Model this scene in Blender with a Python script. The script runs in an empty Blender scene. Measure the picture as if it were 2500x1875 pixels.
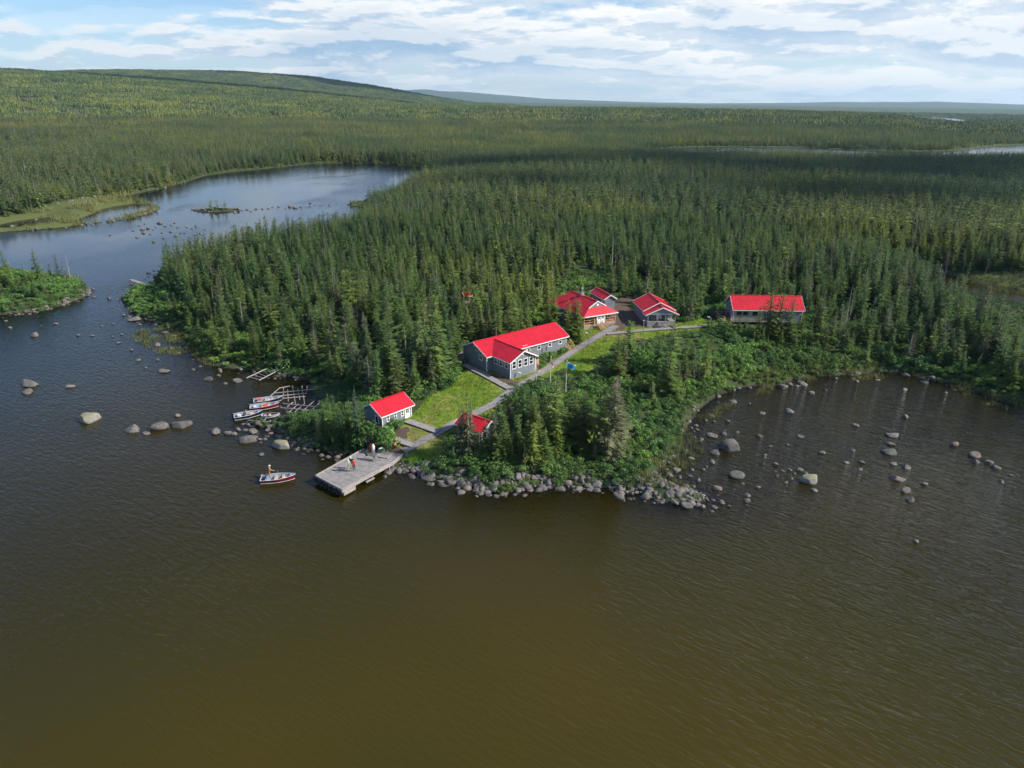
import bpy, bmesh, math, random
import numpy as np
from mathutils import Vector, Matrix, Quaternion

random.seed(7); rng = np.random.default_rng(11)
scene = bpy.context.scene
COL = scene.collection
R = math.radians

# ------------------------------------------------------------------ camera, sky, sun, exposure
CAM_H, FPX, PITCH, ROLL = 45.5, 1733.0, R(21.64), R(0.73)
cam_data = bpy.data.cameras.new('camera')
cam_data.sensor_width = 36.0
cam_data.lens = FPX / 2500.0 * 36.0
cam_data.clip_start = 0.5
cam_data.clip_end = 120000.0
cam = bpy.data.objects.new('camera', cam_data); COL.objects.link(cam)
_f = Vector((0, math.cos(PITCH), -math.sin(PITCH)))
_r0 = Vector((1, 0, 0)); _u0 = _r0.cross(_f)
_r = _r0 * math.cos(ROLL) + _u0 * math.sin(ROLL)
_u = _u0 * math.cos(ROLL) - _r0 * math.sin(ROLL)
cam.matrix_world = Matrix(((_r.x, _u.x, -_f.x, 0), (_r.y, _u.y, -_f.y, 0), (_r.z, _u.z, -_f.z, CAM_H), (0, 0, 0, 1)))
scene.camera = cam

SUN_EL, SUN_AZ = R(36), R(100)          # azimuth clockwise from +Y (view direction)
sun_dir = Vector((math.sin(SUN_AZ) * math.cos(SUN_EL), math.cos(SUN_AZ) * math.cos(SUN_EL), math.sin(SUN_EL)))
sun_data = bpy.data.lights.new('sun', 'SUN')
sun_data.energy = 4.6; sun_data.angle = R(2.5); sun_data.color = (1.0, 0.95, 0.86)
sun = bpy.data.objects.new('sun', sun_data); COL.objects.link(sun)
sun.rotation_euler = sun_dir.to_track_quat('Z', 'Y').to_euler()
sun.location = (300, 0, 500)

def N(nt, kind, ins=None, **props):
    n = nt.nodes.new(kind)
    for k, v in props.items(): setattr(n, k, v)
    if ins:
        for k, v in ins.items():
            s = n.inputs[k]
            if isinstance(v, bpy.types.NodeSocket): nt.links.new(v, s)
            elif v is not None: s.default_value = v
    return n

def M(nt, op, a, b=None, c=None, clamp=False):
    n = nt.nodes.new('ShaderNodeMath'); n.operation = op; n.use_clamp = clamp
    for i, v in enumerate((a, b, c)):
        if v is None: continue
        if isinstance(v, bpy.types.NodeSocket): nt.links.new(v, n.inputs[i])
        else: n.inputs[i].default_value = v
    return n.outputs[0]

def MR(nt, v, a, b, c=0.0, d=1.0, smooth=True):
    n = nt.nodes.new('ShaderNodeMapRange'); n.interpolation_type = 'SMOOTHSTEP' if smooth else 'LINEAR'
    nt.links.new(v, n.inputs[0])
    for i, x in enumerate((a, b, c, d)): n.inputs[i + 1].default_value = x
    return n.outputs[0]

def MIX(nt, fac, a, b, mode='MIX'):
    n = nt.nodes.new('ShaderNodeMix'); n.data_type = 'RGBA'; n.blend_type = mode
    for s, v in ((n.inputs[0], fac), (n.inputs[6], a), (n.inputs[7], b)):
        if isinstance(v, bpy.types.NodeSocket): nt.links.new(v, s)
        else: s.default_value = v if not isinstance(v, tuple) or len(v) == 4 else (*v, 1)
    return n.outputs[2]

def build_world():
    w = bpy.data.worlds.new('World'); scene.world = w; w.use_nodes = True
    nt = w.node_tree; nt.nodes.clear()
    sky = N(nt, 'ShaderNodeTexSky', sky_type='NISHITA', sun_disc=False, sun_elevation=SUN_EL, sun_rotation=SUN_AZ,
            altitude=300.0, air_density=1.0, dust_density=0.25, ozone_density=3.0)
    tc = N(nt, 'ShaderNodeTexCoord')
    sx = N(nt, 'ShaderNodeSeparateXYZ', {0: tc.outputs['Generated']})
    x, y, z = sx.outputs
    zc = M(nt, 'MAXIMUM', z, 0.0)
    def cloud(off, detail=7.0):
        den = M(nt, 'ADD', zc, 0.17 + off)
        px = M(nt, 'DIVIDE', x, den); py = M(nt, 'DIVIDE', y, den)
        cb = N(nt, 'ShaderNodeCombineXYZ', {0: px, 1: py, 2: 3.7})
        n1 = N(nt, 'ShaderNodeTexNoise', {'Vector': cb.outputs[0], 'Scale': 1.05, 'Detail': detail, 'Roughness': 0.60, 'Distortion': 0.15})
        return n1.outputs[0], cb.outputs[0]
    d0, P = cloud(0.0)
    d1, _ = cloud(0.009, 6.0)
    big = N(nt, 'ShaderNodeTexNoise', {'Vector': P, 'Scale': 0.33, 'Detail': 2.0}).outputs[0]
    # thicker cloud towards the sun's side of the sky, more open blue on the other side
    side = M(nt, 'MULTIPLY', x, 0.10)
    dens = M(nt, 'ADD', M(nt, 'ADD', d0, M(nt, 'MULTIPLY', M(nt, 'SUBTRACT', big, 0.5), 0.35)), side)
    dens = M(nt, 'SUBTRACT', dens, MR(nt, zc, 0.14, 0.50, 0.0, 0.24))
    mask = MR(nt, dens, 0.385, 0.50)
    # thin veil near the horizon
    veil = MR(nt, zc, 0.0, 0.13, 0.66, 0.10)
    mask = M(nt, 'MAXIMUM', mask, veil)
    lit = MR(nt, M(nt, 'ADD', M(nt, 'SUBTRACT', d0, d1), 0.0), -0.035, 0.03)
    thick = MR(nt, dens, 0.45, 0.62, 1.0, 0.0)
    br = M(nt, 'MULTIPLY_ADD', lit, 0.55, M(nt, 'MULTIPLY', thick, 0.45))
    br = M(nt, 'ADD', M(nt, 'ADD', br, MR(nt, zc, 0.0, 0.07, 0.30, 0.0)), M(nt, 'MULTIPLY_ADD', x, 0.36, 0.02), clamp=True)
    ccol = MIX(nt, br, (0.29, 0.425, 0.575), (0.80, 0.79, 0.77))
    # overhead the layer is seen from below: duller
    over = MR(nt, zc, 0.14, 0.55, 1.0, 0.66)
    cc = N(nt, 'ShaderNodeVectorMath', {0: ccol}, operation='SCALE'); nt.links.new(over, cc.inputs['Scale'])
    blue = MIX(nt, 1.0, sky.outputs[0], (0.80, 0.97, 1.14), 'MULTIPLY')
    bg1 = N(nt, 'ShaderNodeBackground', {'Color': blue, 'Strength': 0.095})
    bg2 = N(nt, 'ShaderNodeBackground', {'Color': cc.outputs[0], 'Strength': 1.0})
    mx = N(nt, 'ShaderNodeMixShader', {0: mask, 1: bg1.outputs[0], 2: bg2.outputs[0]})
    out = N(nt, 'ShaderNodeOutputWorld'); nt.links.new(mx.outputs[0], out.inputs[0])
build_world()
scene.view_settings.view_transform = 'Standard'; scene.view_settings.look = 'None'
scene.view_settings.gamma = 1.0; scene.view_settings.use_curve_mapping = False
scene.view_settings.exposure = 0.50
cy = scene.cycles
cy.use_denoising = True
try: cy.denoiser = 'OPENIMAGEDENOISE'
except Exception: pass
cy.max_bounces = 6; cy.diffuse_bounces = 2; cy.glossy_bounces = 2; cy.transmission_bounces = 2
cy.transparent_max_bounces = 6; cy.volume_bounces = 1
cy.caustics_reflective = False; cy.caustics_refractive = False
cy.sample_clamp_indirect = 4.0; cy.sample_clamp_direct = 4.0

# ------------------------------------------------------------------ measuring: photo pixel -> point on the ground
_B = np.array([list(_f), list(_r), list(_u)])
C0 = np.array([0.0, 0.0, CAM_H])
def un(px, py, z=0.0):
    d = _B[0] * FPX + _B[1] * (px - 1250.0) + _B[2] * (937.5 - py)
    t = (z - CAM_H) / d[2]
    return C0 + t * d
def pr(p):
    q = np.asarray(p, float) - C0
    c = q @ _B[0]
    return 1250 + FPX * (q @ _B[1]) / c, 937.5 - FPX * (q @ _B[2]) / c, c
def W(poly, z=0.0):
    return np.array([un(a, b, z)[:2] for a, b in poly])

# ------------------------------------------------------------------ noise
_perm = np.random.default_rng(5).random((256, 256))
def vnoise(x, y):
    xi = np.floor(x).astype(np.int64); yi = np.floor(y).astype(np.int64)
    fx = x - xi; fy = y - yi
    fx = fx * fx * (3 - 2 * fx); fy = fy * fy * (3 - 2 * fy)
    a = _perm[xi & 255, yi & 255]; b = _perm[(xi + 1) & 255, yi & 255]
    c = _perm[xi & 255, (yi + 1) & 255]; d = _perm[(xi + 1) & 255, (yi + 1) & 255]
    return (a * (1 - fx) + b * fx) * (1 - fy) + (c * (1 - fx) + d * fx) * fy
def fbm(x, y, o=4):
    s = 0; a = 0.5
    for i in range(o):
        s = s + a * vnoise(x * 2 ** i + 17.3 * i, y * 2 ** i + 9.1 * i); a *= 0.5
    return s
def sm(v, a, b):
    t = np.clip((v - a) / (b - a), 0, 1); return t * t * (3 - 2 * t)

# ------------------------------------------------------------------ shorelines (measured on the photograph, turned into ground plans)
def chaikin(p, n=1, closed=True):
    p = np.asarray(p, float)
    for _ in range(n):
        q = np.roll(p, -1, 0) if closed else p[1:]
        s = p if closed else p[:-1]
        a = s * 0.75 + q * 0.25; b = s * 0.25 + q * 0.75
        m = np.empty((len(a) * 2, 2)); m[0::2] = a; m[1::2] = b
        p = m
    return p
MAIN_PX = [(2640, 1075), (2500, 999), (2415, 968), (2322, 938), (2250, 924), (2200, 912), (2153, 908), (2100, 912), (2034, 918), (1950, 926),
 (1896, 942), (1834, 942), (1785, 955), (1746, 970), (1711, 998), (1685, 1030), (1672, 1062), (1668, 1095), (1650, 1120), (1618, 1140),
 (1600, 1165), (1640, 1185), (1690, 1202), (1740, 1218), (1700, 1234), (1637, 1232), (1603, 1222), (1558, 1205), (1513, 1202), (1468, 1189), (1400, 1191), (1313, 1193),
 (1258, 1202), (1204, 1205), (1150, 1192), (1085, 1174), (1027, 1157), (968, 1148), (930, 1136), (885, 1120), (850, 1108), (818, 1112),
 (765, 1093), (719, 1090), (690, 1062), (660, 1050), (625, 1040), (600, 1030), (640, 1030), (706, 1030), (750, 1005), (782, 980), (765, 965), (742, 950), (765, 932),
 (712, 922), (659, 922), (643, 912), (610, 905), (575, 902), (533, 898), (500, 885), (474, 862), (455, 835), (440, 818), (412, 802), (384, 789), (349, 779),
 (320, 766), (295, 735), (312, 712), (359, 706), (399, 708), (369, 690), (385, 668), (409, 652), (450, 642), (520, 630), (600, 614), (681, 596), (760, 580), (833, 562), (880, 525),
 (885, 505), (832, 500), (885, 494), (940, 482), (990, 455), (1030, 428), (1045, 411), (936, 400), (780, 398), (676, 410), (520, 424), (458, 444), (400, 460), (338, 472),
 (270, 488), (330, 490), (399, 506), (372, 520), (312, 536), (198, 550), (125, 559), (0, 567), (-150, 585), (-330, 600)]
_w = chaikin(W(MAIN_PX), 1, False)
_far = np.array([[-700, 330], [-1500, 300], [-30000, 280], [-30000, 34000], [34000, 34000], [34000, 200], [900, 60], [300, 66], [140, 72]])
MAIN = np.vstack([_w, _far])
ISLE = chaikin(W([(-250, 800), (-100, 775), (0, 769), (52, 766), (103, 761), (137, 751), (165, 741), (206, 728), (222, 716), (216, 702), (203, 693), (182, 686), (140, 680), (60, 668), (0, 658), (-120, 650), (-300, 655), (-420, 720)]), 1)
FORCE = []
BAR = chaikin(W([(465, 514), (490, 512.5), (540, 512), (575, 512), (600, 514), (570, 517), (520, 518.5), (485, 517)]), 1)
L1 = chaikin(W([(1560, 368), (1640, 362), (1750, 358.5), (1850, 359.5), (1960, 360), (2060, 365), (2180, 370), (2330, 370), (2420, 357), (2600, 349), (2900, 349), (2900, 398), (2400, 396), (1900, 393), (1680, 390), (1590, 382)]), 1)
L2 = chaikin(W([(2225, 288), (2270, 286.5), (2352, 290.5), (2368, 311), (2270, 312), (2215, 300)]), 1)
L3 = chaikin(W([(2235, 660), (2300, 667), (2361, 686), (2500, 710), (2650, 735), (2650, 782), (2500, 750), (2430, 734), (2340, 716), (2270, 692)]), 1)
L4 = chaikin(W([(165, 546), (215, 528), (262, 507), (320, 499), (376, 500), (352, 517), (310, 529), (240, 546)]), 1)
L6 = chaikin(W([(-40, 560), (20, 545), (70, 536), (125, 530), (150, 537), (95, 551), (30, 559)]), 1)
L5 = W([(1625, 263.5), (1650, 263.2), (1642, 264.2)], 0)
RINGS = [MAIN, ISLE, BAR, L1, L2, L3, L4, L6]
SEG_A = np.vstack(RINGS); SEG_B = np.vstack([np.roll(r, -1, 0) for r in RINGS])
def inside(poly, x, y):
    n = len(poly); res = np.zeros(len(x), bool); j = n - 1
    for i in range(n):
        xi, yi = poly[i]; xj, yj = poly[j]
        if yi != yj:
            c = ((yi > y) != (yj > y)) & (x < (xj - xi) * (y - yi) / (yj - yi) + xi)
            res ^= c
        j = i
    return res
def segdist(A, B, x, y):
    best = np.full(len(x), 1e18)
    for (ax, ay), (bx, by) in zip(A, B):
        dx, dy = bx - ax, by - ay; L = dx * dx + dy * dy + 1e-12
        t = np.clip(((x - ax) * dx + (y - ay) * dy) / L, 0, 1)
        e = (x - ax - t * dx) ** 2 + (y - ay - t * dy) ** 2
        np.minimum(best, e, out=best)
    return np.sqrt(best)
def sdist(x, y):
    """distance to the shore, positive on land"""
    ins = np.zeros(len(x), bool)
    for r in RINGS: ins ^= inside(r, x, y)
    d = segdist(SEG_A, SEG_B, x, y)
    return np.where(ins, d, -d)
SHALLOW = [W([(1650, 1230), (1900, 1260), (2100, 1180), (2500, 1110), (2700, 1080), (2500, 960), (2000, 880), (1600, 950), (1560, 1150)]),
           W([(200, 650), (420, 640), (560, 850), (640, 930), (800, 960), (760, 1080), (560, 1060), (380, 900), (180, 800)])]
CTRL = np.array([[-4.3, 112.5, 3.0], [9.8, 124.3, 3.0], [-8.6, 116.6, 3.0], [2, 111, 2.95], [-19, 93, 2.1], [-15, 96, 2.1], [-5, 88, 2.3], [14, 134.2, 4.0], [20, 138, 4.1], [10, 146, 4.1],
                 [20, 147, 4.6], [27, 136, 4.3], [31, 145, 4.5], [45, 140, 4.0], [58, 142, 3.8], [43, 146, 4.5], [3.7, 106, 2.7], [-10, 105, 2.6], [22, 128, 3.6], [30, 131, 3.8],
                 [-40, 140, 4.0], [-60, 190, 4.0], [10, 190, 6.0], [90, 190, 5.0], [70, 130, 2.5], [45, 115, 2.0], [20, 105, 1.9], [8, 95, 1.7]])
def hills(x, y):
    r = np.hypot(x, y); az = np.degrees(np.arctan2(x, y))
    h = np.zeros_like(x)
    # rolling plain
    h += sm(r, 900, 1700) * (3 + 9 * fbm(x / 420 + 3, y / 420 + 8, 3)) * (1 - 0.85 * sm(az, 25, 30) * (1 - sm(r, 3600, 5000)))
    # right lit ridge beyond the small lake
    c = np.interp(az, [-12, -4, 2, 8, 14, 20, 26, 31, 36, 48], [9, 12, 14, 15, 16, 15, 11, 3, 0, 0])
    h += c * sm(r, 950, 1900) * (1 - 0.8 * sm(r, 2000, 2700))
    # big hill on the left
    c = np.interp(az, [-60, -48, -36, -32, -28, -24, -19, -15, -10, -6, 0], [118, 110, 104, 101, 94, 86, 74, 58, 34, 10, 0])
    h += c * sm(r, 1250, 3000) * (1 - 0.6 * sm(r, 3000, 4000))
    # second hill behind it
    c = np.interp(az, [-60, -34, -26, -20, -15, -11, -7, -3, 2], [80, 95, 128, 138, 128, 98, 58, 20, 0])
    h += c * sm(r, 3400, 4600) * (1 - sm(r, 5200, 7500))
    # last blue ranges on the horizon
    c = np.interp(az, [-30, -14, -9, -5, -2, 2, 6, 14, 20, 24, 29, 33, 38, 50], [60, 190, 240, 205, 165, 100, 50, 30, 60, 95, 120, 85, 45, 40])
    h += c * (0.75 + 0.5 * fbm(az / 3.1 + 40, r / 9000, 3)) * sm(r, 12500, 16500)
    h += sm(r, 4500, 11000) * (20 + 22 * fbm(x / 1700, y / 1700, 3))
    return h
def height(x, y, d=None):
    x = np.atleast_1d(np.asarray(x, float)); y = np.atleast_1d(np.asarray(y, float))
    if d is None: d = sdist(x, y)
    r = np.hypot(x, y)
    dn = d + (fbm(x * 0.45, y * 0.45, 3) - 0.44) * 1.6 * np.clip(np.abs(d), 0, 1.5)
    ramp = np.interp(dn, [0, 1.0, 3, 7, 15, 30, 60, 140], [0.02, 0.35, 0.95, 1.7, 2.7, 4.0, 5.2, 6.2])
    num = np.zeros_like(x); den = np.zeros_like(x)
    near = r < 420
    for cx, cyy, cz in CTRL:
        w = 1.0 / ((x - cx) ** 2 + (y - cyy) ** 2 + 6.0) ** 1.5
        num += w * cz; den += w
    idw = num / den
    land = np.where(near, np.minimum(ramp * 1.15, idw * (1 - sm(r, 230, 400)) + 6.2 * sm(r, 230, 400)), ramp)
    land = land + np.clip(d / 12, 0, 1) * 0.18 * (fbm(x / 2.3, y / 2.3, 3) - 0.45) + hills(x, y) * sm(d, 3, 60)
    marsh = sm(x, -150, -110) * 0
    bed = -np.minimum(4.0, 0.10 + 0.26 * np.abs(dn))
    for p in SHALLOW:
        ds = segdist(p, np.roll(p, -1, 0), x, y); ds = np.where(inside(p, x, y), ds, -ds)
        bed = bed + (np.maximum(bed, -0.75 - 0.5 * fbm(x / 6, y / 6, 3)) - bed) * sm(ds + 5 * (fbm(x / 9, y / 9, 3) - 0.45), -9, 9)
    return np.where(d > 0, land, bed)
def ground(px, py, it=8):
    z = 2.0
    for _ in range(it):
        p = un(px, py, z); z = float(height(p[0], p[1])[0])
    return np.array([p[0], p[1], z])
def hz(x, y): return float(height(x, y)[0])
# open ground (no wood): measured outline of the camp and its scrub
CAMP = W([(452, 850), (480, 886), (560, 898), (640, 895), (700, 895), (770, 900), (840, 925), (900, 940), (985, 965), (1040, 940), (1095, 905), (1105, 858), (1180, 800), (1270, 770), (1345, 752),
          (1352, 715), (1400, 690), (1440, 690), (1508, 700), (1530, 745), (1548, 710), (1650, 712), (1672, 765), (1745, 770), (1750, 725), (1965, 722), (1985, 800),
          (1990, 850), (2060, 868), (2200, 895), (2420, 945), (2520, 985), (2600, 1060), (2400, 1200), (1800, 1300), (1200, 1300), (700, 1200), (540, 1060), (450, 900)], 2.5)
LAWN = [W([(1010, 1000), (1040, 972), (1095, 945), (1140, 905), (1105, 880), (1110, 860), (1160, 845), (1190, 905), (1245, 928), (1310, 908), (1385, 862), (1392, 838), (1440, 800), (1490, 795), (1500, 830), (1385, 905), (1260, 955), (1205, 1000), (1160, 1030), (1080, 1062), (1015, 1100), (960, 1085), (960, 1045)], 2.6),
        W([(1490, 800), (1540, 800), (1620, 800), (1700, 785), (1752, 785), (1752, 800), (1600, 822), (1500, 842), (1440, 895), (1385, 910), (1400, 880)], 3.7),
        W([(1055, 1065), (1110, 1075), (1080, 1105), (1040, 1105), (1020, 1095)], 2)]
DIRT = [W([(1500, 735), (1545, 715), (1548, 760), (1590, 800), (1540, 795), (1490, 795), (1480, 775)], 4.3), W([(965, 1045), (1000, 1040), (995, 1062), (968, 1068)], 2.1),
        W([(1195, 912), (1250, 928), (1280, 935), (1255, 942), (1205, 925)], 2.9), W([(940, 1085), (985, 1090), (985, 1105), (945, 1100)], 1.6), W([(1535, 800), (1490, 815), (1510, 800)], 4)]
MARSH = [W([(270, 485), (340, 470), (410, 505), (310, 545), (120, 566), (0, 575), (-100, 560), (120, 520)]), W([(820, 490), (900, 488), (900, 510), (820, 508)]),
         W([(2330, 678), (2500, 690), (2640, 715), (2640, 740), (2440, 712)])]

def frame_poly(o, ang, pts):
    c, s_ = math.cos(ang), math.sin(ang)
    return np.array([[o[0] + u * c - v * s_, o[1] + u * s_ + v * c] for u, v in pts])
# the wood comes right up to the backs of the houses
FORCE = [frame_poly((-4.3, 112.5), 0.698, [(-3.5, 8.6), (21, 8.6), (24, 22), (-6, 22)]), frame_poly((14, 134.2), 0.516, [(-12, 4), (-1.8, 1), (-1.8, 14.5), (6, 14.8), (6, 30), (-14, 30)]),
         frame_poly((26.8, 136.1), 0.12, [(-1, 11), (7.2, 11), (7.2, 2), (13.5, 4), (14, 26), (-2, 26)]), frame_poly((45, 140), 0.0, [(-1, 7.3), (16, 7.3), (16, 1.5), (24, -3), (26, 26), (-4, 26)]),
         W([(880, 960), (985, 985), (1040, 955), (1098, 915), (1100, 870), (1000, 880), (880, 920)], 2.8)]

# ground without wood outside the camp: low willow by the rapids, the islet, the wet meadow on the right
OPEN = [W([(285, 765), (300, 710), (350, 640), (415, 640), (402, 700), (425, 740), (405, 795), (350, 780)], 0.8), ISLE,
        W([(2262, 668), (2380, 700), (2520, 735), (2660, 775), (2660, 930), (2500, 905), (2440, 880), (2400, 815), (2310, 758), (2255, 705)], 1.5)]
NOBUSH = [W([(1540, 1186), (1585, 1135), (1640, 1085), (1672, 1030), (1720, 1000), (1790, 1260), (1500, 1240)], 0.3)]
# ------------------------------------------------------------------ materials
MATS = {}
def new_mat(name):
    m = bpy.data.materials.new(name); m.use_nodes = True
    m.node_tree.nodes.clear(); MATS[name] = m
    return m, m.node_tree
def plain(name, col, rough=0.7, metal=0.0, var=0.12, scale=3.0, bump=0.0, spec=0.4, stretch=(1, 1, 1), obj=True):
    m, nt = new_mat(name)
    tc = N(nt, 'ShaderNodeTexCoord')
    mp = N(nt, 'ShaderNodeMapping', {0: tc.outputs['Object'], 3: stretch})
    n1 = N(nt, 'ShaderNodeTexNoise', {'Vector': mp.outputs[0], 'Scale': scale, 'Detail': 5.0, 'Roughness': 0.65})
    f = MR(nt, n1.outputs[0], 0.25, 0.75, 1 - var, 1 + var)
    c = N(nt, 'ShaderNodeVectorMath', {0: (*col, )}, operation='SCALE'); nt.links.new(f, c.inputs['Scale'])
    b = N(nt, 'ShaderNodeBsdfPrincipled', {'Base Color': c.outputs[0], 'Roughness': rough, 'Metallic': metal, 'Specular IOR Level': spec})
    if bump:
        bp = N(nt, 'ShaderNodeBump', {'Height': n1.outputs[0], 'Strength': bump, 'Distance': 0.05}); nt.links.new(bp.outputs[0], b.inputs['Normal'])
    o = N(nt, 'ShaderNodeOutputMaterial', {0: b.outputs[0]})
    return m
def siding(name, col):
    m, nt = new_mat(name)
    tc = N(nt, 'ShaderNodeTexCoord'); s = N(nt, 'ShaderNodeSeparateXYZ', {0: tc.outputs['Object']})
    saw = M(nt, 'FRACT', M(nt, 'MULTIPLY', s.outputs[2], 5.0))
    n1 = N(nt, 'ShaderNodeTexNoise', {'Vector': tc.outputs['Object'], 'Scale': 0.9, 'Detail': 5.0})
    n2 = N(nt, 'ShaderNodeTexNoise', {'Vector': N(nt, 'ShaderNodeMapping', {0: tc.outputs['Object'], 3: (0.5, 0.5, 5.0)}).outputs[0], 'Scale': 1.0, 'Detail': 3.0})
    f = M(nt, 'ADD', MR(nt, n1.outputs[0], 0.3, 0.7, 0.92, 1.06), MR(nt, n2.outputs[0], 0.3, 0.7, -0.06, 0.06))
    c = N(nt, 'ShaderNodeVectorMath', {0: col}, operation='SCALE'); nt.links.new(f, c.inputs['Scale'])
    bp = N(nt, 'ShaderNodeBump', {'Height': saw, 'Strength': 0.5, 'Distance': 0.03})
    b = N(nt, 'ShaderNodeBsdfPrincipled', {'Base Color': c.outputs[0], 'Roughness': 0.55, 'Normal': bp.outputs[0], 'Specular IOR Level': 0.35})
    N(nt, 'ShaderNodeOutputMaterial', {0: b.outputs[0]}); return m
def leafy(name, a, b_, c_, trans=0.25, clump=False):
    """foliage: colour differs from plant to plant and from twig to twig"""
    m, nt = new_mat(name)
    oi = N(nt, 'ShaderNodeObjectInfo')
    at = N(nt, 'ShaderNodeAttribute', attribute_name='tint')
    rnd = at.outputs['Fac'] if clump else oi.outputs['Random']
    col = MIX(nt, MR(nt, rnd, 0.0, 0.75, 0, 1, False), a, b_)
    col = MIX(nt, MR(nt, rnd, 0.80, 1.0, 0, 0.85), col, c_)
    # stands differ: fresher or duller, from one part of the wood to the next
    sn = N(nt, 'ShaderNodeTexNoise', {'Vector': oi.outputs['Location'], 'Scale': 0.010, 'Detail': 5.0, 'Roughness': 0.65}).outputs[0]
    col = MIX(nt, MR(nt, sn, 0.47, 0.62, 0, 0.75), col, tuple(min(1, q * k) for q, k in zip(b_, (1.7, 1.35, 1.0))))
    col = MIX(nt, MR(nt, sn, 0.48, 0.34, 0, 0.5), col, tuple(q * k for q, k in zip(a, (0.75, 0.80, 1.0))))
    own = MR(nt, M(nt, 'FRACT', M(nt, 'MULTIPLY', oi.outputs['Random'], 17.77)), 0, 1, 0.72, 1.34, False)
    f = M(nt, 'MULTIPLY_ADD', at.outputs['Fac'], 0.85, 0.57)
    if not clump: f = M(nt, 'MULTIPLY', f, own)
    sc = N(nt, 'ShaderNodeVectorMath', {0: col}, operation='SCALE'); nt.links.new(f, sc.inputs['Scale'])
    d = N(nt, 'ShaderNodeBsdfPrincipled', {'Base Color': sc.outputs[0], 'Roughness': 0.6, 'Specular IOR Level': 0.25})
    t = N(nt, 'ShaderNodeBsdfTranslucent', {'Color': sc.outputs[0]})
    mx = N(nt, 'ShaderNodeMixShader', {0: trans, 1: d.outputs[0], 2: t.outputs[0]})
    N(nt, 'ShaderNodeOutputMaterial', {0: mx.outputs[0]}); return m
leafy('spruce_needles', (0.062, 0.126, 0.039), (0.126, 0.186, 0.042), (0.105, 0.115, 0.062))
leafy('far_needles', (0.055, 0.105, 0.034), (0.105, 0.150, 0.036), (0.105, 0.115, 0.062), clump=True)
leafy('sunlit_needles', (0.150, 0.205, 0.042), (0.200, 0.240, 0.052), (0.090, 0.140, 0.040))  # sunlight painted in: yellower needles for the bright band of forest
leafy('far_sunlit_needles', (0.095, 0.150, 0.038), (0.165, 0.205, 0.050), (0.130, 0.175, 0.045), clump=True)  # same painted sunlight for the far clumps
leafy('fir_needles', (0.062, 0.135, 0.040), (0.100, 0.170, 0.042), (0.085, 0.150, 0.080))
leafy('pale_needles', (0.100, 0.120, 0.070), (0.130, 0.145, 0.080), (0.150, 0.135, 0.110))
leafy('bush_leaves', (0.105, 0.215, 0.052), (0.160, 0.280, 0.062), (0.130, 0.230, 0.115), 0.3)
leafy('dark_bush_leaves', (0.066, 0.140, 0.040), (0.105, 0.195, 0.052), (0.092, 0.170, 0.080), 0.3)
leafy('grass_blades', (0.120, 0.215, 0.022), (0.170, 0.250, 0.028), (0.215, 0.225, 0.065), 0.3)
leafy('reed_blades', (0.130, 0.150, 0.055), (0.180, 0.200, 0.075), (0.150, 0.180, 0.090), 0.3)
plain('bark', (0.16, 0.135, 0.115), 0.9, var=0.4, scale=5, stretch=(3, 3, 0.5))
plain('dead_bark', (0.30, 0.275, 0.25), 0.9, var=0.35, scale=5, stretch=(3, 3, 0.5))
plain('rust_needles', (0.17, 0.125, 0.085), 0.9, var=0.3)

def rock_mat():
    m, nt = new_mat('granite')
    oi = N(nt, 'ShaderNodeObjectInfo'); tc = N(nt, 'ShaderNodeTexCoord'); ge = N(nt, 'ShaderNodeNewGeometry')
    c = MIX(nt, MR(nt, oi.outputs['Random'], 0, 1, 0, 1, False), (0.110, 0.102, 0.097), (0.190, 0.168, 0.150))
    c = MIX(nt, MR(nt, M(nt, 'FRACT', M(nt, 'MULTIPLY', oi.outputs['Random'], 7.31)), 0.72, 1.0, 0, 0.8), c, (0.205, 0.145, 0.120))
    n1 = N(nt, 'ShaderNodeTexNoise', {'Vector': ge.outputs['Position'], 'Scale': 1.6, 'Detail': 8.0, 'Roughness': 0.7})
    n2 = N(nt, 'ShaderNodeTexNoise', {'Vector': ge.outputs['Position'], 'Scale': 9.0, 'Detail': 4.0})
    f = MR(nt, n1.outputs[0], 0.3, 0.72, 0.50, 1.30)
    sc = N(nt, 'ShaderNodeVectorMath', {0: c}, operation='SCALE'); nt.links.new(f, sc.inputs['Scale'])
    # lichen on upward faces
    up = N(nt, 'ShaderNodeSeparateXYZ', {0: ge.outputs['Normal']}).outputs[2]
    li = M(nt, 'MULTIPLY', MR(nt, n2.outputs[0], 0.50, 0.62), MR(nt, up, 0.3, 0.8))
    col = MIX(nt, M(nt, 'MULTIPLY', li, 0.35), sc.outputs[0], (0.22, 0.22, 0.17))
    # a band that the lake keeps wet, stained dark
    pz = N(nt, 'ShaderNodeSeparateXYZ', {0: ge.outputs['Position']}).outputs[2]
    wet = MR(nt, M(nt, 'ADD', pz, M(nt, 'MULTIPLY', n1.outputs[0], 0.10)), 0.10, 0.26, 1, 0)
    col = MIX(nt, M(nt, 'MULTIPLY', wet, 0.75), col, (0.06, 0.05, 0.04))
    bp = N(nt, 'ShaderNodeBump', {'Height': n1.outputs[0], 'Strength': 1.0, 'Distance': 0.16})
    b = N(nt, 'ShaderNodeBsdfPrincipled', {'Base Color': col, 'Roughness': MR(nt, wet, 0, 1, 0.85, 0.4), 'Normal': bp.outputs[0]})
    N(nt, 'ShaderNodeOutputMaterial', {0: b.outputs[0]}); return m
rock_mat()
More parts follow.
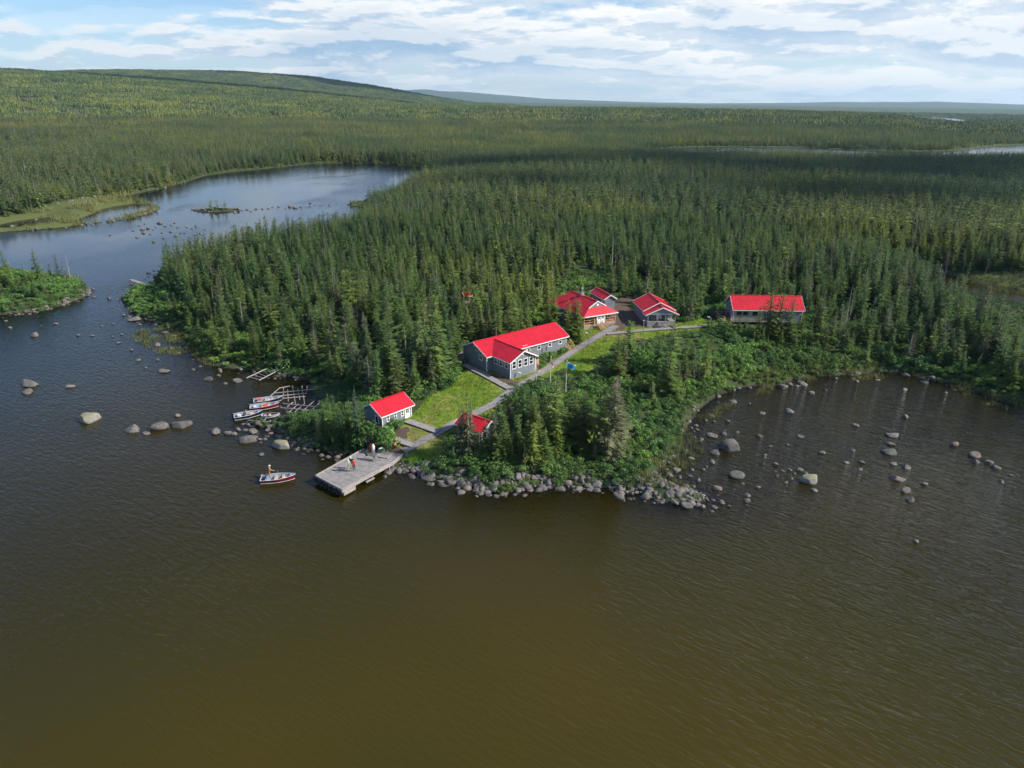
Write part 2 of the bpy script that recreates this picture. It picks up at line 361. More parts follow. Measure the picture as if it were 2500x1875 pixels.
def lichen_rock():
    m, nt = new_mat('lichen_granite')
    ge = N(nt, 'ShaderNodeNewGeometry')
    n1 = N(nt, 'ShaderNodeTexNoise', {'Vector': ge.outputs['Position'], 'Scale': 1.9, 'Detail': 8.0, 'Roughness': 0.7})
    n2 = N(nt, 'ShaderNodeTexNoise', {'Vector': ge.outputs['Position'], 'Scale': 4.0, 'Detail': 5.0})
    c = MIX(nt, MR(nt, n1.outputs[0], 0.3, 0.7), (0.17, 0.163, 0.15), (0.28, 0.265, 0.235))
    up = N(nt, 'ShaderNodeSeparateXYZ', {0: ge.outputs['Normal']}).outputs[2]
    g = M(nt, 'MULTIPLY', MR(nt, n2.outputs[0], 0.40, 0.58), MR(nt, up, 0.35, 0.8))
    c = MIX(nt, M(nt, 'MULTIPLY', g, 0.85), c, (0.25, 0.24, 0.08))
    pz = N(nt, 'ShaderNodeSeparateXYZ', {0: ge.outputs['Position']}).outputs[2]
    wet = MR(nt, M(nt, 'ADD', pz, M(nt, 'MULTIPLY', n1.outputs[0], 0.10)), 0.10, 0.26, 1, 0)
    c = MIX(nt, M(nt, 'MULTIPLY', wet, 0.75), c, (0.06, 0.05, 0.04))
    bp = N(nt, 'ShaderNodeBump', {'Height': n1.outputs[0], 'Strength': 0.6, 'Distance': 0.12})
    b = N(nt, 'ShaderNodeBsdfPrincipled', {'Base Color': c, 'Roughness': 0.85, 'Normal': bp.outputs[0]})
    N(nt, 'ShaderNodeOutputMaterial', {0: b.outputs[0]})
lichen_rock()
siding('grey_siding', (0.205, 0.225, 0.250)); siding('slate_siding', (0.200, 0.222, 0.255)); siding('beige_siding', (0.36, 0.33, 0.27))
plain('red_metal', (0.58, 0.013, 0.028), 0.42, var=0.16, scale=0.9, stretch=(1, 1, 0.4), spec=0.5)
plain('red_paint', (0.36, 0.025, 0.03), 0.4, var=0.15)
plain('white_trim', (0.78, 0.78, 0.76), 0.5, var=0.05)
plain('white_paint', (0.75, 0.75, 0.74), 0.35, var=0.08)
plain('glass_pane', (0.02, 0.024, 0.028), 0.08, var=0.1, spec=0.8)
plain('weathered_wood', (0.33, 0.305, 0.285), 0.85, var=0.28, scale=2.5, stretch=(1, 1, 1), bump=0.2)
plain('boardwalk_wood', (0.285, 0.262, 0.248), 0.85, var=0.22, scale=1.3)
plain('pale_wood', (0.34, 0.30, 0.28), 0.8, var=0.25, scale=3)
plain('new_wood', (0.48, 0.28, 0.15), 0.7, var=0.2, scale=3)
plain('dark_wood', (0.11, 0.085, 0.07), 0.85, var=0.3)
plain('concrete', (0.24, 0.245, 0.25), 0.9, var=0.15)
plain('tyre_rubber', (0.02, 0.02, 0.022), 0.8, var=0.3)
plain('aluminium', (0.44, 0.47, 0.52), 0.38, metal=0.35, var=0.1)
plain('hull_grey', (0.27, 0.31, 0.37), 0.5, var=0.12)
plain('black_plastic', (0.018, 0.019, 0.022), 0.35, var=0.2)
plain('hull_red', (0.20, 0.012, 0.03), 0.25, var=0.08)
plain('hull_navy', (0.018, 0.022, 0.045), 0.25, var=0.08)
plain('hull_white', (0.66, 0.67, 0.68), 0.3, var=0.06)
plain('hull_maroon', (0.09, 0.025, 0.035), 0.4, var=0.1)
plain('violet_paint', (0.16, 0.13, 0.45), 0.4)
plain('seat_tan', (0.55, 0.40, 0.26), 0.7, var=0.1)
plain('orange_cloth', (0.46, 0.22, 0.07), 0.85, var=0.18, scale=6)
plain('bright_orange', (0.75, 0.11, 0.02), 0.6, var=0.1)
plain('red_cloth', (0.62, 0.025, 0.025), 0.85, var=0.15, scale=6)
plain('green_cloth', (0.42, 0.50, 0.42), 0.85, var=0.15, scale=6)
plain('khaki_cloth', (0.38, 0.36, 0.25), 0.85, var=0.15, scale=6)
plain('dark_cloth', (0.035, 0.04, 0.05), 0.85, var=0.2, scale=6)
plain('grey_cloth', (0.30, 0.30, 0.31), 0.85, var=0.2, scale=6)
plain('brown_cloth', (0.13, 0.10, 0.07), 0.85, var=0.5, scale=5)
plain('skin', (0.52, 0.33, 0.24), 0.6, var=0.06)
plain('hair', (0.05, 0.035, 0.025), 0.7)
plain('rope', (0.55, 0.47, 0.30), 0.9)
plain('steel', (0.55, 0.56, 0.57), 0.3, metal=0.7, var=0.08)
plain('flag_red', (0.62, 0.03, 0.03), 0.8); plain('flag_white', (0.75, 0.75, 0.74), 0.8); plain('flag_blue', (0.03, 0.30, 0.52), 0.8); plain('flag_pale_blue', (0.45, 0.65, 0.75), 0.8); plain('flag_green', (0.05, 0.3, 0.1), 0.8)
plain('cloud_white', (0.9, 0.9, 0.9), 1.0, var=0.03, scale=0.01, spec=0.0)

# ------------------------------------------------------------------ mesh collecting
class MB:
    def __init__(s): s.v, s.f, s.m, s.t = [], [], [], []
    def add(s, vs, fs, mi=0, tint=None):
        o = len(s.v); s.v += [tuple(p) for p in vs]
        for f in fs: s.f.append(tuple(i + o for i in f)); s.m.append(mi)
        if tint is not None: s.t += [tint] * len(vs)
        return s
    def hexa(s, p, mi=0):
        return s.add(p, [(0, 3, 2, 1), (4, 5, 6, 7), (0, 1, 5, 4), (1, 2, 6, 5), (2, 3, 7, 6), (3, 0, 4, 7)], mi)
    def box(s, x0, x1, y0, y1, z0, z1, mi=0):
        return s.hexa([(x0, y0, z0), (x1, y0, z0), (x1, y1, z0), (x0, y1, z0), (x0, y0, z1), (x1, y0, z1), (x1, y1, z1), (x0, y1, z1)], mi)
    def beam(s, a, b, w, h, mi=0, up=(0, 0, 1)):
        a, b = Vector(a), Vector(b); d = (b - a).normalized(); u = Vector(up)
        if abs(d.dot(u)) > 0.98: u = Vector((1, 0, 0))
        r = d.cross(u).normalized() * (w / 2); q = r.cross(d).normalized() * (h / 2)
        return s.hexa([a - r - q, a + r - q, b + r - q, b - r - q, a - r + q, a + r + q, b + r + q, b - r + q], mi)
    def tube(s, a, b, r0, r1=None, n=6, mi=0, caps=True):
        r1 = r0 if r1 is None else r1
        a, b = Vector(a), Vector(b); d = (b - a).normalized(); u = Vector((0, 0, 1)) if abs(d.z) < 0.9 else Vector((1, 0, 0))
        x = d.cross(u).normalized(); y = d.cross(x)
        vs = []
        for c, r in ((a, r0), (b, r1)):
            for i in range(n):
                t = 2 * math.pi * i / n; vs.append(c + x * math.cos(t) * r + y * math.sin(t) * r)
        fs = [(i, (i + 1) % n, n + (i + 1) % n, n + i) for i in range(n)]
        if caps: fs += [tuple(range(n))[::-1], tuple(range(n, 2 * n))]
        return s.add(vs, fs, mi)
    def lathe(s, prof, c=(0, 0, 0), n=12, mi=0):
        vs = []; k = len(prof)
        for r, z in prof:
            for i in range(n):
                t = 2 * math.pi * i / n; vs.append((c[0] + r * math.cos(t), c[1] + r * math.sin(t), c[2] + z))
        fs = [(j * n + i, j * n + (i + 1) % n, (j + 1) * n + (i + 1) % n, (j + 1) * n + i) for j in range(k - 1) for i in range(n)]
        fs += [tuple(range(n))[::-1], tuple(range((k - 1) * n, k * n))]
        return s.add(vs, fs, mi)
    def torus(s, c, axis, R0, r0, n=14, k=6, mi=0):
        c = Vector(c); a = Vector(axis).normalized(); u = Vector((0, 0, 1)) if abs(a.z) < 0.9 else Vector((1, 0, 0))
        x = a.cross(u).normalized(); y = a.cross(x); vs = []
        for i in range(n):
            t = 2 * math.pi * i / n; d = x * math.cos(t) + y * math.sin(t)
            for j in range(k):
                q = 2 * math.pi * j / k; vs.append(c + d * (R0 + r0 * math.cos(q)) + a * (r0 * math.sin(q)))
        fs = [(i * k + j, ((i + 1) % n) * k + j, ((i + 1) % n) * k + (j + 1) % k, i * k + (j + 1) % k) for i in range(n) for j in range(k)]
        return s.add(vs, fs, mi)
    def mesh(s, name, mats, smooth=False):
        me = bpy.data.meshes.new(name); me.from_pydata(s.v, [], s.f)
        for m in mats: me.materials.append(MATS[m])
        if len(mats) > 1: me.polygons.foreach_set('material_index', s.m)
        if smooth: me.polygons.foreach_set('use_smooth', [True] * len(s.f))
        if s.t:
            at = me.attributes.new('tint', 'FLOAT', 'POINT'); at.data.foreach_set('value', s.t)
        me.update(); return me
    def build(s, name, mats, parent=None, smooth=False, **props):
        if isinstance(mats, str): mats = [mats]
        o = bpy.data.objects.new(name, s.mesh(name, mats, smooth)); COL.objects.link(o)
        if parent is not None: o.parent = parent
        for k, v in props.items(): o[k] = v
        return o
def thing(name, label, cat, loc=(0, 0, 0), rot=0.0, group=None):
    o = bpy.data.objects.new(name, None); COL.objects.link(o)
    o.location = loc; o.rotation_euler = (0, 0, rot); o.empty_display_size = 0.3
    o['label'] = label; o['category'] = cat
    if group: o['group'] = group
    return o
def tag(o, label, cat, group=None):
    o['label'] = label; o['category'] = cat
    if group: o['group'] = group
    return o
def copy_tree(o, parent=None):
    c = o.copy(); COL.objects.link(c)
    if parent is not None: c.parent = parent
    for ch in list(o.children): copy_tree(ch, c)
    return c
def pmesh(name, v, f, mat, smooth=True):
    me = bpy.data.meshes.new(name); v = np.asarray(v, np.float32); f = np.asarray(f, np.int32)
    me.vertices.add(len(v)); me.vertices.foreach_set('co', v.ravel())
    k = f.shape[1]; me.loops.add(f.size); me.loops.foreach_set('vertex_index', f.ravel())
    me.polygons.add(len(f)); me.polygons.foreach_set('loop_start', np.arange(0, f.size, k, dtype=np.int32))
    me.polygons.foreach_set('loop_total', np.full(len(f), k, np.int32))
    if smooth: me.polygons.foreach_set('use_smooth', np.ones(len(f), bool))
    me.update(calc_edges=True); me.validate(); me.materials.append(MATS[mat]); return me

# ------------------------------------------------------------------ the land: one sheet to the horizon
def terrain_mat():
    m, nt = new_mat('terrain')
    ge = N(nt, 'ShaderNodeNewGeometry'); P = ge.outputs['Position']
    z = N(nt, 'ShaderNodeVectorMath', {0: P}, operation='LENGTH').outputs['Value']
    at = N(nt, 'ShaderNodeAttribute', attribute_name='zone'); s = N(nt, 'ShaderNodeSeparateColor', {0: at.outputs['Color']})
    lawn, dirt, marsh = s.outputs
    n1 = N(nt, 'ShaderNodeTexNoise', {'Vector': P, 'Scale': 0.55, 'Detail': 8.0, 'Roughness': 0.65})
    n2 = N(nt, 'ShaderNodeTexNoise', {'Vector': P, 'Scale': 3.5, 'Detail': 6.0, 'Roughness': 0.7})
    n3 = N(nt, 'ShaderNodeTexNoise', {'Vector': P, 'Scale': 0.11, 'Detail': 4.0})
    vor = N(nt, 'ShaderNodeTexNoise', {'Vector': P, 'Scale': 0.10, 'Detail': 5.0, 'Roughness': 0.8})
    floor_ = MIX(nt, MR(nt, n1.outputs[0], 0.3, 0.7), (0.034, 0.055, 0.020), (0.070, 0.090, 0.034))
    floor_ = MIX(nt, MR(nt, n2.outputs[0], 0.52, 0.72), floor_, (0.085, 0.068, 0.045))
    far = MIX(nt, MR(nt, vor.outputs[0], 0.35, 0.65), (0.050, 0.070, 0.034), (0.105, 0.120, 0.045))
    c = MIX(nt, MR(nt, z, 700.0, 1300.0), floor_, far)
    lc = MIX(nt, MR(nt, n1.outputs[0], 0.32, 0.68), (0.125, 0.215, 0.020), (0.215, 0.270, 0.036))
    lc = MIX(nt, MR(nt, n3.outputs[0], 0.52, 0.68), lc, (0.25, 0.225, 0.075))
    lc = MIX(nt, MR(nt, n2.outputs[0], 0.58, 0.75), lc, (0.13, 0.22, 0.03))
    c = MIX(nt, MR(nt, M(nt, 'ADD', lawn, M(nt, 'MULTIPLY', M(nt, 'SUBTRACT', n1.outputs[0], 0.5), 0.5)), 0.3, 0.7), c, lc)
    dc = MIX(nt, MR(nt, n2.outputs[0], 0.3, 0.7), (0.075, 0.048, 0.034), (0.16, 0.12, 0.09))
    c = MIX(nt, MR(nt, M(nt, 'ADD', dirt, M(nt, 'MULTIPLY', M(nt, 'SUBTRACT', n1.outputs[0], 0.5), 1.5)), 0.35, 0.65), c, dc)
    mc = MIX(nt, MR(nt, n2.outputs[0], 0.35, 0.65), (0.065, 0.07, 0.03), (0.13, 0.16, 0.045))
    c = MIX(nt, MR(nt, marsh, 0.3, 0.7), c, mc)
    # lake bed and the stony edge of the shore
    pz = N(nt, 'ShaderNodeSeparateXYZ', {0: P}).outputs[2]
    vs = N(nt, 'ShaderNodeTexVoronoi', {'Vector': P, 'Scale': 2.2}); vc = N(nt, 'ShaderNodeSeparateColor', {0: vs.outputs['Color']}).outputs[0]
    bed = MIX(nt, vc, (0.04, 0.032, 0.024), (0.11, 0.092, 0.075))
    bed = MIX(nt, MR(nt, vs.outputs['Distance'], 0.05, 0.45, 0.0, 0.8), bed, (0.03, 0.024, 0.018))
    c = MIX(nt, MR(nt, M(nt, 'ADD', pz, M(nt, 'MULTIPLY', n1.outputs[0], 0.25)), 0.16, 0.36, 1, 0), c, bed)
    bp = N(nt, 'ShaderNodeBump', {'Height': n2.outputs[0], 'Strength': 0.6, 'Distance': 0.15})
    b = N(nt, 'ShaderNodeBsdfPrincipled', {'Base Color': c, 'Roughness': 0.95, 'Specular IOR Level': 0.15, 'Normal': bp.outputs[0]})
    N(nt, 'ShaderNodeOutputMaterial', {0: b.outputs[0]})
terrain_mat()
def radial(n0, f1, f2):
    r = [0.01, 15, 28, 36]
    x = 42.0
    while x < 56: r.append(x); x += 1.6
    while x < 26500:
        r.append(x); x += max(n0, x * (f1 if x < 1000 else f2))
    return np.array(r + [27000.0])
def fan(az, rr):
    A, Rr = np.meshgrid(az, rr, indexing='ij')
    x = (Rr * np.sin(A)).ravel(); y = (Rr * np.cos(A)).ravel()
    na, nr = len(az), len(rr)
    i, j = np.meshgrid(np.arange(na), np.arange(nr - 1), indexing='ij'); i2 = (i + 1) % na
    f = np.stack([i * nr + j, i * nr + j + 1, i2 * nr + j + 1, i2 * nr + j], -1).reshape(-1, 4)
    return x, y, f[:, ::-1]
def az_list(step):
    return np.radians(np.concatenate([np.arange(-44, 44.001, step), np.arange(50, 316, 7.0)]))
tx, ty, tf = fan(az_list(0.21), radial(0.55, 0.0085, 0.016))
td = sdist(tx, ty)
tz = height(tx, ty, td)
me = pmesh('ground', np.stack([tx, ty, tz], 1), tf, 'terrain')
zone = np.zeros((len(tx), 4), np.float32); zone[:, 3] = 1
nearm = (np.hypot(tx, ty) < 700)
idx = np.where(nearm)[0]
for ch, polys in ((0, LAWN), (1, DIRT), (2, MARSH)):
    for p in polys:
        zone[idx[inside(p, tx[idx], ty[idx])], ch] = 1
a_ = me.attributes.new('zone', 'FLOAT_COLOR', 'POINT'); a_.data.foreach_set('color', zone.ravel())
ground_o = bpy.data.objects.new('ground', me); COL.objects.link(ground_o); ground_o['kind'] = 'structure'

# ------------------------------------------------------------------ the lake
def water_mat():
    m, nt = new_mat('lake_water')
    ge = N(nt, 'ShaderNodeNewGeometry'); P = ge.outputs['Position']
    at = N(nt, 'ShaderNodeAttribute', attribute_name='depth'); dep = at.outputs['Fac']
    dist = N(nt, 'ShaderNodeVectorMath', {0: P}, operation='LENGTH').outputs['Value']
    sp = N(nt, 'ShaderNodeSeparateXYZ', {0: P}); X, Y, _z = sp.outputs
    def waves(ang, sc, detail, dist_=0.0):
        mp = N(nt, 'ShaderNodeMapping', {0: P, 2: (0, 0, ang), 3: (1 / sc[0], 1 / sc[1], 1)}, vector_type='TEXTURE')
        return N(nt, 'ShaderNodeTexNoise', {'Vector': mp.outputs[0], 'Scale': 1.0, 'Detail': detail, 'Roughness': 0.55, 'Distortion': dist_}).outputs[0]
    big = N(nt, 'ShaderNodeTexNoise', {'Vector': P, 'Scale': 0.045, 'Detail': 3.0}).outputs[0]
    wind = waves(R(-40), (0.30, 1.05, 1), 3.0, 0.5)          # ridges that run obliquely over the right of the lake
    ridg = M(nt, 'SUBTRACT', 1.0, M(nt, 'ABSOLUTE', M(nt, 'MULTIPLY_ADD', wind, 2.0, -1.0)))
    chop = waves(R(-34), (0.7, 1.9, 1), 3.0, 0.4)
    fine = N(nt, 'ShaderNodeTexNoise', {'Vector': P, 'Scale': 3.2, 'Detail': 3.0}).outputs[0]
    side = MR(nt, M(nt, 'SUBTRACT', X, M(nt, 'MULTIPLY', Y, 0.14)), -14.0, 36.0, 0.25, 1.0)
    h = M(nt, 'ADD', M(nt, 'MULTIPLY', M(nt, 'MULTIPLY', ridg, side), 0.27), M(nt, 'ADD', M(nt, 'MULTIPLY', chop, 0.15), M(nt, 'MULTIPLY', fine, 0.022)))
    # calm and ruffled patches on the far pond
    patch = MR(nt, N(nt, 'ShaderNodeTexNoise', {'Vector': N(nt, 'ShaderNodeMapping', {0: P, 3: (0.6, 0.25, 1)}).outputs[0], 'Scale': 0.035, 'Detail': 3.0, 'Distortion': 0.6}).outputs[0], 0.45, 0.56, 0.20, 1.0)
    calm = MR(nt, dist, 190.0, 240.0)
    amp = M(nt, 'MULTIPLY', MR(nt, big, 0.3, 0.7, 0.6, 1.0), M(nt, 'MULTIPLY_ADD', M(nt, 'SUBTRACT', M(nt, 'MULTIPLY', patch, 0.55), 1.0), calm, 1.0))
    bp = N(nt, 'ShaderNodeBump', {'Height': h, 'Strength': amp, 'Distance': 1.0})
    fr = N(nt, 'ShaderNodeFresnel', {'IOR': 1.33, 'Normal': bp.outputs[0]})
    gl = N(nt, 'ShaderNodeBsdfGlossy', {'Color': (0.88, 0.93, 1.0, 1), 'Roughness': MR(nt, dist, 60.0, 600.0, 0.05, 0.12), 'Normal': bp.outputs[0]})
    # peat-brown body of the water: what lies under it shows through less with depth
    def absn(k): return M(nt, 'EXPONENT', M(nt, 'MULTIPLY', dep, -k))
    tint = N(nt, 'ShaderNodeCombineColor', {0: absn(0.55), 1: absn(1.25), 2: absn(3.0)})
    tr = N(nt, 'ShaderNodeBsdfTransparent', {'Color': tint.outputs[0]})
    bn = N(nt, 'ShaderNodeTexNoise', {'Vector': P, 'Scale': 0.03, 'Detail': 3.0}).outputs[0]
    body = MIX(nt, MR(nt, bn, 0.35, 0.65), (0.044, 0.0360, 0.0028), (0.055, 0.0395, 0.0034))
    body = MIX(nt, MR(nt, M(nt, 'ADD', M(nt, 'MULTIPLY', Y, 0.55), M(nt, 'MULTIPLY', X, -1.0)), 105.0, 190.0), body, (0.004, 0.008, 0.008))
    body = MIX(nt, MR(nt, dist, 42.0, 85.0, 0.0, 0.55), body, (0.010, 0.0085, 0.0010))
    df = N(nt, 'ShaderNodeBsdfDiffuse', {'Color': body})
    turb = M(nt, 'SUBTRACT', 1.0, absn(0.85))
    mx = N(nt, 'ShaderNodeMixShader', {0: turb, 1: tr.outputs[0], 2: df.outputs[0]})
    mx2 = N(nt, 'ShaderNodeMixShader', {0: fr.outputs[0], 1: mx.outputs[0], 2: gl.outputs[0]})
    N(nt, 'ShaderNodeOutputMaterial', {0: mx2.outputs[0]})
water_mat()
wx, wy, wf = fan(az_list(0.42), radial(0.9, 0.014, 0.05))
wz = height(wx, wy)
me = pmesh('lake_water', np.stack([wx, wy, np.zeros_like(wx)], 1), wf, 'lake_water')
a_ = me.attributes.new('depth', 'FLOAT', 'POINT'); a_.data.foreach_set('value', np.clip(-wz, 0, 5).astype(np.float32))
water_o = bpy.data.objects.new('lake_water', me); COL.objects.link(water_o); water_o['kind'] = 'structure'

# ------------------------------------------------------------------ summer air: closed box of thin haze round everything on the ground
def haze():
    m, nt = new_mat('haze')
    v = N(nt, 'ShaderNodeVolumePrincipled', {'Color': (0.52, 0.76, 1.0, 1), 'Density': 1.0 / 25000.0, 'Anisotropy': 0.2})
    o = N(nt, 'ShaderNodeOutputMaterial'); nt.links.new(v.outputs[0], o.inputs['Volume'])
    MB().box(-28000, 28000, -28000, 28000, -6.0, 520.0).build('haze', ['haze'], kind='stuff')
haze()
# ------------------------------------------------------------------ clouds overhead that shade parts of the forest
def cloud(name, cx, cy_, cz, rx, ry, n, seed, size=(40, 95)):
    rg = np.random.default_rng(seed)
    b = bmesh.new(); bmesh.ops.create_icosphere(b, subdivisions=2, radius=1.0)
    bv = np.array([v.co[:] for v in b.verts]); bf = np.array([[v.index for v in f.verts] for f in b.faces]); b.free()
    V, F = [], []
    for i in range(n):
        t = rg.random() * 2 * math.pi; q = math.sqrt(rg.random()) * 1.08
        s = rg.uniform(*size) * (1.15 - 0.55 * q)
        w = bv * (1 + 0.25 * (np.stack([vnoise(bv[:, 0] * 2 + i * 7, bv[:, 1] * 2 + bv[:, 2] * 1.7)] * 3, 1) - 0.4))
        w = w * np.array([s * 1.5, s * 1.1, s * 0.55]) + np.array([cx + math.cos(t) * q * rx, cy_ + math.sin(t) * q * ry, cz + rg.normal() * 10 + s * 0.3])
        F.append(bf + len(bv) * i); V.append(w)
    me = pmesh(name, np.vstack(V), np.vstack(F), 'cloud_white')
    o = bpy.data.objects.new(name, me); COL.objects.link(o); o['kind'] = 'stuff'
    return o
def cloud_for(gx, gy, alt, rx, ry, n, seed, size):
    """a cloud whose shade falls round the ground point gx, gy"""
    k = alt / sun_dir.z
    return cloud('cloud', gx + sun_dir.x * k, gy + sun_dir.y * k, alt, rx, ry, n, seed, size)
# ------------------------------------------------------------------ vegetation prototypes
def conifer(seed, Hh, Rr, z0=0.08, spacing=0.30, nb=7, pairs=4, droop=0.35, power=0.85, gap=0.0, club=0.0, leafw=0.55, mat='spruce_needles', bark='bark', lean=0.0, twigs=0, rust=False, leader=1.0):
    """returns (crown MB, trunk MB) of a spruce-like tree of height Hh, radius Rr, foliage from z0*Hh up"""
    rg = np.random.default_rng(seed); cr, tr = MB(), MB()
    r0 = 0.018 * Hh
    bend = [(0, 0, 0)]; k = 5
    lx, ly = rg.normal(0, lean * 0.15, 2)
    pts = [Vector((lx * (i / k) ** 2 * Hh * 0.2, ly * (i / k) ** 2 * Hh * 0.2, Hh * i / k)) for i in range(k + 1)]
    for i in range(k): tr.tube(pts[i], pts[i + 1], r0 * (1 - i / k) + 0.012, r0 * (1 - (i + 1) / k) + 0.012, 5, 0, caps=(i == k - 1))
    def axis(z):
        t = min(max(z / Hh, 0), 1); return Vector((lx * t * t * Hh * 0.2, ly * t * t * Hh * 0.2, z))
    z = z0 * Hh; wob = rg.random(6) * 6.28
    while z < Hh * 0.985:
        t = (z - z0 * Hh) / (Hh * (1 - z0))
        prof = (1 - t) ** power * (0.55 + 0.45 * min(1, t * 6 + 0.3))
        if club: prof = prof + club * math.exp(-((t - 0.90) / 0.06) ** 2)
        L0 = Rr * prof + 0.10
        n = max(3, int(nb * (0.55 + 0.45 * (1 - t))))
        ph = rg.random() * 6.28
        for i in range(n):
            if rg.random() < gap: continue
            a = ph + 6.283 * i / n + rg.normal(0, 0.22)
            lump = 0.85 + 0.22 * math.sin(a * 2 + wob[0] + z * 0.8) + 0.12 * math.sin(a * 3 + wob[1] - z * 1.7)
            L = L0 * lump * rg.uniform(0.72, 1.12)
            d = Vector((math.cos(a), math.sin(a), 0)); s = Vector((-d.y, d.x, 0))
            o = axis(z + rg.normal(0, spacing * 0.25))
            slope = -droop * (1.15 - t) + rg.normal(0, 0.08) + 0.35 * t * t
            tint = float(np.clip(rg.normal(0.5, 0.24), 0, 1))
            P = lambda u: o + d * (L * u) + Vector((0, 0, L * (slope * u + 0.22 * u * u)))
            m = pairs if L > 0.6 else max(2, pairs - 1)
            vs, fs = [], []
            for q in range(m):
                u0, u1 = q / m * 0.92, (q + 1.15) / m * 0.92
                w = leafw * L * (0.42 + 0.35 * math.sin(3.1 * (0.15 + 0.75 * (q + 0.5) / m))) * rg.uniform(0.75, 1.25)
                for sg in (-1, 1):
                    tip = P(min(1.0, u1 + 0.14)) + s * (sg * w * 0.62) + Vector((0, 0, -0.22 * w * rg.uniform(0.4, 1.6)))
                    b_ = len(vs); vs += [P(u0), P(u1), tip]; fs.append((b_, b_ + 1, b_ + 2) if sg > 0 else (b_ + 1, b_, b_ + 2))
            b_ = len(vs); vs += [P(0.72) - s * 0.09 * L, P(0.72) + s * 0.09 * L, P(1.06)]; fs.append((b_, b_ + 1, b_ + 2))
            cr.add(vs, fs, 1 if (rust and t > 0.80) else 0, tint)
        z += spacing * rg.uniform(0.8, 1.2) * (0.7 + 0.5 * (1 - t))
    tp = axis(Hh)
    cr.add([tp + Vector((0.07, 0, -0.5)), tp + Vector((-0.04, 0.06, -0.5)), tp + Vector((-0.04, -0.06, -0.5)), tp + Vector((0, 0, 0.25 * leader))], [(0, 1, 3), (1, 2, 3), (2, 0, 3)], 0, 0.5)
    for i in range(twigs):
        zz = rg.uniform(0.06, max(0.12, z0 + 0.25)) * Hh; a = rg.random() * 6.28; L = Rr * rg.uniform(0.3, 0.75)
        o = axis(zz); e = o + Vector((math.cos(a) * L, math.sin(a) * L, -0.25 * L)); tr.tube(o, e, 0.022, 0.008, 3, 0, False)
    return cr, tr
def leafball(seed, rx, rz, n, size, mat_tint=0.24, lobes=5, base=0.1):
    """a broad-leaved bush: leaf clumps spread over several lobes"""
    rg = np.random.default_rng(seed); cr, st = MB(), MB()
    lob = [(rg.normal(0, rx * 0.42), rg.normal(0, rx * 0.42), rz * rg.uniform(0.35, 0.78), rx * rg.uniform(0.38, 0.62)) for _ in range(lobes)]
    for i in range(n):
        lx, ly, lz, lr = lob[i % lobes]
        v = rg.normal(size=3); v /= np.linalg.norm(v); v[2] = abs(v[2]) * 1.1 - 0.25
        q = lr * rg.uniform(0.65, 1.05)
        p = Vector((lx + v[0] * q, ly + v[1] * q, max(base, lz + v[2] * q * rz / rx * 0.62)))
        nrm = (Vector(v) + Vector(rg.normal(0, 0.45, 3))).normalized()
        a = nrm.orthogonal().normalized(); b_ = nrm.cross(a); s = size * rg.uniform(0.6, 1.3)
        th = rg.random() * 6.28; a, b_ = a * math.cos(th) + b_ * math.sin(th), b_ * math.cos(th) - a * math.sin(th)
        cr.add([p - a * s, p - b_ * s * 0.6, p + a * s, p + b_ * s * 0.6 + nrm * s * 0.2], [(0, 1, 2), (0, 2, 3)], 0, float(np.clip(rg.normal(0.5, mat_tint), 0, 1)))
    for lx, ly, lz, lr in lob: st.tube((lx * 0.1, ly * 0.1, -0.1), (lx, ly, lz), 0.05 * rz / 2 + 0.01, 0.012, 4, 0, False)
    return cr, st
KINDS = {}   # key -> dict(crown mesh, trunk mesh, joined mesh, h, r)
def reg(key, cr, tr, leaf, bark, hgt, name, extra=None):
    lm = leaf if isinstance(leaf, list) else [leaf]
    cm = cr.mesh(name + '_crown', lm); tm = tr.mesh(name + '_trunk', [bark])
    j = MB(); j.v = cr.v + tr.v; o = len(cr.v)
    j.f = cr.f + [tuple(i + o for i in f) for f in tr.f]; j.m = cr.m + [len(lm)] * len(tr.f); j.t = cr.t + [0.5] * len(tr.v)
    KINDS[key] = dict(c=cm, t=tm, j=j.mesh(name, lm + [bark]), h=hgt, name=name)
for i in range(4): reg('sp%d' % i, *conifer(100 + i, 10, 2.0 + 0.15 * (i % 2), 0.05, 0.30, 8, 4, 0.42, 0.80, leafw=0.60), 'spruce_needles', 'bark', 10, 'spruce_tree')
for i in range(4): reg('bs%d' % i, *conifer(200 + i, 10, 1.35 + 0.14 * i, 0.14 + 0.05 * i, 0.30, 7, 3, 0.50, 0.55, gap=0.12, club=0.12 + 0.05 * i, leafw=0.7, lean=0.5, twigs=10), 'spruce_needles', 'bark', 10, 'black_spruce_tree')
for i in range(3): reg('fr%d' % i, *conifer(300 + i, 8, 1.75, 0.02, 0.27, 8, 4, 0.18, 0.92, leafw=0.66), 'fir_needles', 'bark', 8, 'fir_tree')
for i in range(3): reg('pl%d' % i, *conifer(400 + i, 10, 1.45 + 0.2 * i, 0.22 - 0.06 * i, 0.34, 7, 3, 0.5, 0.7, gap=0.22, leafw=0.5, lean=0.8, twigs=26), 'pale_needles', 'dead_bark', 10, 'grey_spruce_tree')
reg('big', *conifer(500, 12, 2.7, 0.06, 0.30, 9, 5, 0.40, 0.72, gap=0.10, leafw=0.5, rust=True), ['pale_needles', 'rust_needles'], 'dead_bark', 12, 'grey_spruce_tree')
for i in range(2): reg('sn%d' % i, *conifer(600 + i, 9, 0.75, 0.25, 0.42, 4, 2, 0.45, 0.7, gap=0.35, leafw=0.35, lean=0.8, twigs=34), 'pale_needles', 'dead_bark', 9, 'dead_spruce_tree')
for i in range(2): reg('de%d' % i, *leafball(700 + i, 1.6, 4.2, 620, 0.20, 0.26, 9, 0.4), 'bush_leaves', 'bark', 4.6, 'birch_tree')
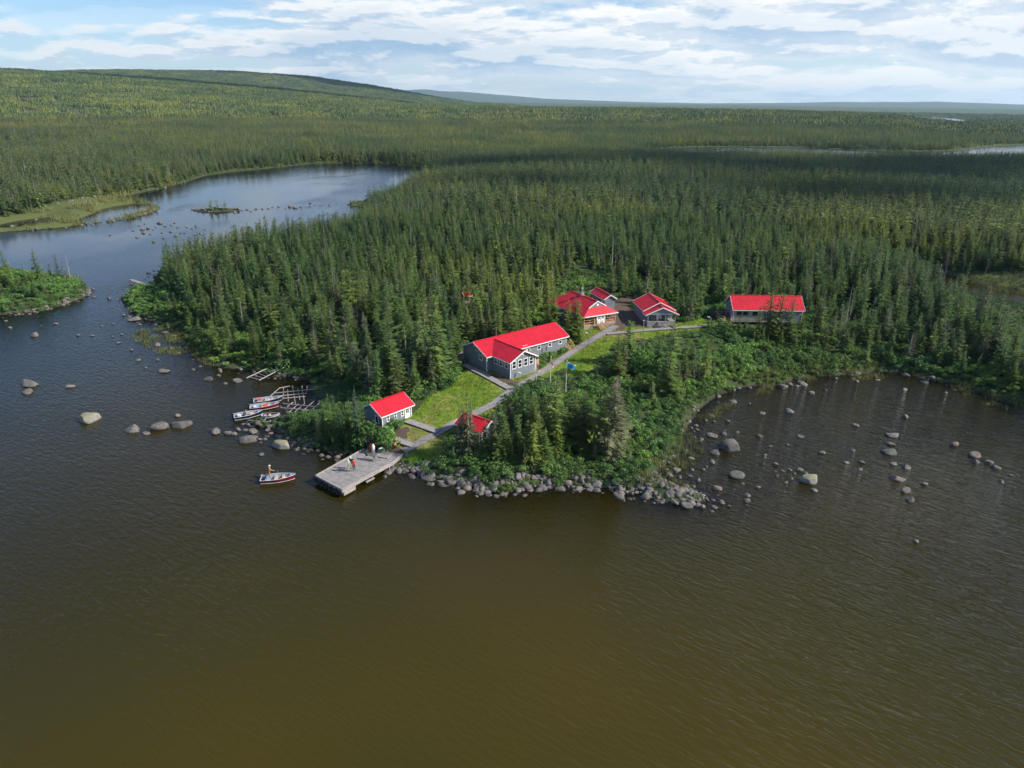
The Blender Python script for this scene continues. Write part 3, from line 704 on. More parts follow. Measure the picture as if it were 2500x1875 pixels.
for i in range(4): reg('bu%d' % i, *leafball(800 + i, 1.25, 1.5 + 0.2 * (i % 2), 430, 0.135, 0.30, 6 + i), 'bush_leaves', 'bark', 1.7, 'bush')
for i in range(3): reg('db%d' % i, *leafball(850 + i, 1.15, 1.35, 380, 0.135, 0.30, 5 + i), 'dark_bush_leaves', 'bark', 1.5, 'bush')
# plainer trees for beyond 260 m
for i in range(5):
    reg('ms%d' % i, *conifer(900 + i, 10, 1.75 + 0.14 * i, 0.08, 0.75, 5, 1, 0.28, 0.62 + 0.06 * i, club=0.12, leafw=1.0, lean=0.4, gap=0.05), 'spruce_needles', 'bark', 10, 'spruce_tree')
reg('mp0', *conifer(950, 10, 1.2, 0.2, 0.85, 4, 1, 0.5, 0.6, leafw=0.8, lean=0.6, gap=0.15), 'pale_needles', 'dead_bark', 10, 'grey_spruce_tree')
for i in range(2): reg('my%d' % i, *conifer(960 + i, 10, 1.6 + 0.2 * i, 0.08, 0.78, 6, 1, 0.15, 0.8, leafw=1.05, lean=0.5, gap=0.08), 'sunlit_needles', 'bark', 10, 'sunlit_spruce_tree')  # mid-distance trees with the sunlit tone painted into their needles
def farclump(seed, n, w, mat):
    rg = np.random.default_rng(seed); b = MB()
    for i in range(n):
        x, y = rg.uniform(-w, w, 2); h = rg.uniform(6.0, 10.0); r = rg.uniform(1.3, 2.2); tn = float(np.clip(rg.normal(0.5, 0.28), 0, 1))
        for (z0, z1, k) in ((0.3, 0.62, 1.0), (0.52, 0.84, 0.75), (0.76, 1.0, 0.5)):
            m = 6; ph = rg.random() * 6
            vs = [(x + math.cos(ph + 6.283 * q / m) * r * k * rg.uniform(0.6, 1.2), y + math.sin(ph + 6.283 * q / m) * r * k * rg.uniform(0.6, 1.2), h * z0 * rg.uniform(0.85, 1.1)) for q in range(m)] + [(x, y, h * z1)]
            b.add(vs, [(q, (q + 1) % m, m) for q in range(m)], 0, tn)
    return b.mesh('spruce_clump', [mat])
for i in range(4): KINDS['fc%d' % i] = dict(j=farclump(1000 + i, 11, 7.5, 'far_needles'), h=10, name='spruce_clump')
KINDS['fy0'] = dict(j=farclump(1012, 10, 7.5, 'far_sunlit_needles'), h=10, name='sunlit_clump'); KINDS['fy1'] = dict(j=farclump(1013, 11, 7.5, 'far_sunlit_needles'), h=10, name='sunlit_clump')  # far clumps with the sunlit tone painted in
KINDS['fp0'] = dict(j=farclump(1010, 9, 7.5, 'pale_needles'), h=10, name='spruce_clump')
def tuft(seed, n, w, h, mat, name):
    rg = np.random.default_rng(seed); b = MB()
    for i in range(n):
        x, y = rg.normal(0, w, 2); a = rg.random() * 6.28; hh = h * rg.uniform(0.5, 1.2); q = 0.018 + h * 0.035
        lx, ly = rg.normal(0, h * 0.25, 2)
        b.add([(x + math.cos(a) * q, y + math.sin(a) * q, 0), (x - math.cos(a) * q, y - math.sin(a) * q, 0), (x + lx, y + ly, hh)], [(0, 1, 2)], 0, float(np.clip(rg.normal(0.5, 0.25), 0, 1)))
    return b.mesh(name, [mat])
for i in range(3): KINDS['gt%d' % i] = dict(j=tuft(1100 + i, 16, 0.22, 0.22, 'grass_blades', 'grass_tuft'), h=1, name='grass_tuft')
for i in range(3): KINDS['rd%d' % i] = dict(j=tuft(1120 + i, 22, 0.32, 1.0, 'reed_blades', 'reed_tuft'), h=1, name='reed_tuft')

def scatter(name, pts, keys, ki, yaw, scl, tilt=None):
    """one object that draws many plants: a cloud of points with geometry nodes"""
    used = sorted(set(keys)); coll = bpy.data.collections.new(name + '_kinds')
    for i, k in enumerate(used):
        o = bpy.data.objects.new('%s_kind_%03d' % (name, i), KINDS[k]['j']); coll.objects.link(o)
    rank = np.array([used.index(k) for k in keys])
    me = bpy.data.meshes.new(name); me.vertices.add(len(pts)); me.vertices.foreach_set('co', np.asarray(pts, np.float32).ravel())
    me.attributes.new('pick', 'INT', 'POINT').data.foreach_set('value', rank[np.asarray(ki)].astype(np.int32))
    rot = np.zeros((len(pts), 3), np.float32); rot[:, 2] = yaw
    if tilt is not None: rot[:, :2] = tilt
    me.attributes.new('turn', 'FLOAT_VECTOR', 'POINT').data.foreach_set('vector', rot.ravel())
    s = np.asarray(scl, np.float32); s = np.stack([s] * 3, 1) if s.ndim == 1 else s
    me.attributes.new('size', 'FLOAT_VECTOR', 'POINT').data.foreach_set('vector', s.ravel())
    me.update()
    o = bpy.data.objects.new(name, me); COL.objects.link(o); o['kind'] = 'stuff'
    ng = bpy.data.node_groups.new(name, 'GeometryNodeTree')
    ng.interface.new_socket('Geometry', in_out='INPUT', socket_type='NodeSocketGeometry'); ng.interface.new_socket('Geometry', in_out='OUTPUT', socket_type='NodeSocketGeometry')
    gi = ng.nodes.new('NodeGroupInput'); go = ng.nodes.new('NodeGroupOutput')
    m2p = ng.nodes.new('GeometryNodeMeshToPoints'); ng.links.new(gi.outputs[0], m2p.inputs['Mesh'])
    ci = ng.nodes.new('GeometryNodeCollectionInfo'); ci.inputs['Collection'].default_value = coll
    ci.inputs['Separate Children'].default_value = True; ci.inputs['Reset Children'].default_value = True
    ip = ng.nodes.new('GeometryNodeInstanceOnPoints'); ip.inputs['Pick Instance'].default_value = True
    def attr(nm, ty):
        a = ng.nodes.new('GeometryNodeInputNamedAttribute'); a.data_type = ty; a.inputs[0].default_value = nm; return a.outputs[0]
    ng.links.new(m2p.outputs[0], ip.inputs['Points']); ng.links.new(ci.outputs[0], ip.inputs['Instance'])
    ng.links.new(attr('pick', 'INT'), ip.inputs['Instance Index'])
    e2r = ng.nodes.new('FunctionNodeEulerToRotation'); ng.links.new(attr('turn', 'FLOAT_VECTOR'), e2r.inputs[0])
    ng.links.new(e2r.outputs[0], ip.inputs['Rotation']); ng.links.new(attr('size', 'FLOAT_VECTOR'), ip.inputs['Scale'])
    ng.links.new(ip.outputs[0], go.inputs[0])
    md = o.modifiers.new('plants', 'NODES'); md.node_group = ng
    return o

# ------------------------------------------------------------------ single trees
TREES = []    # dict(key, x, y, z, s(height factor), wide, yaw, zone, hand)
def hgt_from(base, ytop, px_x=None):
    z = base[2]
    lo, hi = 0.3, 30.0
    for _ in range(30):
        mid = (lo + hi) / 2
        if pr(base + np.array([0, 0, mid]))[1] > ytop: lo = mid
        else: hi = mid
    return (lo + hi) / 2
def T(key, bx, by, ty, wide=1.0, zone='', note=''):
    b = ground(bx, by); h = hgt_from(b, ty)
    TREES.append(dict(key=key, p=b, s=h / KINDS[key]['h'], wide=wide * (1.25 if zone in (Z2, Z3, Z7) and key[:2] in ('sp', 'bs', 'fr') else 1.0), yaw=random.random() * 6.28, zone=zone, note=note, hand=True))
Z1 = 'at the small hut near the dock'; Z2 = 'in the stand above the front shore'
Z3 = 'in the scrub by the right bay'; Z4 = 'in front of the long cabin'; Z5 = 'round the small boathouse'; Z6 = 'on the left islet'; Z7 = 'beside the big lodge'
for a in [('pl0', 1119, 1110, 1000), ('pl1', 1144, 1121, 956), ('sn0', 1152, 1085, 965), ('pl2', 1195, 1112, 1028), ('pl0', 1170, 1120, 1045), ('sn1', 1132, 1118, 1010), ('sp1', 1150, 1108, 988, 0.75), ('bs1', 1136, 1114, 1000), ('sp3', 1186, 1110, 1022, 0.8), ('sp2', 1140, 1118, 1006, 0.8), ('fr1', 1164, 1118, 1052), ('pl2', 1128, 1112, 985), ('pl2', 1207, 1104, 1000), ('pl1', 1125, 1105, 1008), ('bs3', 1182, 1112, 1040), ('fr0', 1108, 1130, 1085), ('fr1', 1180, 1125, 1075), ('sp1', 1208, 1105, 1030)]: T(*a, zone=Z1)
for a in [('bs1', 1237, 1130, 1027), ('bs0', 1231, 1117, 1008), ('fr2', 1250, 1140, 1085), ('bs2', 1299, 1144, 1030), ('sp0', 1313, 1130, 995), ('fr0', 1329, 1139, 1041, 1.1), ('bs3', 1277, 1063, 941), ('sp2', 1286, 1050, 930), ('sp3', 1242, 1060, 962, 1.2),
          ('bs0', 1337, 1068, 941), ('bs1', 1351, 1090, 916), ('sp1', 1370, 1063, 970), ('de0', 1378, 1070, 1014, 0.8), ('sp0', 1400, 1076, 943, 1.1), ('sp2', 1421, 1090, 943, 1.1), ('bs2', 1462, 1105, 938), ('big', 1494, 1106, 916, 1.25),
          ('pl1', 1514, 1095, 965), ('fr1', 1389, 1114, 1084), ('pl2', 1452, 1118, 1057), ('fr2', 1215, 1075, 1000), ('bs3', 1262, 1110, 1012), ('sp3', 1440, 1080, 970, 1.1), ('bs1', 1320, 1085, 968), ('sp1', 1300, 1075, 960), ('bs0', 1270, 1130, 1050), ('bs2', 1286, 1125, 1030),
          ('sp0', 1360, 1100, 1000), ('sp1', 1432, 1105, 1010), ('bs3', 1216, 1135, 1060), ('pl0', 1282, 1150, 1080)]: T(*a, zone=Z2)
for a in [('sp1', 1504, 925, 811), ('bs1', 1516, 920, 821), ('bs3', 1533, 888, 782), ('sp2', 1606, 896, 814, 1.1), ('bs2', 1635, 930, 785), ('sp0', 1627, 973, 852, 1.35), ('fr1', 1647, 982, 934, 1.2), ('bs0', 1668, 930, 835), ('pl0', 1692, 934, 845), ('pl1', 1673, 937, 874),
          ('bs1', 1719, 934, 828), ('fr2', 1779, 912, 860, 1.2), ('pl2', 1704, 936, 872), ('de1', 1569, 905, 840, 1.1), ('sp3', 1590, 985, 925), ('pl0', 1655, 940, 880), ('fr0', 1535, 985, 940), ('fr0', 1560, 960, 920), ('pl1', 1740, 930, 876), ('fr1', 1800, 890, 850), ('sp0', 1478, 925, 868), ('fr2', 1455, 940, 895)]: T(*a, zone=Z3)
for a in [('bs0', 1847, 834, 745, 1.3), ('bs2', 1872, 828, 711, 1.3), ('bs1', 1892, 836, 712, 1.3), ('sp1', 1921, 840, 714, 1.0), ('bs3', 1950, 836, 765, 1.3), ('sp2', 1973, 852, 778), ('fr0', 1860, 842, 795), ('fr2', 1825, 826, 790), ('bs0', 1803, 812, 767, 1.3), ('fr1', 1905, 848, 800), ('sp0', 1938, 858, 800)]: T(*a, zone=Z4)
for a in [('fr0', 875, 1091, 945, 1.0), ('sp1', 808, 1065, 959), ('bs1', 792, 1058, 978), ('fr1', 830, 1091, 998), ('sp2', 865, 1098, 1008), ('de0', 904, 1100, 1018, 0.9), ('de1', 943, 1100, 1035, 1.05), ('sp3', 845, 1075, 985), ('sp0', 780, 1075, 1000), ('fr2', 885, 1105, 1040), ('bs2', 820, 1050, 962), ('fr0', 800, 1085, 1030), ('sp2', 858, 1060, 970), ('fr2', 920, 1105, 1060), ('bs3', 884, 1075, 985), ('fr1', 850, 1110, 1050)]: T(*a, zone=Z5)
for a in [('sp0', 22, 692, 598), ('sp1', 97, 690, 605, 1.15), ('bs0', 147, 690, 619), ('bs1', 127, 686, 643), ('pl0', 163, 692, 628), ('sn0', 174, 690, 612), ('fr0', 90, 735, 666), ('sp2', 30, 700, 632), ('pl1', 118, 736, 686), ('pl2', 11, 748, 677), ('fr1', 60, 720, 672), ('sp3', -12, 715, 610), ('fr2', 45, 742, 690), ('sp0', 66, 700, 640), ('bs2', 3, 700, 622), ('fr0', 105, 715, 665), ('sp1', -40, 730, 640), ('fr1', 28, 745, 690)]: T(*a, zone=Z6)
for a in [('sp1', 957, 945, 756, 1.0), ('bs1', 960, 952, 833), ('pl1', 1047, 925, 803), ('bs2', 1070, 932, 760), ('sp0', 1078, 929, 782), ('bs3', 991, 852, 746), ('de1', 1030, 850, 790, 1.2), ('sp2', 1401, 825, 723, 1.25), ('bs0', 1408, 828, 729), ('sp3', 1100, 905, 800), ('fr0', 1112, 900, 850), ('sp0', 940, 948, 830), ('sp2', 1030, 935, 830), ('fr1', 985, 960, 905), ('sp1', 1060, 915, 800, 1.1), ('sp3', 1015, 930, 800), ('pl0', 1684, 785, 713, 1.2), ('sp2', 1662, 780, 700), ('fr2', 1415, 838, 800, 1.2)]: T(*a, zone=Z7)

# ------------------------------------------------------------------ the wood: candidate spots
def clear_of(x, y):
    ok = ~inside(CAMP, x, y)
    for p in FORCE: ok |= inside(p, x, y)
    for p in LAWN + DIRT + MARSH + OPEN: ok &= ~inside(p, x, y)
    return ok
def jitter_grid(x0, x1, y0, y1, s):
    gx, gy = np.meshgrid(np.arange(x0, x1, s), np.arange(y0, y1, s), indexing='ij')
    gx = gx.ravel() + rng.uniform(-0.48, 0.48, gx.size) * s; gy = gy.ravel() + rng.uniform(-0.48, 0.48, gy.size) * s
    return gx, gy
def in_view(x, y, margin=0.0):
    az = np.degrees(np.arctan2(x, y)); return np.abs(az) < 38.5 + margin
FP, FK, FYAW, FS = [], [], [], []
def wood(x0, x1, y0, y1, step, keys, wts, r0, r1, hmul=1.0, minshore=1.5, thin=0.0):
    x, y = jitter_grid(x0, x1, y0, y1, step); r = np.hypot(x, y)
    m = (r >= r0) & (r < r1) & in_view(x, y, 12.0 if r1 < 300 else 5.0); x, y = x[m], y[m]
    d = sdist(x, y); k = d > minshore
    x, y, d = x[k], y[k], d[k]; k = clear_of(x, y); x, y, d = x[k], y[k], d[k]
    if thin:
        k = rng.random(len(x)) > thin * sm(fbm(x / 110, y / 110, 4), 0.5, 0.62); x, y, d = x[k], y[k], d[k]
    z = height(x, y, d)
    grp = fbm(x / 45 + 11, y / 45, 3)
    hm = (0.72 + 0.75 * (grp - 0.2)) * (0.80 + 0.42 * rng.random(len(x)) ** 1.6 + rng.normal(0, 0.08, len(x))).clip(0.5, 1.5) * hmul * (0.75 + 0.25 * sm(d, 1, 9))
    # species drift across the wood
    ww = np.array(wts, float); ww /= ww.sum(); kk = np.array([keys[i] for i in rng.choice(len(keys), len(x), p=ww)])
    return x, y, z, kk, hm, rng.random(len(x)) * 6.283
near_keys = ['sp0', 'sp1', 'sp2', 'sp3', 'bs0', 'bs1', 'bs2', 'bs3', 'fr0', 'fr1', 'pl0', 'pl1', 'pl2', 'sn0', 'sn1']
wts = [9, 9, 9, 9, 8, 8, 8, 8, 4, 4, 1.6, 1.6, 1.6, 0.9, 0.9]
def E_excl(x, y, pts, rad):
    ok = np.ones(len(x), bool)
    for px_, py_ in pts: ok &= (x - px_) ** 2 + (y - py_) ** 2 > rad * rad
    return ok
NX, NY, NZ, NK, NH, NW = wood(-250, 290, 80, 275, 2.95, near_keys, wts, 60, 275, 0.75)
hand_xy = [t['p'][:2] for t in TREES]
k = E_excl(NX, NY, hand_xy, 1.3)
def off_house(x, y):
    ok = np.ones(len(x), bool)
    for u0, v0, a, L, D, p in BUILT:
        dx, dy = x - u0, y - v0; u = dx * math.cos(a) + dy * math.sin(a); v = -dx * math.sin(a) + dy * math.cos(a)
        ok &= ~((u > -p) & (u < L + p) & (v > -p) & (v < D + p))
    return ok
BUILT = [(-4.3, 112.5, 0.698, 18.4, 6.7, 1.7), (14.0, 134.2, 0.516, 7.8, 12.6, 1.8), (19.5, 147.1, 0.35, 2.6, 6.5, 1.3), (26.8, 136.1, 0.12, 5.8, 9.1, 1.8), (42, 139, 0.0, 17.2, 6.6, 1.5)]
k &= off_house(NX, NY)
NX, NY, NZ, NK, NH, NW = [q[k] for q in (NX, NY, NZ, NK, NH, NW)]
def sunlit_stands(x, y, k, kinds, r0, r1):
    # sunlit band put into the colour: whole stands swapped to a yellower green
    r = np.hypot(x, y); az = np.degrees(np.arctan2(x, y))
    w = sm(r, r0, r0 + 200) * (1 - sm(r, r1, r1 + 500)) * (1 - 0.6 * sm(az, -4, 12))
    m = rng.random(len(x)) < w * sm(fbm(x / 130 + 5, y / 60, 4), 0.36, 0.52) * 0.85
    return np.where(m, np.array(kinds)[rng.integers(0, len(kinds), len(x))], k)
MIDK = ['ms0', 'ms1', 'ms2', 'ms3', 'ms4', 'mp0', 'my0', 'my1']
MX, MY, MZ, MK, MH, MW = [np.concatenate(q) for q in zip(wood(-560, 560, 200, 760, 3.3, MIDK, [5, 5, 5, 5, 5, 1.3, 0.5, 0.5], 275, 720, 0.78), wood(-860, 860, 500, 1330, 3.9, MIDK, [5, 5, 5, 5, 5, 1.3, 0.5, 0.5], 720, 1320, 0.80, 3, 0.6))]

MK = sunlit_stands(MX, MY, MK, ['my0', 'my1'], 700, 1700)
# ------------------------------------------------------------------ which trees of the wood become things of their own
def zone_of(px, py, x, y):
    if py < 560 and px < 520: return 'on the far side of the pond'
    if x < -48 and px < 300: return Z6
    if y > 200: return 'deep in the wood behind the cabins' if px > 1000 else 'in the wood along the pond'
    for lim, zn in ((560, 'in the wood facing the rapids'), (640, 'in the wood above the ladder ramp'), (800, 'in the wood behind the moored boats'), (960, 'in the wood left of the lodge'), (1180, 'in the wood close behind the lodge'),
                    (1340, 'in the wood left of the hip-roofed house'), (1520, 'in the wood behind the hip-roofed house'), (1760, 'in the wood behind the porch cabin'), (1980, 'in the wood behind the long cabin'),
                    (2080, 'just right of the long cabin'), (2160, 'between the long cabin and the right bay'), (2240, 'above the head of the right bay'), (2330, 'above the reeds of the right bay'), (2420, 'between the right bay and the marshy pool')):
        if px < lim: return zn
    return 'in front of the marshy pool'
LOOK = {'sp': ('dark', 'spruce'), 'bs': ('slim dark', 'black spruce'), 'fr': ('bushy green', 'fir'), 'pl': ('thin grey-green', 'bare-trunked spruce'),
        'bi': ('broad grey-green', 'rusty-topped spruce'), 'sn': ('nearly dead grey', 'spruce'), 'de': ('leafy light green', 'birch')}
NAMEK = {'sp': 'spruce_tree', 'bs': 'black_spruce_tree', 'fr': 'fir_tree', 'pl': 'grey_spruce_tree', 'bi': 'grey_spruce_tree', 'sn': 'dead_spruce_tree', 'de': 'birch_tree'}
def visible_size(i):
    px, py, c = pr((NX[i], NY[i], NZ[i])); return px, py, KINDS[NK[i]]['h'] * NH[i] / c
want = 300 - len(TREES)
rank = []
for i in range(len(NX)):
    if NY[i] > 215: continue
    px, py, c = pr((NX[i], NY[i], NZ[i]))
    if not (-20 < px < 2520): continue
    rank.append((KINDS[NK[i]]['h'] * NH[i] / c, i))
rank.sort(reverse=True)
chosen = [i for _, i in rank[:want]]
ch = set(chosen)
for i in chosen:
    px, py, c = pr((NX[i], NY[i], NZ[i]))
    TREES.append(dict(key=str(NK[i]), p=np.array([NX[i], NY[i], NZ[i]]), s=float(NH[i]), wide=float(rng.uniform(1.0, 1.35)), yaw=float(NW[i]), zone=zone_of(px, py, NX[i], NY[i]), note='', hand=False))
rest = np.array([i not in ch for i in range(len(NX))])
def spread_labels(items, noun_of, look_of, zone_key, what):
    """labels that single out: kind + zone when alone, else a rank by size or place inside its zone, else shared within a group"""
    by = {}
    for t in items: by.setdefault((look_of(t), t[zone_key]), []).append(t)
    for (look, zone), ts in by.items():
        a, noun = look
        if len(ts) == 1: ts[0]['label'] = '%s %s %s' % (a, noun, zone); continue
        left = list(ts)
        def take(word, keyf):
            if not left: return
            t = max(left, key=keyf); left[:] = [q for q in left if q is not t]; t['label'] = '%s %s %s %s' % (word, a, noun, zone)
        take('tallest' if what == 'tree' else 'biggest', lambda t: t['sz'])
        take('shortest' if what == 'tree' else 'smallest', lambda t: -t['sz'])
        take('leftmost', lambda t: -t['px']); take('rightmost', lambda t: t['px'])
        take('nearest', lambda t: t['py']); take('farthest', lambda t: -t['py'])
        take('second tallest' if what == 'tree' else 'second biggest', lambda t: t['sz']); take('second nearest', lambda t: t['py']); take('second leftmost', lambda t: -t['px']); take('second rightmost', lambda t: t['px']); take('third leftmost', lambda t: -t['px']); take('third rightmost', lambda t: t['px'])
        for t in left: t['label'] = '%s %s among others alike %s' % (a, noun, zone) 
for t in TREES:
    t['px'], t['py'], c = pr(t['p']); t['sz'] = KINDS[t['key']]['h'] * t['s']
def tlook(t):
    a, n = LOOK[t['key'][:2]]; 
    if t['key'][:2] in ('sp', 'bs', 'fr'): a = ('tall ' if t['sz'] > 9.5 else 'young ' if t['sz'] < 5 else '') + a
    a = ('broad ' if t['wide'] > 1.2 else 'narrow ' if t['wide'] < 1.0 else '') + a
    return a, n
spread_labels(TREES, None, tlook, 'zone', 'tree')
for t in TREES:
    K = KINDS[t['key']]; nm = NAMEK[t['key'][:2]]
    e = thing(nm, t['label'], 'tree', t['p'] - np.array([0, 0, 0.1]), t['yaw'], 'trees ' + t['zone'])
    e.scale = (t['s'] * t['wide'], t['s'] * t['wide'], t['s'])
    for part, mk in (('crown', 'c'), ('trunk', 't')):
        o = bpy.data.objects.new(part, K[mk]); COL.objects.link(o); o.parent = e
# ------------------------------------------------------------------ the rest of the wood, and the far forest
P = np.concatenate([np.stack([NX[rest], NY[rest], NZ[rest] - 0.1], 1), np.stack([MX, MY, MZ - 0.1], 1)])
keys = near_keys + MIDK
ki = [keys.index(k) for k in NK[rest]] + [keys.index(k) for k in MK]
sc = np.concatenate([NH[rest], MH]); w_ = sc * rng.uniform(1.0, 1.4, len(sc)) * np.concatenate([np.ones(rest.sum()), np.full(len(MX), 1.25)])
scatter('forest', P, keys, ki, np.concatenate([NW[rest], MW]), np.stack([w_, w_, sc], 1))
FARK = ['fc0', 'fc1', 'fc2', 'fc3', 'fp0', 'fy0', 'fy1']
fx, fy, fz, fk, fh, fw = [], [], [], [], [], []
for (r0, r1, step) in ((1310, 2000, 12.0), (2000, 3000, 13.5), (3000, 4700, 17.0)):
    a = wood(-r1, r1, 300, r1, step, FARK, [5, 5, 5, 5, 1.2, 0.6, 0.6], r0, r1, 1.0, 8, 0.85)
    for l, q in zip((fx, fy, fz, fk, fh, fw), a): l.append(q if step < 12 or l is not fh else q * 1.0)
fx, fy, fz, fk, fh, fw = [np.concatenate(q) for q in (fx, fy, fz, fk, fh, fw)]
fk = sunlit_stands(fx, fy, fk, ['fy0', 'fy1'], 900, 1900)
rr = np.hypot(fx, fy); ws = np.where(rr < 2000, 1.0, np.where(rr < 3000, 1.1, 1.3)) * rng.uniform(0.8, 1.2, len(rr))
scatter('distant_forest', np.stack([fx, fy, fz - 0.3], 1), FARK, [FARK.index(k) for k in fk], fw, np.stack([ws, ws, np.clip(fh, 0.7, 1.25)], 1))

# ------------------------------------------------------------------ shrubs, grass, reeds
def in_any(polys, x, y):
    m = np.zeros(len(x), bool)
    for p in polys: m |= inside(p, x, y)
    return m
BUILT = []     # (x, y, radius) kept free of shrubs: filled from the measured footprints
def keepout(u0, v0, ang, L, D, pad=0.6): BUILT.append((u0, v0, ang, L, D, pad))
keepout(-4.3, 112.5, 0.698, 18.4, 6.7); keepout(-0.3, 109.6, 0.733, 5.4, 5.5); keepout(-18.4, 91.9, 0.851, 5.4, 4.2, 0.4); keepout(-7.45, 88.85, -0.6435, 4.3, 3.4, 0.3)
keepout(14.0, 134.2, 0.516, 7.8, 12.6, 0.8); keepout(19.5, 147.1, 0.1, 2.6, 6.5, 0.5); keepout(26.8, 136.1, 0.12, 5.8, 9.1, 0.8); keepout(42, 139, 0.0, 17.2, 6.6, 0.4)
WALKS = {
 'main': [(985, 1104), (1013, 1090), (1085, 1050), (1103, 1038), (1157, 1012), (1203, 990), (1235, 966), (1252, 952), (1295, 929), (1379, 874), (1403, 856), (1450, 829), (1478, 812), (1503, 797)],
 'door': [(1070, 1056), (995, 1030)], 'side': [(1008, 1090), (960, 1073)], 'lodge': [(1250, 954), (1176, 914), (1103, 877), (1128, 862)],
 'upper': [(1480, 817), (1535, 812), (1616, 805), (1700, 799), (1744, 796), (1764, 791)], 'porch': [(1622, 803), (1611, 789)]}
WALKPTS = {k: [ground(a, b) for a, b in v] for k, v in WALKS.items()}
def off_walk(x, y, pad=1.1):
    A = np.vstack([[p[:2] for p in v[:-1]] for v in WALKPTS.values()]); B = np.vstack([[p[:2] for p in v[1:]] for v in WALKPTS.values()])
    return segdist(A, B, x, y) > pad
def off_built(x, y):
    ok = np.ones(len(x), bool)
    for u0, v0, a, L, D, p in BUILT:
        dx, dy = x - u0, y - v0; u = dx * math.cos(a) + dy * math.sin(a); v = -dx * math.sin(a) + dy * math.cos(a)
        ok &= ~((u > -p) & (u < L + p) & (v > -p) & (v < D + p))
    return ok
BUSHK = ['bu0', 'bu1', 'bu2', 'bu3', 'db0', 'db1', 'db2', 'fr0', 'fr2']
x, y = jitter_grid(-190, 250, 66, 240, 1.15)
d = sdist(x, y); m = (d > 0.15); x, y, d = x[m], y[m], d[m]
camp = inside(CAMP, x, y) | in_any(OPEN, x, y)
open_ = in_any(LAWN + DIRT, x, y)
edge = (d < 9) & (np.hypot(x, y) < 230)
m = ((camp & ~open_) | (edge & ~open_) | ((~camp) & (rng.random(len(x)) < 0.22))) & off_walk(x, y, 1.25) & off_built(x, y) & in_view(x, y, 12)
for p in MARSH: m &= ~inside(p, x, y)
m &= ~in_any(NOBUSH, x, y) & ~inside(BAR, x, y)
m &= rng.random(len(x)) < np.where(camp & (d > 1.2), 0.80, np.where(edge, 0.70, 1.0))
# the meadow strip beside the upper boardwalk stays low
meadow = in_any([W([(1330, 905), (1500, 830), (1640, 815), (1760, 805), (1800, 850), (1650, 860), (1560, 850), (1480, 880), (1400, 950), (1330, 960)], 3.5), W([(690, 930), (800, 930), (880, 985), (880, 1010), (800, 1030), (740, 1000)], 1.5)], x, y)
x, y, d, meadow, camp = x[m], y[m], d[m], meadow[m], camp[m]
z = height(x, y, d); g = fbm(x / 5, y / 5, 3); g2 = fbm(x / 13 + 4, y / 13, 3)
s = (0.45 + 1.1 * (g - 0.2)).clip(0.35, 1.25) * rng.uniform(0.75, 1.3, len(x)) * np.where(meadow, 0.45, 1.0) * (0.60 + 0.40 * sm(d, 0.3, 3.0))
s = np.where(inside(OPEN[2], x, y), s * 0.40, s)
kb = np.where(g2 + rng.normal(0, 0.06, len(x)) > 0.46, rng.integers(0, 4, len(x)), rng.integers(4, 7, len(x)))
kb = np.where(meadow, rng.integers(0, 4, len(x)), kb)
small = rng.random(len(x)) < 0.06
kb = np.where(small & ~meadow, rng.integers(7, 9, len(x)), kb)
ss = np.where(kb >= 7, s * 0.30, s)
yaw = rng.random(len(x)) * 6.283
# the biggest bushes nearest the camera stand as things of their own
cc = np.array([pr((a, b, c)) for a, b, c in zip(x, y, z)])
show = np.where((kb < 7) & (cc[:, 0] > 0) & (cc[:, 0] < 2500) & camp, ss / cc[:, 2], 0)
top = np.argsort(-show)[:60]; keep = np.ones(len(x), bool); keep[top] = False
BUSHES = []
for i in top:
    px, py = cc[i, 0], cc[i, 1]
    zone = ('beside the dock and the boathouse' if px < 960 else 'between the dock and the small hut' if px < 1180 else 'above the stony front shore' if px < 1500 and py > 1080 else 'by the big lodge' if px < 1330 and py < 1000 else 'on the slope below the flagpoles' if px < 1500 else 'along the edge of the right bay')
    BUSHES.append(dict(key=BUSHK[kb[i]], p=np.array([x[i], y[i], z[i]]), s=float(ss[i]), yaw=float(yaw[i]), zone=zone, px=px, py=py, sz=float(ss[i])))
spread_labels(BUSHES, None, lambda t: (('bright green' if t['key'][:2] == 'bu' else 'dark green'), 'leafy bush'), 'zone', 'bush')
for t in BUSHES:
    K = KINDS[t['key']]; e = thing('bush', t['label'], 'bush', t['p'] - np.array([0, 0, 0.08]), t['yaw'], 'bushes ' + t['zone']); e.scale = (t['s'],) * 3
    for part, mk in (('leaf_canopy', 'c'), ('stem', 't')):
        o = bpy.data.objects.new(part, K[mk]); COL.objects.link(o); o.parent = e
scatter('shrubbery', np.stack([x, y, z - 0.08], 1)[keep], BUSHK, kb[keep], yaw[keep], ss[keep] * 1.12)
# grass on the lawns and the meadow
x, y = jitter_grid(-40, 70, 84, 160, 0.42)
m = in_any(LAWN, x, y) & off_walk(x, y, 0.95) & off_built(x, y) & ~in_any(DIRT, x, y) & (rng.random(len(x)) < 0.75)
x, y = x[m], y[m]; z = height(x, y)
scatter('grass', np.stack([x, y, z], 1), ['gt0', 'gt1', 'gt2'], rng.integers(0, 3, len(x)), rng.random(len(x)) * 6.28, rng.uniform(0.6, 1.5, len(x)) * (0.5 + fbm(x / 4, y / 4, 3)))
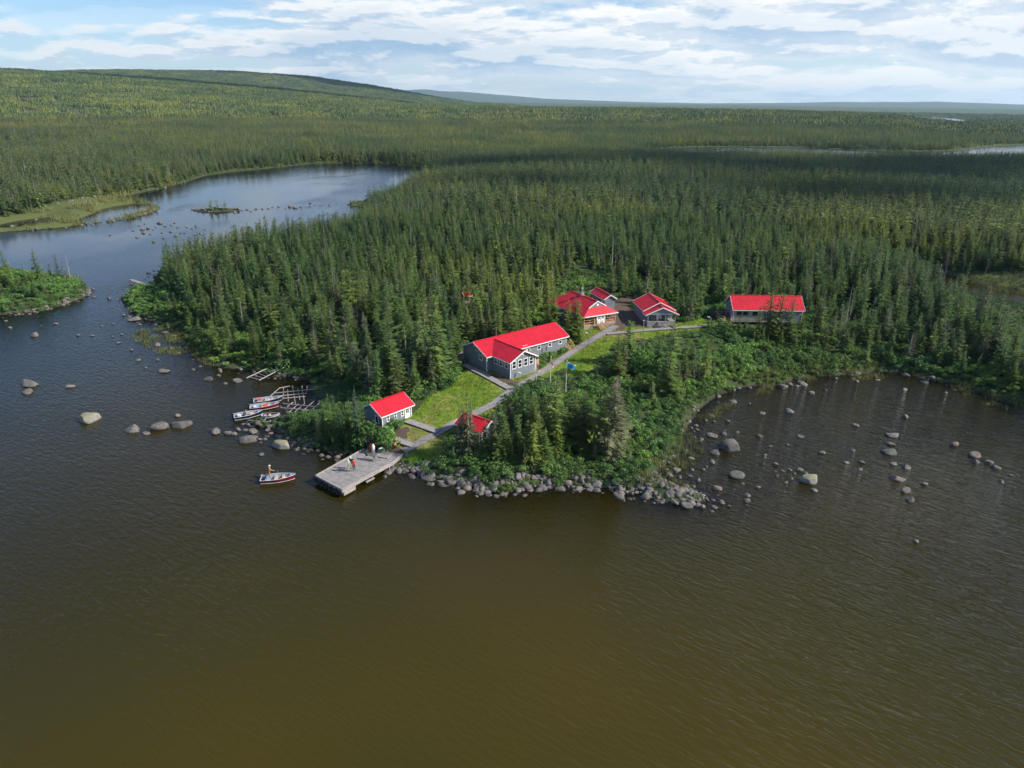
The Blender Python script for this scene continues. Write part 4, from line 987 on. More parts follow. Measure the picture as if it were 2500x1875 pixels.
# reeds and sedge in the shallows
REED = [W([(1785, 958), (1840, 925), (1950, 905), (2034, 890), (2150, 890), (2158, 922), (2040, 936), (1940, 940), (1860, 965), (1800, 975)]), W([(2310, 918), (2400, 945), (2480, 975), (2510, 1010), (2420, 992), (2330, 955)]),
        W([(1690, 1005), (1790, 985), (1760, 1020), (1700, 1030)]), W([(1560, 1130), (1620, 1100), (1665, 1040), (1690, 1060), (1720, 1120), (1640, 1160), (1700, 1195), (1630, 1200), (1560, 1195)]),
        W([(312, 812), (400, 795), (470, 812), (520, 850), (450, 868), (380, 862), (330, 830)]), W([(570, 897), (645, 888), (650, 908), (580, 915)]), W([(455, 850), (500, 870), (570, 885), (500, 895)]),
        W([(60, 745), (100, 735), (150, 740), (60, 765)]), W([(690, 1035), (750, 1030), (800, 1040), (720, 1062), (640, 1058)])]
x, y = jitter_grid(-140, 140, 75, 200, 0.8)
m = in_any(REED, x, y) & (fbm(x / 3.5, y / 3.5, 3) > 0.40); x, y = x[m], y[m]
x2, y2 = jitter_grid(-260, 40, 200, 430, 2.2); m = in_any(MARSH, x2, y2) & (sdist(x2, y2) > -0.5) & (fbm(x2 / 9, y2 / 9, 3) > 0.44); x2, y2 = x2[m], y2[m]
x3, y3 = jitter_grid(-330, 30, 180, 600, 3.0); dd = sdist(x3, y3); m = (dd > 0.2) & (dd < 9) & in_view(x3, y3) & ~inside(BAR, x3, y3) & (fbm(x3 / 14, y3 / 14, 3) > 0.42); x3, y3 = x3[m], y3[m]
x4, y4 = jitter_grid(80, 200, 150, 230, 1.3); m = inside(MARSH[2], x4, y4); x4, y4 = x4[m], y4[m]
xs = np.concatenate([x, x2, x3, x4]); ys = np.concatenate([y, y2, y3, y4]); zs = np.maximum(height(xs, ys), -0.25)
scatter('reeds', np.stack([xs, ys, zs], 1), ['rd0', 'rd1', 'rd2'], rng.integers(0, 3, len(xs)), rng.random(len(xs)) * 6.28,
        np.concatenate([rng.uniform(0.5, 1.0, len(x)), rng.uniform(0.5, 1.1, len(x2)), rng.uniform(1.2, 2.6, len(x3)), rng.uniform(0.7, 1.3, len(x4))]))
# ------------------------------------------------------------------ houses
def wall_pts(face, L, D, a, z, out):
    """point on a wall: F front (y=0), B back, L left (x=0), R right; a along the wall, out in front of it"""
    return {'F': (a, -out, z), 'B': (a, D + out, z), 'L': (-out, a, z), 'R': (L + out, a, z)}[face]
def panel(mb, face, L, D, a0, a1, z0, z1, o0, o1, mi=0):
    p, q = wall_pts(face, L, D, a0, z0, o0), wall_pts(face, L, D, a1, z1, o1)
    mb.box(min(p[0], q[0]), max(p[0], q[0]), min(p[1], q[1]), max(p[1], q[1]), z0, z1, mi)
def window(par, face, L, D, a, z, w=0.85, h=1.3, style='sash', frame='white_trim'):
    t = 0.11; f = MB(); a0, a1, z0, z1 = a - w / 2, a + w / 2, z - h / 2, z + h / 2
    panel(f, face, L, D, a0, a0 + t, z0, z1, 0.005, 0.06); panel(f, face, L, D, a1 - t, a1, z0, z1, 0.005, 0.06)
    panel(f, face, L, D, a0 + t, a1 - t, z0, z0 + t, 0.005, 0.06); panel(f, face, L, D, a0 + t, a1 - t, z1 - t, z1, 0.005, 0.06)
    if style == 'sash': panel(f, face, L, D, a0 + t, a1 - t, z - 0.035, z + 0.035, 0.005, 0.05)
    if style in ('slider', 'grid'): panel(f, face, L, D, a - 0.035, a + 0.035, z0 + t, z1 - t, 0.005, 0.05)
    o = f.build('window', frame, par)
    p = MB()
    if style == 'sash':
        panel(p, face, L, D, a0 + t, a1 - t, z0 + t, z - 0.035, 0.006, 0.02); panel(p, face, L, D, a0 + t, a1 - t, z + 0.035, z1 - t, 0.006, 0.02)
    elif style in ('slider', 'grid'):
        panel(p, face, L, D, a0 + t, a - 0.035, z0 + t, z1 - t, 0.006, 0.02); panel(p, face, L, D, a + 0.035, a1 - t, z0 + t, z1 - t, 0.006, 0.02)
    else: panel(p, face, L, D, a0 + t, a1 - t, z0 + t, z1 - t, 0.006, 0.02)
    p.build('pane', 'glass_pane', o)
    return o
def door(par, face, L, D, a, z0, w=0.95, h=2.0, lights=True):
    d = MB(); panel(d, face, L, D, a - w / 2, a + w / 2, z0, z0 + h, 0.005, 0.05); o = d.build('door', 'white_paint', par)
    f = MB()
    for s in (-1, 1): panel(f, face, L, D, a + s * (w / 2 + 0.05) - 0.05, a + s * (w / 2 + 0.05) + 0.05, z0, z0 + h + 0.1, 0.004, 0.075)
    panel(f, face, L, D, a - w / 2, a + w / 2, z0 + h + 0.002, z0 + h + 0.1, 0.004, 0.075); f.build('door_frame', 'white_trim', o)
    if lights:
        g = MB()
        for i in range(3):
            for s in (-1, 1): panel(g, face, L, D, a + s * 0.15 - 0.12, a + s * 0.15 + 0.12, z0 + 1.0 + i * 0.3, z0 + 1.24 + i * 0.3, 0.052, 0.06)
        g.build('pane', 'glass_pane', o)
    k = MB(); panel(k, face, L, D, a + w * 0.36, a + w * 0.36 + 0.05, z0 + 0.95, z0 + 1.03, 0.051, 0.11); k.build('handle', 'steel', o)
def gable_body(par, L, D, wz, rz, mat, z0=-0.8, axis='x', name='wall'):
    """walls of a gabled house: ridge along x (gables on the left and right) or along y (gables front and back)"""
    b = MB()
    if axis == 'x':
        v = [(0, 0, z0), (L, 0, z0), (L, D, z0), (0, D, z0), (0, 0, wz), (L, 0, wz), (L, D, wz), (0, D, wz), (0, D / 2, rz), (L, D / 2, rz)]
        f = [(0, 1, 5, 4), (2, 3, 7, 6), (1, 2, 6, 9, 5), (3, 0, 4, 8, 7), (4, 5, 9, 8), (6, 7, 8, 9)]
    else:
        v = [(0, 0, z0), (L, 0, z0), (L, D, z0), (0, D, z0), (0, 0, wz), (L, 0, wz), (L, D, wz), (0, D, wz), (L / 2, 0, rz), (L / 2, D, rz)]
        f = [(1, 2, 6, 5), (3, 0, 4, 7), (0, 1, 5, 8, 4), (2, 3, 7, 9, 6), (5, 6, 9, 8), (7, 4, 8, 9)]
    b.add(v, f); return b.build(name, mat, par)
def slab(mb, p, th=0.07, mi=0):
    """thick sheet over a planar polygon (top face given)"""
    n = (Vector(p[1]) - Vector(p[0])).cross(Vector(p[2]) - Vector(p[0])).normalized()
    if n.z < 0: p = p[::-1]; n = -n
    k = len(p); lo = [tuple(Vector(q) - n * th) for q in p]
    mb.add(list(p) + lo, [tuple(range(k)), tuple(range(k, 2 * k))[::-1]] + [(i, i + k, (i + 1) % k + k, (i + 1) % k) for i in range(k)], mi)
    return n
def ribs(mb, e0, e1, r0, r1, step=0.45, h=0.035):
    """standing seams from eave line e0-e1 up to ridge line r0-r1"""
    e0, e1, r0, r1 = map(Vector, (e0, e1, r0, r1)); n = max(2, int((e1 - e0).length / step))
    up = (e1 - e0).cross(r0 - e0).normalized()
    if up.z < 0: up = -up
    for i in range(1, n):
        t = i / n; a, b = e0.lerp(e1, t), r0.lerp(r1, t)
        if (b - a).length > 0.3: mb.beam(a + up * h * 0.4, b + up * h * 0.4, 0.05, h, 0, up)
def roof_gable(par, L, D, wz, rz, ov=0.35, og=0.35, axis='x', mat='red_metal', cap=True, name='roof'):
    half = (D if axis == 'x' else L) / 2; sl = (rz - wz) / half; ez = wz - ov * sl; th = 0.07; T = rz + 0.09; E_ = ez + 0.09
    def X(p): return p if axis == 'x' else (p[1], p[0], p[2])
    Ln, W_ = (L, D) if axis == 'x' else (D, L)
    m = MB(); rb = MB(); fa = MB()
    for s in (0, 1):
        ye = -ov if s == 0 else W_ + ov
        q = [X((-og, ye, E_)), X((Ln + og, ye, E_)), X((Ln + og, W_ / 2, T)), X((-og, W_ / 2, T))]
        slab(m, q, th); ribs(rb, q[0], q[1], q[3], q[2])
        y2 = ye - 0.012 if s == 0 else ye + 0.012
        fa.beam(X((-og, y2, E_ - 0.12)), X((Ln + og, y2, E_ - 0.12)), 0.03, 0.17)
        for x in (-og - 0.018, Ln + og + 0.018):
            fa.beam(X((x, ye, E_ - 0.075)), X((x, W_ / 2 - (0.01 if s == 0 else -0.01), T - 0.075)), 0.03, 0.20, 0, (0, 0, 1))
    r = m.build(name, mat, par)
    rb.build('roof_rib', mat, r, kind='stuff'); fa.build('fascia', 'white_trim', r)
    if cap:
        c = MB(); c.beam(X((-og, W_ / 2, T + 0.02)), X((Ln + og, W_ / 2, T + 0.02)), 0.28, 0.05); c.build('ridge_cap', mat, r)
    return r
def corner_boards(par, L, D, wz, z0=0.0):
    c = MB()
    for x in (0, L):
        for y in (0, D):
            c.box(x - 0.06, x + 0.06, y - 0.06, y + 0.06, z0, wz - 0.02)
    c.build('corner_board', 'white_trim', par)
def steps(par, x, y, dx, dy, w, n, rise, mat='new_wood', rail=True, run=0.28, z0=0.0):
    """flight of steps rising from z0 at (x,y) moving along (dx,dy)"""
    d = Vector((dx, dy, 0)).normalized(); s = Vector((-d.y, d.x, 0)); o = Vector((x, y, z0))
    top = None
    holder = MB()
    for sg in (-1, 1):
        a = o + s * (sg * (w / 2 + 0.03)); b = a + d * (run * n) + Vector((0, 0, rise * n)); holder.beam(a + Vector((0, 0, 0.02)), b + Vector((0, 0, -0.08)), 0.05, 0.24)
    st = holder.build('stairs', mat, par)
    for i in range(n):
        t = MB(); c = o + d * (run * (i + 0.5)) + Vector((0, 0, rise * (i + 1)))
        t.hexa([c - d * run * .5 - s * w / 2 - Vector((0, 0, .04)), c - d * run * .5 + s * w / 2 - Vector((0, 0, .04)), c + d * run * .5 + s * w / 2 - Vector((0, 0, .04)), c + d * run * .5 - s * w / 2 - Vector((0, 0, .04)),
                c - d * run * .5 - s * w / 2, c - d * run * .5 + s * w / 2, c + d * run * .5 + s * w / 2, c + d * run * .5 - s * w / 2])
        t.build('tread', mat, st)
    if rail:
        for sg in (-1, 1):
            r = MB(); a = o + s * (sg * (w / 2 + 0.08)); b = a + d * (run * n) + Vector((0, 0, rise * n))
            for u in (0.05, 0.95): q = a.lerp(b, u); r.beam(q + Vector((0, 0, 0)), q + Vector((0, 0, 0.95)), 0.08, 0.08)
            r.beam(a + Vector((0, 0, 0.93)), b + Vector((0, 0, 0.93)), 0.1, 0.06); r.beam(a + Vector((0, 0, 0.5)), b + Vector((0, 0, 0.5)), 0.05, 0.09)
            r.build('handrail', mat, st)
    return st
def railing(par, pts, h=0.95, mat='new_wood', posts=1.6, name='railing'):
    r = MB()
    for a, b in zip(pts[:-1], pts[1:]):
        a, b = Vector(a), Vector(b); n = max(1, round((b - a).length / posts))
        for i in range(n + 1): q = a.lerp(b, i / n); r.beam(q, q + Vector((0, 0, h)), 0.09, 0.09)
        r.beam(a + Vector((0, 0, h)), b + Vector((0, 0, h)), 0.13, 0.05); r.beam(a + Vector((0, 0, h * 0.5)), b + Vector((0, 0, h * 0.5)), 0.05, 0.1)
    return r.build(name, mat, par)
def deck(par, x0, x1, y0, y1, z, mat, along='x', bw=0.14, name='deck'):
    d = MB(); d.box(x0 + 0.02, x1 - 0.02, y0 + 0.02, y1 - 0.02, z - 0.22, z - 0.045); o = d.build(name, mat, par)
    p = MB()
    if along == 'x':
        y = y0
        while y < y1 - 0.05: p.box(x0, x1, y, min(y + bw - 0.015, y1), z - 0.04, z); y += bw
    else:
        x = x0
        while x < x1 - 0.05: p.box(x, min(x + bw - 0.015, x1), y0, y1, z - 0.04, z); x += bw
    p.build('plank', mat, o, kind='stuff'); return o

# --- the big lodge
lodge = thing('lodge', 'long grey lodge with red roof and a windowed front wing beside the boardwalk', 'lodge', (-4.3, 112.5, 3.0), math.atan2(0.642, 0.766))
LL, LD = 18.4, 6.7
gable_body(lodge, LL, LD, 2.95, 4.45, 'grey_siding')
# wing towards the lake, its ridge running into the main roof
WX0, WX1, WY = 1.2, 6.6, -4.8
wb = MB(); xm = (WX0 + WX1) / 2
wb.add([(WX0, WY, -0.8), (WX1, WY, -0.8), (WX1, 0.02, -0.8), (WX0, 0.02, -0.8), (WX0, WY, 2.95), (WX1, WY, 2.95), (WX1, 0.02, 2.95), (WX0, 0.02, 2.95), (xm, WY, 4.3), (xm, 0.02, 4.3)],
       [(0, 1, 5, 8, 4), (1, 2, 6, 5), (3, 0, 4, 7), (2, 3, 7, 9, 6), (5, 6, 9, 8), (7, 4, 8, 9)])
wb.build('wing_wall', 'grey_siding', lodge)
roof_gable(lodge, LL, LD, 2.95, 4.45, 0.45, 0.4)
wr, wrb, wfa = MB(), MB(), MB()
sl = 1.35 / 2.7; ez = 2.95 - 0.4 * sl + 0.1; tz = 4.3 + 0.1; yb = 2.95   # runs back to where it meets the main slope
for s in (-1, 1):
    xe = xm + s * (2.7 + 0.4); q = [(xe, WY - 0.4, ez), (xe, -0.42, ez), (xm, yb, tz), (xm, WY - 0.4, tz)]
    q = [(xe, WY - 0.4, ez), (xe, -0.40, ez), (xm, yb - 0.15, tz), (xm, WY - 0.4, tz)]
    slab(wr, q, 0.07); ribs(wrb, (xe, WY - 0.4, ez), (xe, -0.42, ez), (xm, WY - 0.4, tz), (xm, yb - 0.15, tz))
    wfa.beam((xe + s * 0.015, WY - 0.4, ez - 0.1), (xe + s * 0.015, -0.42, ez - 0.1), 0.03, 0.17)
    wfa.beam((xe, WY - 0.42, ez - 0.075), (xm, WY - 0.42, tz - 0.075), 0.03, 0.2)
o = wr.build('wing_roof', 'red_metal', lodge); wrb.build('roof_rib', 'red_metal', o, kind='stuff'); wfa.build('fascia', 'white_trim', o)
c = MB(); c.beam((xm, WY - 0.4, tz + 0.02), (xm, yb - 0.2, tz + 0.02), 0.26, 0.05); c.build('ridge_cap', 'red_metal', o)
cb = MB()
for x, y in ((-0.0, 0), (LL, 0), (LL, LD), (0, LD), (WX0, WY), (WX1, WY)): cb.box(x - 0.06, x + 0.06, y - 0.06, y + 0.06, 0, 2.9)
cb.build('corner_board', 'white_trim', lodge)
for a in (11.8, 14.4, 16.95): window(lodge, 'F', LL, LD, a, 2.2)
window(lodge, 'F', LL, LD, 9.3, 2.2, 0.7, 1.0); door(lodge, 'F', LL, LD, 8.4, 0.95)
window(lodge, 'L', LL, LD, 1.6, 2.15, 1.0, 1.0, 'slider')
wing = bpy.data.objects.new('wing', None); 
for a in (0.77, 2.02, 3.28, 4.5):
    w = window(lodge, 'F', LL, LD, WX0 + a, 2.2, 0.9, 1.4); w.location = (0, WY, 0)
for a in (0.98, 2.43, 3.85):
    w = window(lodge, 'L', LL, LD, a, 2.15, 0.95, 1.4); w.location = (WX0, WY, 0)
bpy.data.objects.remove(wing)
for nm, (face, a, z, r, off) in dict(a=('L', LD / 2, 3.85, 0.24, (0, 0, 0)), b=('L', LD / 2 - 0.35, 3.1, 0.11, (0, 0, 0)), c=('L', LD / 2 - 0.7, 3.1, 0.11, (0, 0, 0)), d=('F', xm, 3.75, 0.24, (0, WY, 0))).items():
    v = MB(); p = Vector(wall_pts(face, LL, LD, a, z, 0.004)); q = Vector(wall_pts(face, LL, LD, a, z, 0.06)); v.tube(p, q, r, r * 0.92, 12); o = v.build('gable_vent', 'white_trim', lodge); o.location = off
ch = MB(); ch.tube((5.6, 4.6, 3.9), (5.6, 4.6, 5.5), 0.13, 0.13, 8); ch.tube((5.6, 4.6, 5.5), (5.6, 4.6, 5.7), 0.2, 0.2, 8); ch.build('chimney', 'dark_wood', lodge)
vp = MB(); vp.tube((13.4, 4.0, 4.1), (13.4, 4.0, 4.75), 0.06, 0.06, 6); vp.build('vent_pipe', 'steel', lodge)
ff = MB(); ff.box(-0.02, LL + 0.02, -0.02, LD + 0.02, -0.9, 0.28); ff.box(WX0 - 0.02, WX1 + 0.02, WY - 0.02, -0.021, -0.9, 0.25); ff.build('skirting', 'grey_siding', lodge)
# landing and stairs by the wing's right side
deck(lodge, WX1 + 0.08, 9.3, -1.9, -0.08, 0.92, 'new_wood'); pan = MB(); pan.box(WX1 + 0.06, WX1 + 1.3, -4.4, -4.3, 0.1, 1.9); pan.build('stair_screen', 'new_wood', lodge)
railing(lodge, [(9.25, -0.15, 0.92), (9.25, -1.85, 0.92), (8.1, -1.85, 0.92)])
steps(lodge, 7.5, -3.4, 0, 1, 1.1, 5, 0.18)
po = MB()
for x in (7.0, 9.2):
    for y in (-1.8, -0.2): po.beam((x, y, -0.5), (x, y, 0.7), 0.14, 0.14)
po.build('deck_post', 'new_wood', lodge)
deck(lodge, LL + 0.05, LL + 1.3, 1.0, 2.6, 0.95, 'new_wood'); steps(lodge, LL + 0.7, -1.0, 0, 1, 1.1, 5, 0.19)
st = steps(lodge, -1.3, 5.6, 1, 0, 1.1, 4, 0.2, 'dark_wood')
bx = MB(); bx.box(12.5, 12.56, -0.09, -0.005, 0.9, 1.7); bx.box(13.5, 13.56, -0.09, -0.005, 1.0, 1.8); bx.build('conduit', 'black_plastic', lodge)

# --- boathouse
bh = thing('boathouse', 'small grey shed with red roof and white door on the lawn above the dock', 'shed', (-18.4, 91.9, 2.0), math.atan2(0.753, 0.66))
BL_, BD = 5.4, 4.2
gable_body(bh, BL_, BD, 2.05, 3.2, 'slate_siding'); roof_gable(bh, BL_, BD, 2.05, 3.2, 0.35, 0.45); corner_boards(bh, BL_, BD, 2.0)
for a in (1.03, 2.37, 3.68): window(bh, 'F', BL_, BD, a, 1.15, 0.55, 0.95)
door(bh, 'F', BL_, BD, 4.62, -0.05, 0.8, 1.85); window(bh, 'L', BL_, BD, 1.2, 1.0, 0.75, 1.25, 'single')
# --- hut among the grey trees
hut = thing('hut', 'little grey hut with ribbed red roof half hidden by bare-trunked trees', 'hut', (-7.45, 88.85, 2.35), math.atan2(-0.6, 0.8))
gable_body(hut, 4.3, 3.3, 2.05, 2.95, 'slate_siding'); roof_gable(hut, 4.3, 3.3, 2.05, 2.95, 0.35, 0.35); corner_boards(hut, 4.3, 3.3, 2.0)
for a in (0.7, 3.4): window(hut, 'F', 4.3, 3.3, a, 1.15, 0.6, 0.9, 'sash')
door(hut, 'F', 4.3, 3.3, 1.9, 0.0, 0.8, 1.85)

# --- hip-roofed house with a front porch
hh = thing('house', 'dark grey house with red hipped roof and timber porch full of chairs', 'house', (14.0, 134.2, 4.0), math.atan2(0.493, 0.87))
HL, HD, PZ = 7.75, 12.7, 0.75; wz, rz, gy = 2.75, 4.95, 2.0
b = MB(); b.add([(0, gy, -0.8), (HL, gy, -0.8), (HL, HD, -0.8), (0, HD, -0.8), (0, gy, wz), (HL, gy, wz), (HL, HD, wz), (0, HD, wz)], [(0, 1, 5, 4), (1, 2, 6, 5), (2, 3, 7, 6), (3, 0, 4, 7), (4, 5, 6, 7)])
b.build('wall', 'slate_siding', hh)
pw = MB(); pw.box(0.02, HL - 0.02, gy - 0.02, gy - 0.004, PZ, wz - 0.02); pw.build('porch_wall', 'beige_siding', hh)
base = MB(); base.box(0.03, HL - 0.03, 0.03, gy - 0.03, -0.8, PZ - 0.05); base.build('porch_base', 'concrete', hh)
ov = 0.35; xm = HL / 2; sl = (rz - wz) / (HL / 2); ez = wz - ov * sl + 0.1; T_ = rz + 0.1
fy, gz = 1.1, 3.75 + 0.1; gx = (rz + 0.1 - gz) / sl            # the gable over the porch starts part-way up the slopes
rf, rb, fa = MB(), MB(), MB()
for s in (-1, 1):
    xe = xm + s * (HL / 2 + ov); xg = xm + s * gx
    slab(rf, [(xe, -ov, ez), (xe, HD + ov, ez), (xm, HD - 2.6, T_), (xm, fy, T_), (xg, fy, gz)])
    ribs(rb, (xe, fy, ez), (xe, HD - 1.4, ez), (xm, fy, T_), (xm, HD - 1.4, T_) )
    fa.beam((xe + s * 0.015, -ov, ez - 0.11), (xe + s * 0.015, HD + ov, ez - 0.11), 0.03, 0.17); fa.beam((xg, fy - 0.03, gz - 0.02), (xm, fy - 0.03, T_ - 0.02), 0.06, 0.2)
slab(rf, [(xm - HL / 2 - ov, -ov, ez), (xm + HL / 2 + ov, -ov, ez), (xm + gx, fy, gz), (xm - gx, fy, gz)])
slab(rf, [(xm - HL / 2 - ov, HD + ov, ez), (xm + HL / 2 + ov, HD + ov, ez), (xm, HD - 2.6, T_)])
ribs(rb, (xm - gx, -ov, ez), (xm + gx, -ov, ez), (xm - gx, fy, gz), (xm + gx, fy, gz))
fa.beam((xm - HL / 2 - ov, -ov - 0.015, ez - 0.11), (xm + HL / 2 + ov, -ov - 0.015, ez - 0.11), 0.03, 0.2)
o = rf.build('roof', 'red_metal', hh); rb.build('roof_rib', 'red_metal', o, kind='stuff'); fa.build('fascia', 'white_trim', o)
c = MB(); c.beam((xm, fy - 0.03, T_ + 0.02), (xm, HD - 2.6, T_ + 0.02), 0.28, 0.05); c.build('ridge_cap', 'red_metal', o)
g = MB(); g.add([(xm - gx + .1, fy + 0.03, gz), (xm + gx - .1, fy + 0.03, gz), (xm, fy + 0.03, T_ - .06), (xm - gx + .1, fy + 0.09, gz), (xm + gx - .1, fy + 0.09, gz), (xm, fy + 0.09, T_ - .06)], [(0, 1, 2), (5, 4, 3), (0, 3, 4, 1), (1, 4, 5, 2), (2, 5, 3, 0)]); g.build('gable', 'grey_siding', hh)
v = MB(); v.tube((xm, fy - 0.03, gz + 0.45), (xm, fy + 0.03, gz + 0.45), 0.26, 0.24, 12); v.build('gable_vent', 'white_trim', hh)
deck(hh, 0, HL, 0, gy - 0.03, PZ, 'new_wood')
for x in (0.08, 2.55, 5.1, HL - 0.08):
    p = MB(); p.beam((x, 0.1, PZ), (x, 0.1, wz - 0.05), 0.15, 0.15); p.build('porch_post', 'new_wood', hh)
hb = MB(); hb.beam((0, 0.1, wz - 0.1), (HL, 0.1, wz - 0.1), 0.14, 0.2); hb.build('porch_beam', 'new_wood', hh)
railing(hh, [(0.08, gy - 0.1, PZ), (0.08, 0.1, PZ), (2.75, 0.1, PZ)]); railing(hh, [(4.85, 0.1, PZ), (HL - 0.08, 0.1, PZ), (HL - 0.08, gy - 0.1, PZ)])
steps(hh, 3.8, -1.75, 0, 1, 1.9, 5, 0.15)
for a, w in ((1.3, 0.75), (2.25, 0.6), (5.7, 0.75), (7.05, 0.6)):
    q = window(hh, 'F', HL, HD, a, PZ + 1.2, w, 1.2); q.location = (0, gy, 0)
for k, a in enumerate((3.5, 4.45)):
    w0 = len(hh.children); door(hh, 'F', HL, HD, a, PZ, 0.85, 1.95)
    for q in list(hh.children)[w0:]: q.location = (0, gy - 0.02, 0)
ch = MB(); ch.box(xm - 0.35, xm + 0.35, 6.3, 7.0, 4.7, 5.5); ch.tube((xm, 6.65, 5.5), (xm, 6.65, 6.3), 0.18, 0.18, 8); ch.tube((xm, 6.65, 6.3), (xm, 6.65, 6.5), 0.26, 0.22, 8); ch.build('chimney', 'steel', hh)

# --- little shed behind it
sh = thing('shed', 'narrow grey shed with red roof behind the hip-roofed house', 'shed', (19.5, 147.1, 4.7), R(20))
gable_body(sh, 2.5, 6.4, 2.2, 2.95, 'slate_siding', axis='y'); roof_gable(sh, 2.5, 6.4, 2.2, 2.95, 0.3, 0.3, 'y')
dl = MB(); panel(dl, 'L', 2.5, 6.4, 0.6, 1.5, 0, 1.9, 0.004, 0.05); dl.build('door', 'white_paint', sh)

# --- porch cabin
pc = thing('cabin', 'grey cabin with stepped red gable roof over an open front porch', 'cabin', (26.8, 136.1, 4.4), math.atan2(0.12, 0.99))
PL, PD, PY, DZ = 5.8, 9.1, 2.1, 0.75
b = MB(); b.add([(0, PY, -0.8), (PL, PY, -0.8), (PL, PD, -0.8), (0, PD, -0.8), (0, PY, 2.75), (PL, PY, 2.75), (PL, PD, 2.75), (0, PD, 2.75), (PL / 2, PY, 4.2), (PL / 2, PD, 4.2)],
                [(1, 2, 6, 5), (3, 0, 4, 7), (0, 1, 5, 8, 4), (2, 3, 7, 9, 6), (5, 6, 9, 8), (7, 4, 8, 9)]); b.build('wall', 'slate_siding', pc)
r = roof_gable(pc, PL, PD - PY + 0.1, 2.75, 4.2, 0.5, 0.35, 'y'); r.location = (0, PY - 0.1, 0)
r = roof_gable(pc, PL, PY - 0.2, 2.40, 3.65, 0.55, 0.3, 'y', name='porch_roof'); r.location = (0, 0.0, 0)
g = MB(); g.add([(0.1, 0.0, 2.38), (PL - .1, 0.0, 2.38), (PL / 2, 0.0, 3.6), (0.1, 0.08, 2.38), (PL - .1, 0.08, 2.38), (PL / 2, 0.08, 3.6)], [(0, 1, 2), (5, 4, 3), (0, 3, 4, 1), (1, 4, 5, 2), (2, 5, 3, 0)]); g.build('gable', 'grey_siding', pc)
deck(pc, 0, PL, 0, PY - 0.03, DZ, 'boardwalk_wood'); base = MB(); base.box(0.03, PL - 0.03, 0.03, PY - 0.03, -0.9, DZ - 0.23); base.build('porch_base', 'concrete', pc)
for x in (0.1, 2.0, 3.75, PL - 0.1):
    p = MB(); p.beam((x, 0.1, DZ), (x, 0.1, 2.4), 0.13, 0.13); p.build('porch_post', 'pale_wood', pc)
hb = MB(); hb.beam((0.1, 0.12, 2.3), (PL - 0.1, 0.12, 2.3), 0.12, 0.16); hb.build('porch_beam', 'white_trim', pc)
for a, w in ((0.8, 0.75), (1.65, 0.75), (4.15, 0.75), (5.1, 0.75)):
    q = window(pc, 'F', PL, PD, a, DZ + 1.15, w, 0.8, 'slider'); q.location = (0, PY, 0)
w0 = set(pc.children); door(pc, 'F', PL, PD, 2.95, DZ, 0.95, 1.95)
for q in pc.children:
    if q not in w0: q.location = (0, PY, 0)
steps(pc, 2.95, -1.0, 0, 1, 1.6, 4, 0.18, 'boardwalk_wood', rail=False, run=0.25)

# --- long cabin
lc = thing('long_cabin', 'long low cabin with plain red roof behind a row of spruces', 'cabin', (45.0, 140.0, 4.5), 0.0)
CL, CD = 14.0, 5.7
gable_body(lc, CL, CD, 2.55, 4.55, 'slate_siding', -0.05); roof_gable(lc, CL, CD, 2.55, 4.55, 0.35, 0.35); corner_boards(lc, CL, CD, 2.5)
bp_ = MB(); bp_.box(0.1, 5.9, -0.03, -0.004, 0.05, 2.45); bp_.build('beige_panel', 'beige_siding', lc)  # thin beige sheet over the left part of the front wall
for a in (1.1, 2.4, 4.35): w = window(lc, 'F', CL, CD, a, 1.65, 1.05, 0.95, 'single', 'dark_wood'); w.location = (0, -0.03, 0)
for a in (7.1, 9.2, 12.2): window(lc, 'F', CL, CD, a, 1.6, 0.95, 1.15, 'slider')
door(lc, 'L', CL, CD, 0.75, 0.02, 0.9, 2.0)
v = MB(); v.tube((-0.05, CD / 2, 3.9), (-0.01, CD / 2, 3.9), 0.22, 0.2, 10); v.build('gable_vent', 'white_trim', lc)
sill = MB(); sill.beam((0, -0.02, -0.12), (CL, -0.02, -0.12), 0.1, 0.14)
for x in (0.4, 3.2, 6.2, 9.2, 12.0, 13.6):
    for y in (0.25, 2.9, 5.4): sill.beam((x, y, -1.9), (x, y, -0.06), 0.2, 0.2)
    sill.beam((x, 0.25, -0.95), (x + 0.8, 0.2, -0.12), 0.08, 0.1)
sill.build('pier', 'pale_wood', lc)
deck(lc, -2.6, -0.05, 0.2, 3.6, 0.0, 'new_wood'); railing(lc, [(-2.55, 3.5, 0), (-2.55, 0.3, 0), (-1.9, 0.3, 0)]); railing(lc, [(-2.55, 3.5, 0), (-0.1, 3.5, 0)])
po = MB()
for x in (-2.5, -0.3):
    for y in (0.3, 3.4): po.beam((x, y, -1.4), (x, y, -0.2), 0.14, 0.14)
po.build('deck_post', 'new_wood', lc)
steps(lc, -1.1, -0.95, 0, 1, 1.2, 4, 0.17, z0=-0.7)
# --- red-roofed outhouse, all but hidden in the wood
q = ground(1134, 742)
oh = thing('outhouse', 'tiny red-roofed outhouse glimpsed between spruces in the wood', 'outhouse', q, R(25))
gable_body(oh, 1.6, 1.6, 1.9, 2.5, 'red_paint', -0.3); roof_gable(oh, 1.6, 1.6, 1.9, 2.5, 0.25, 0.25); door(oh, 'F', 1.6, 1.6, 0.8, 0.02, 0.7, 1.7, False)

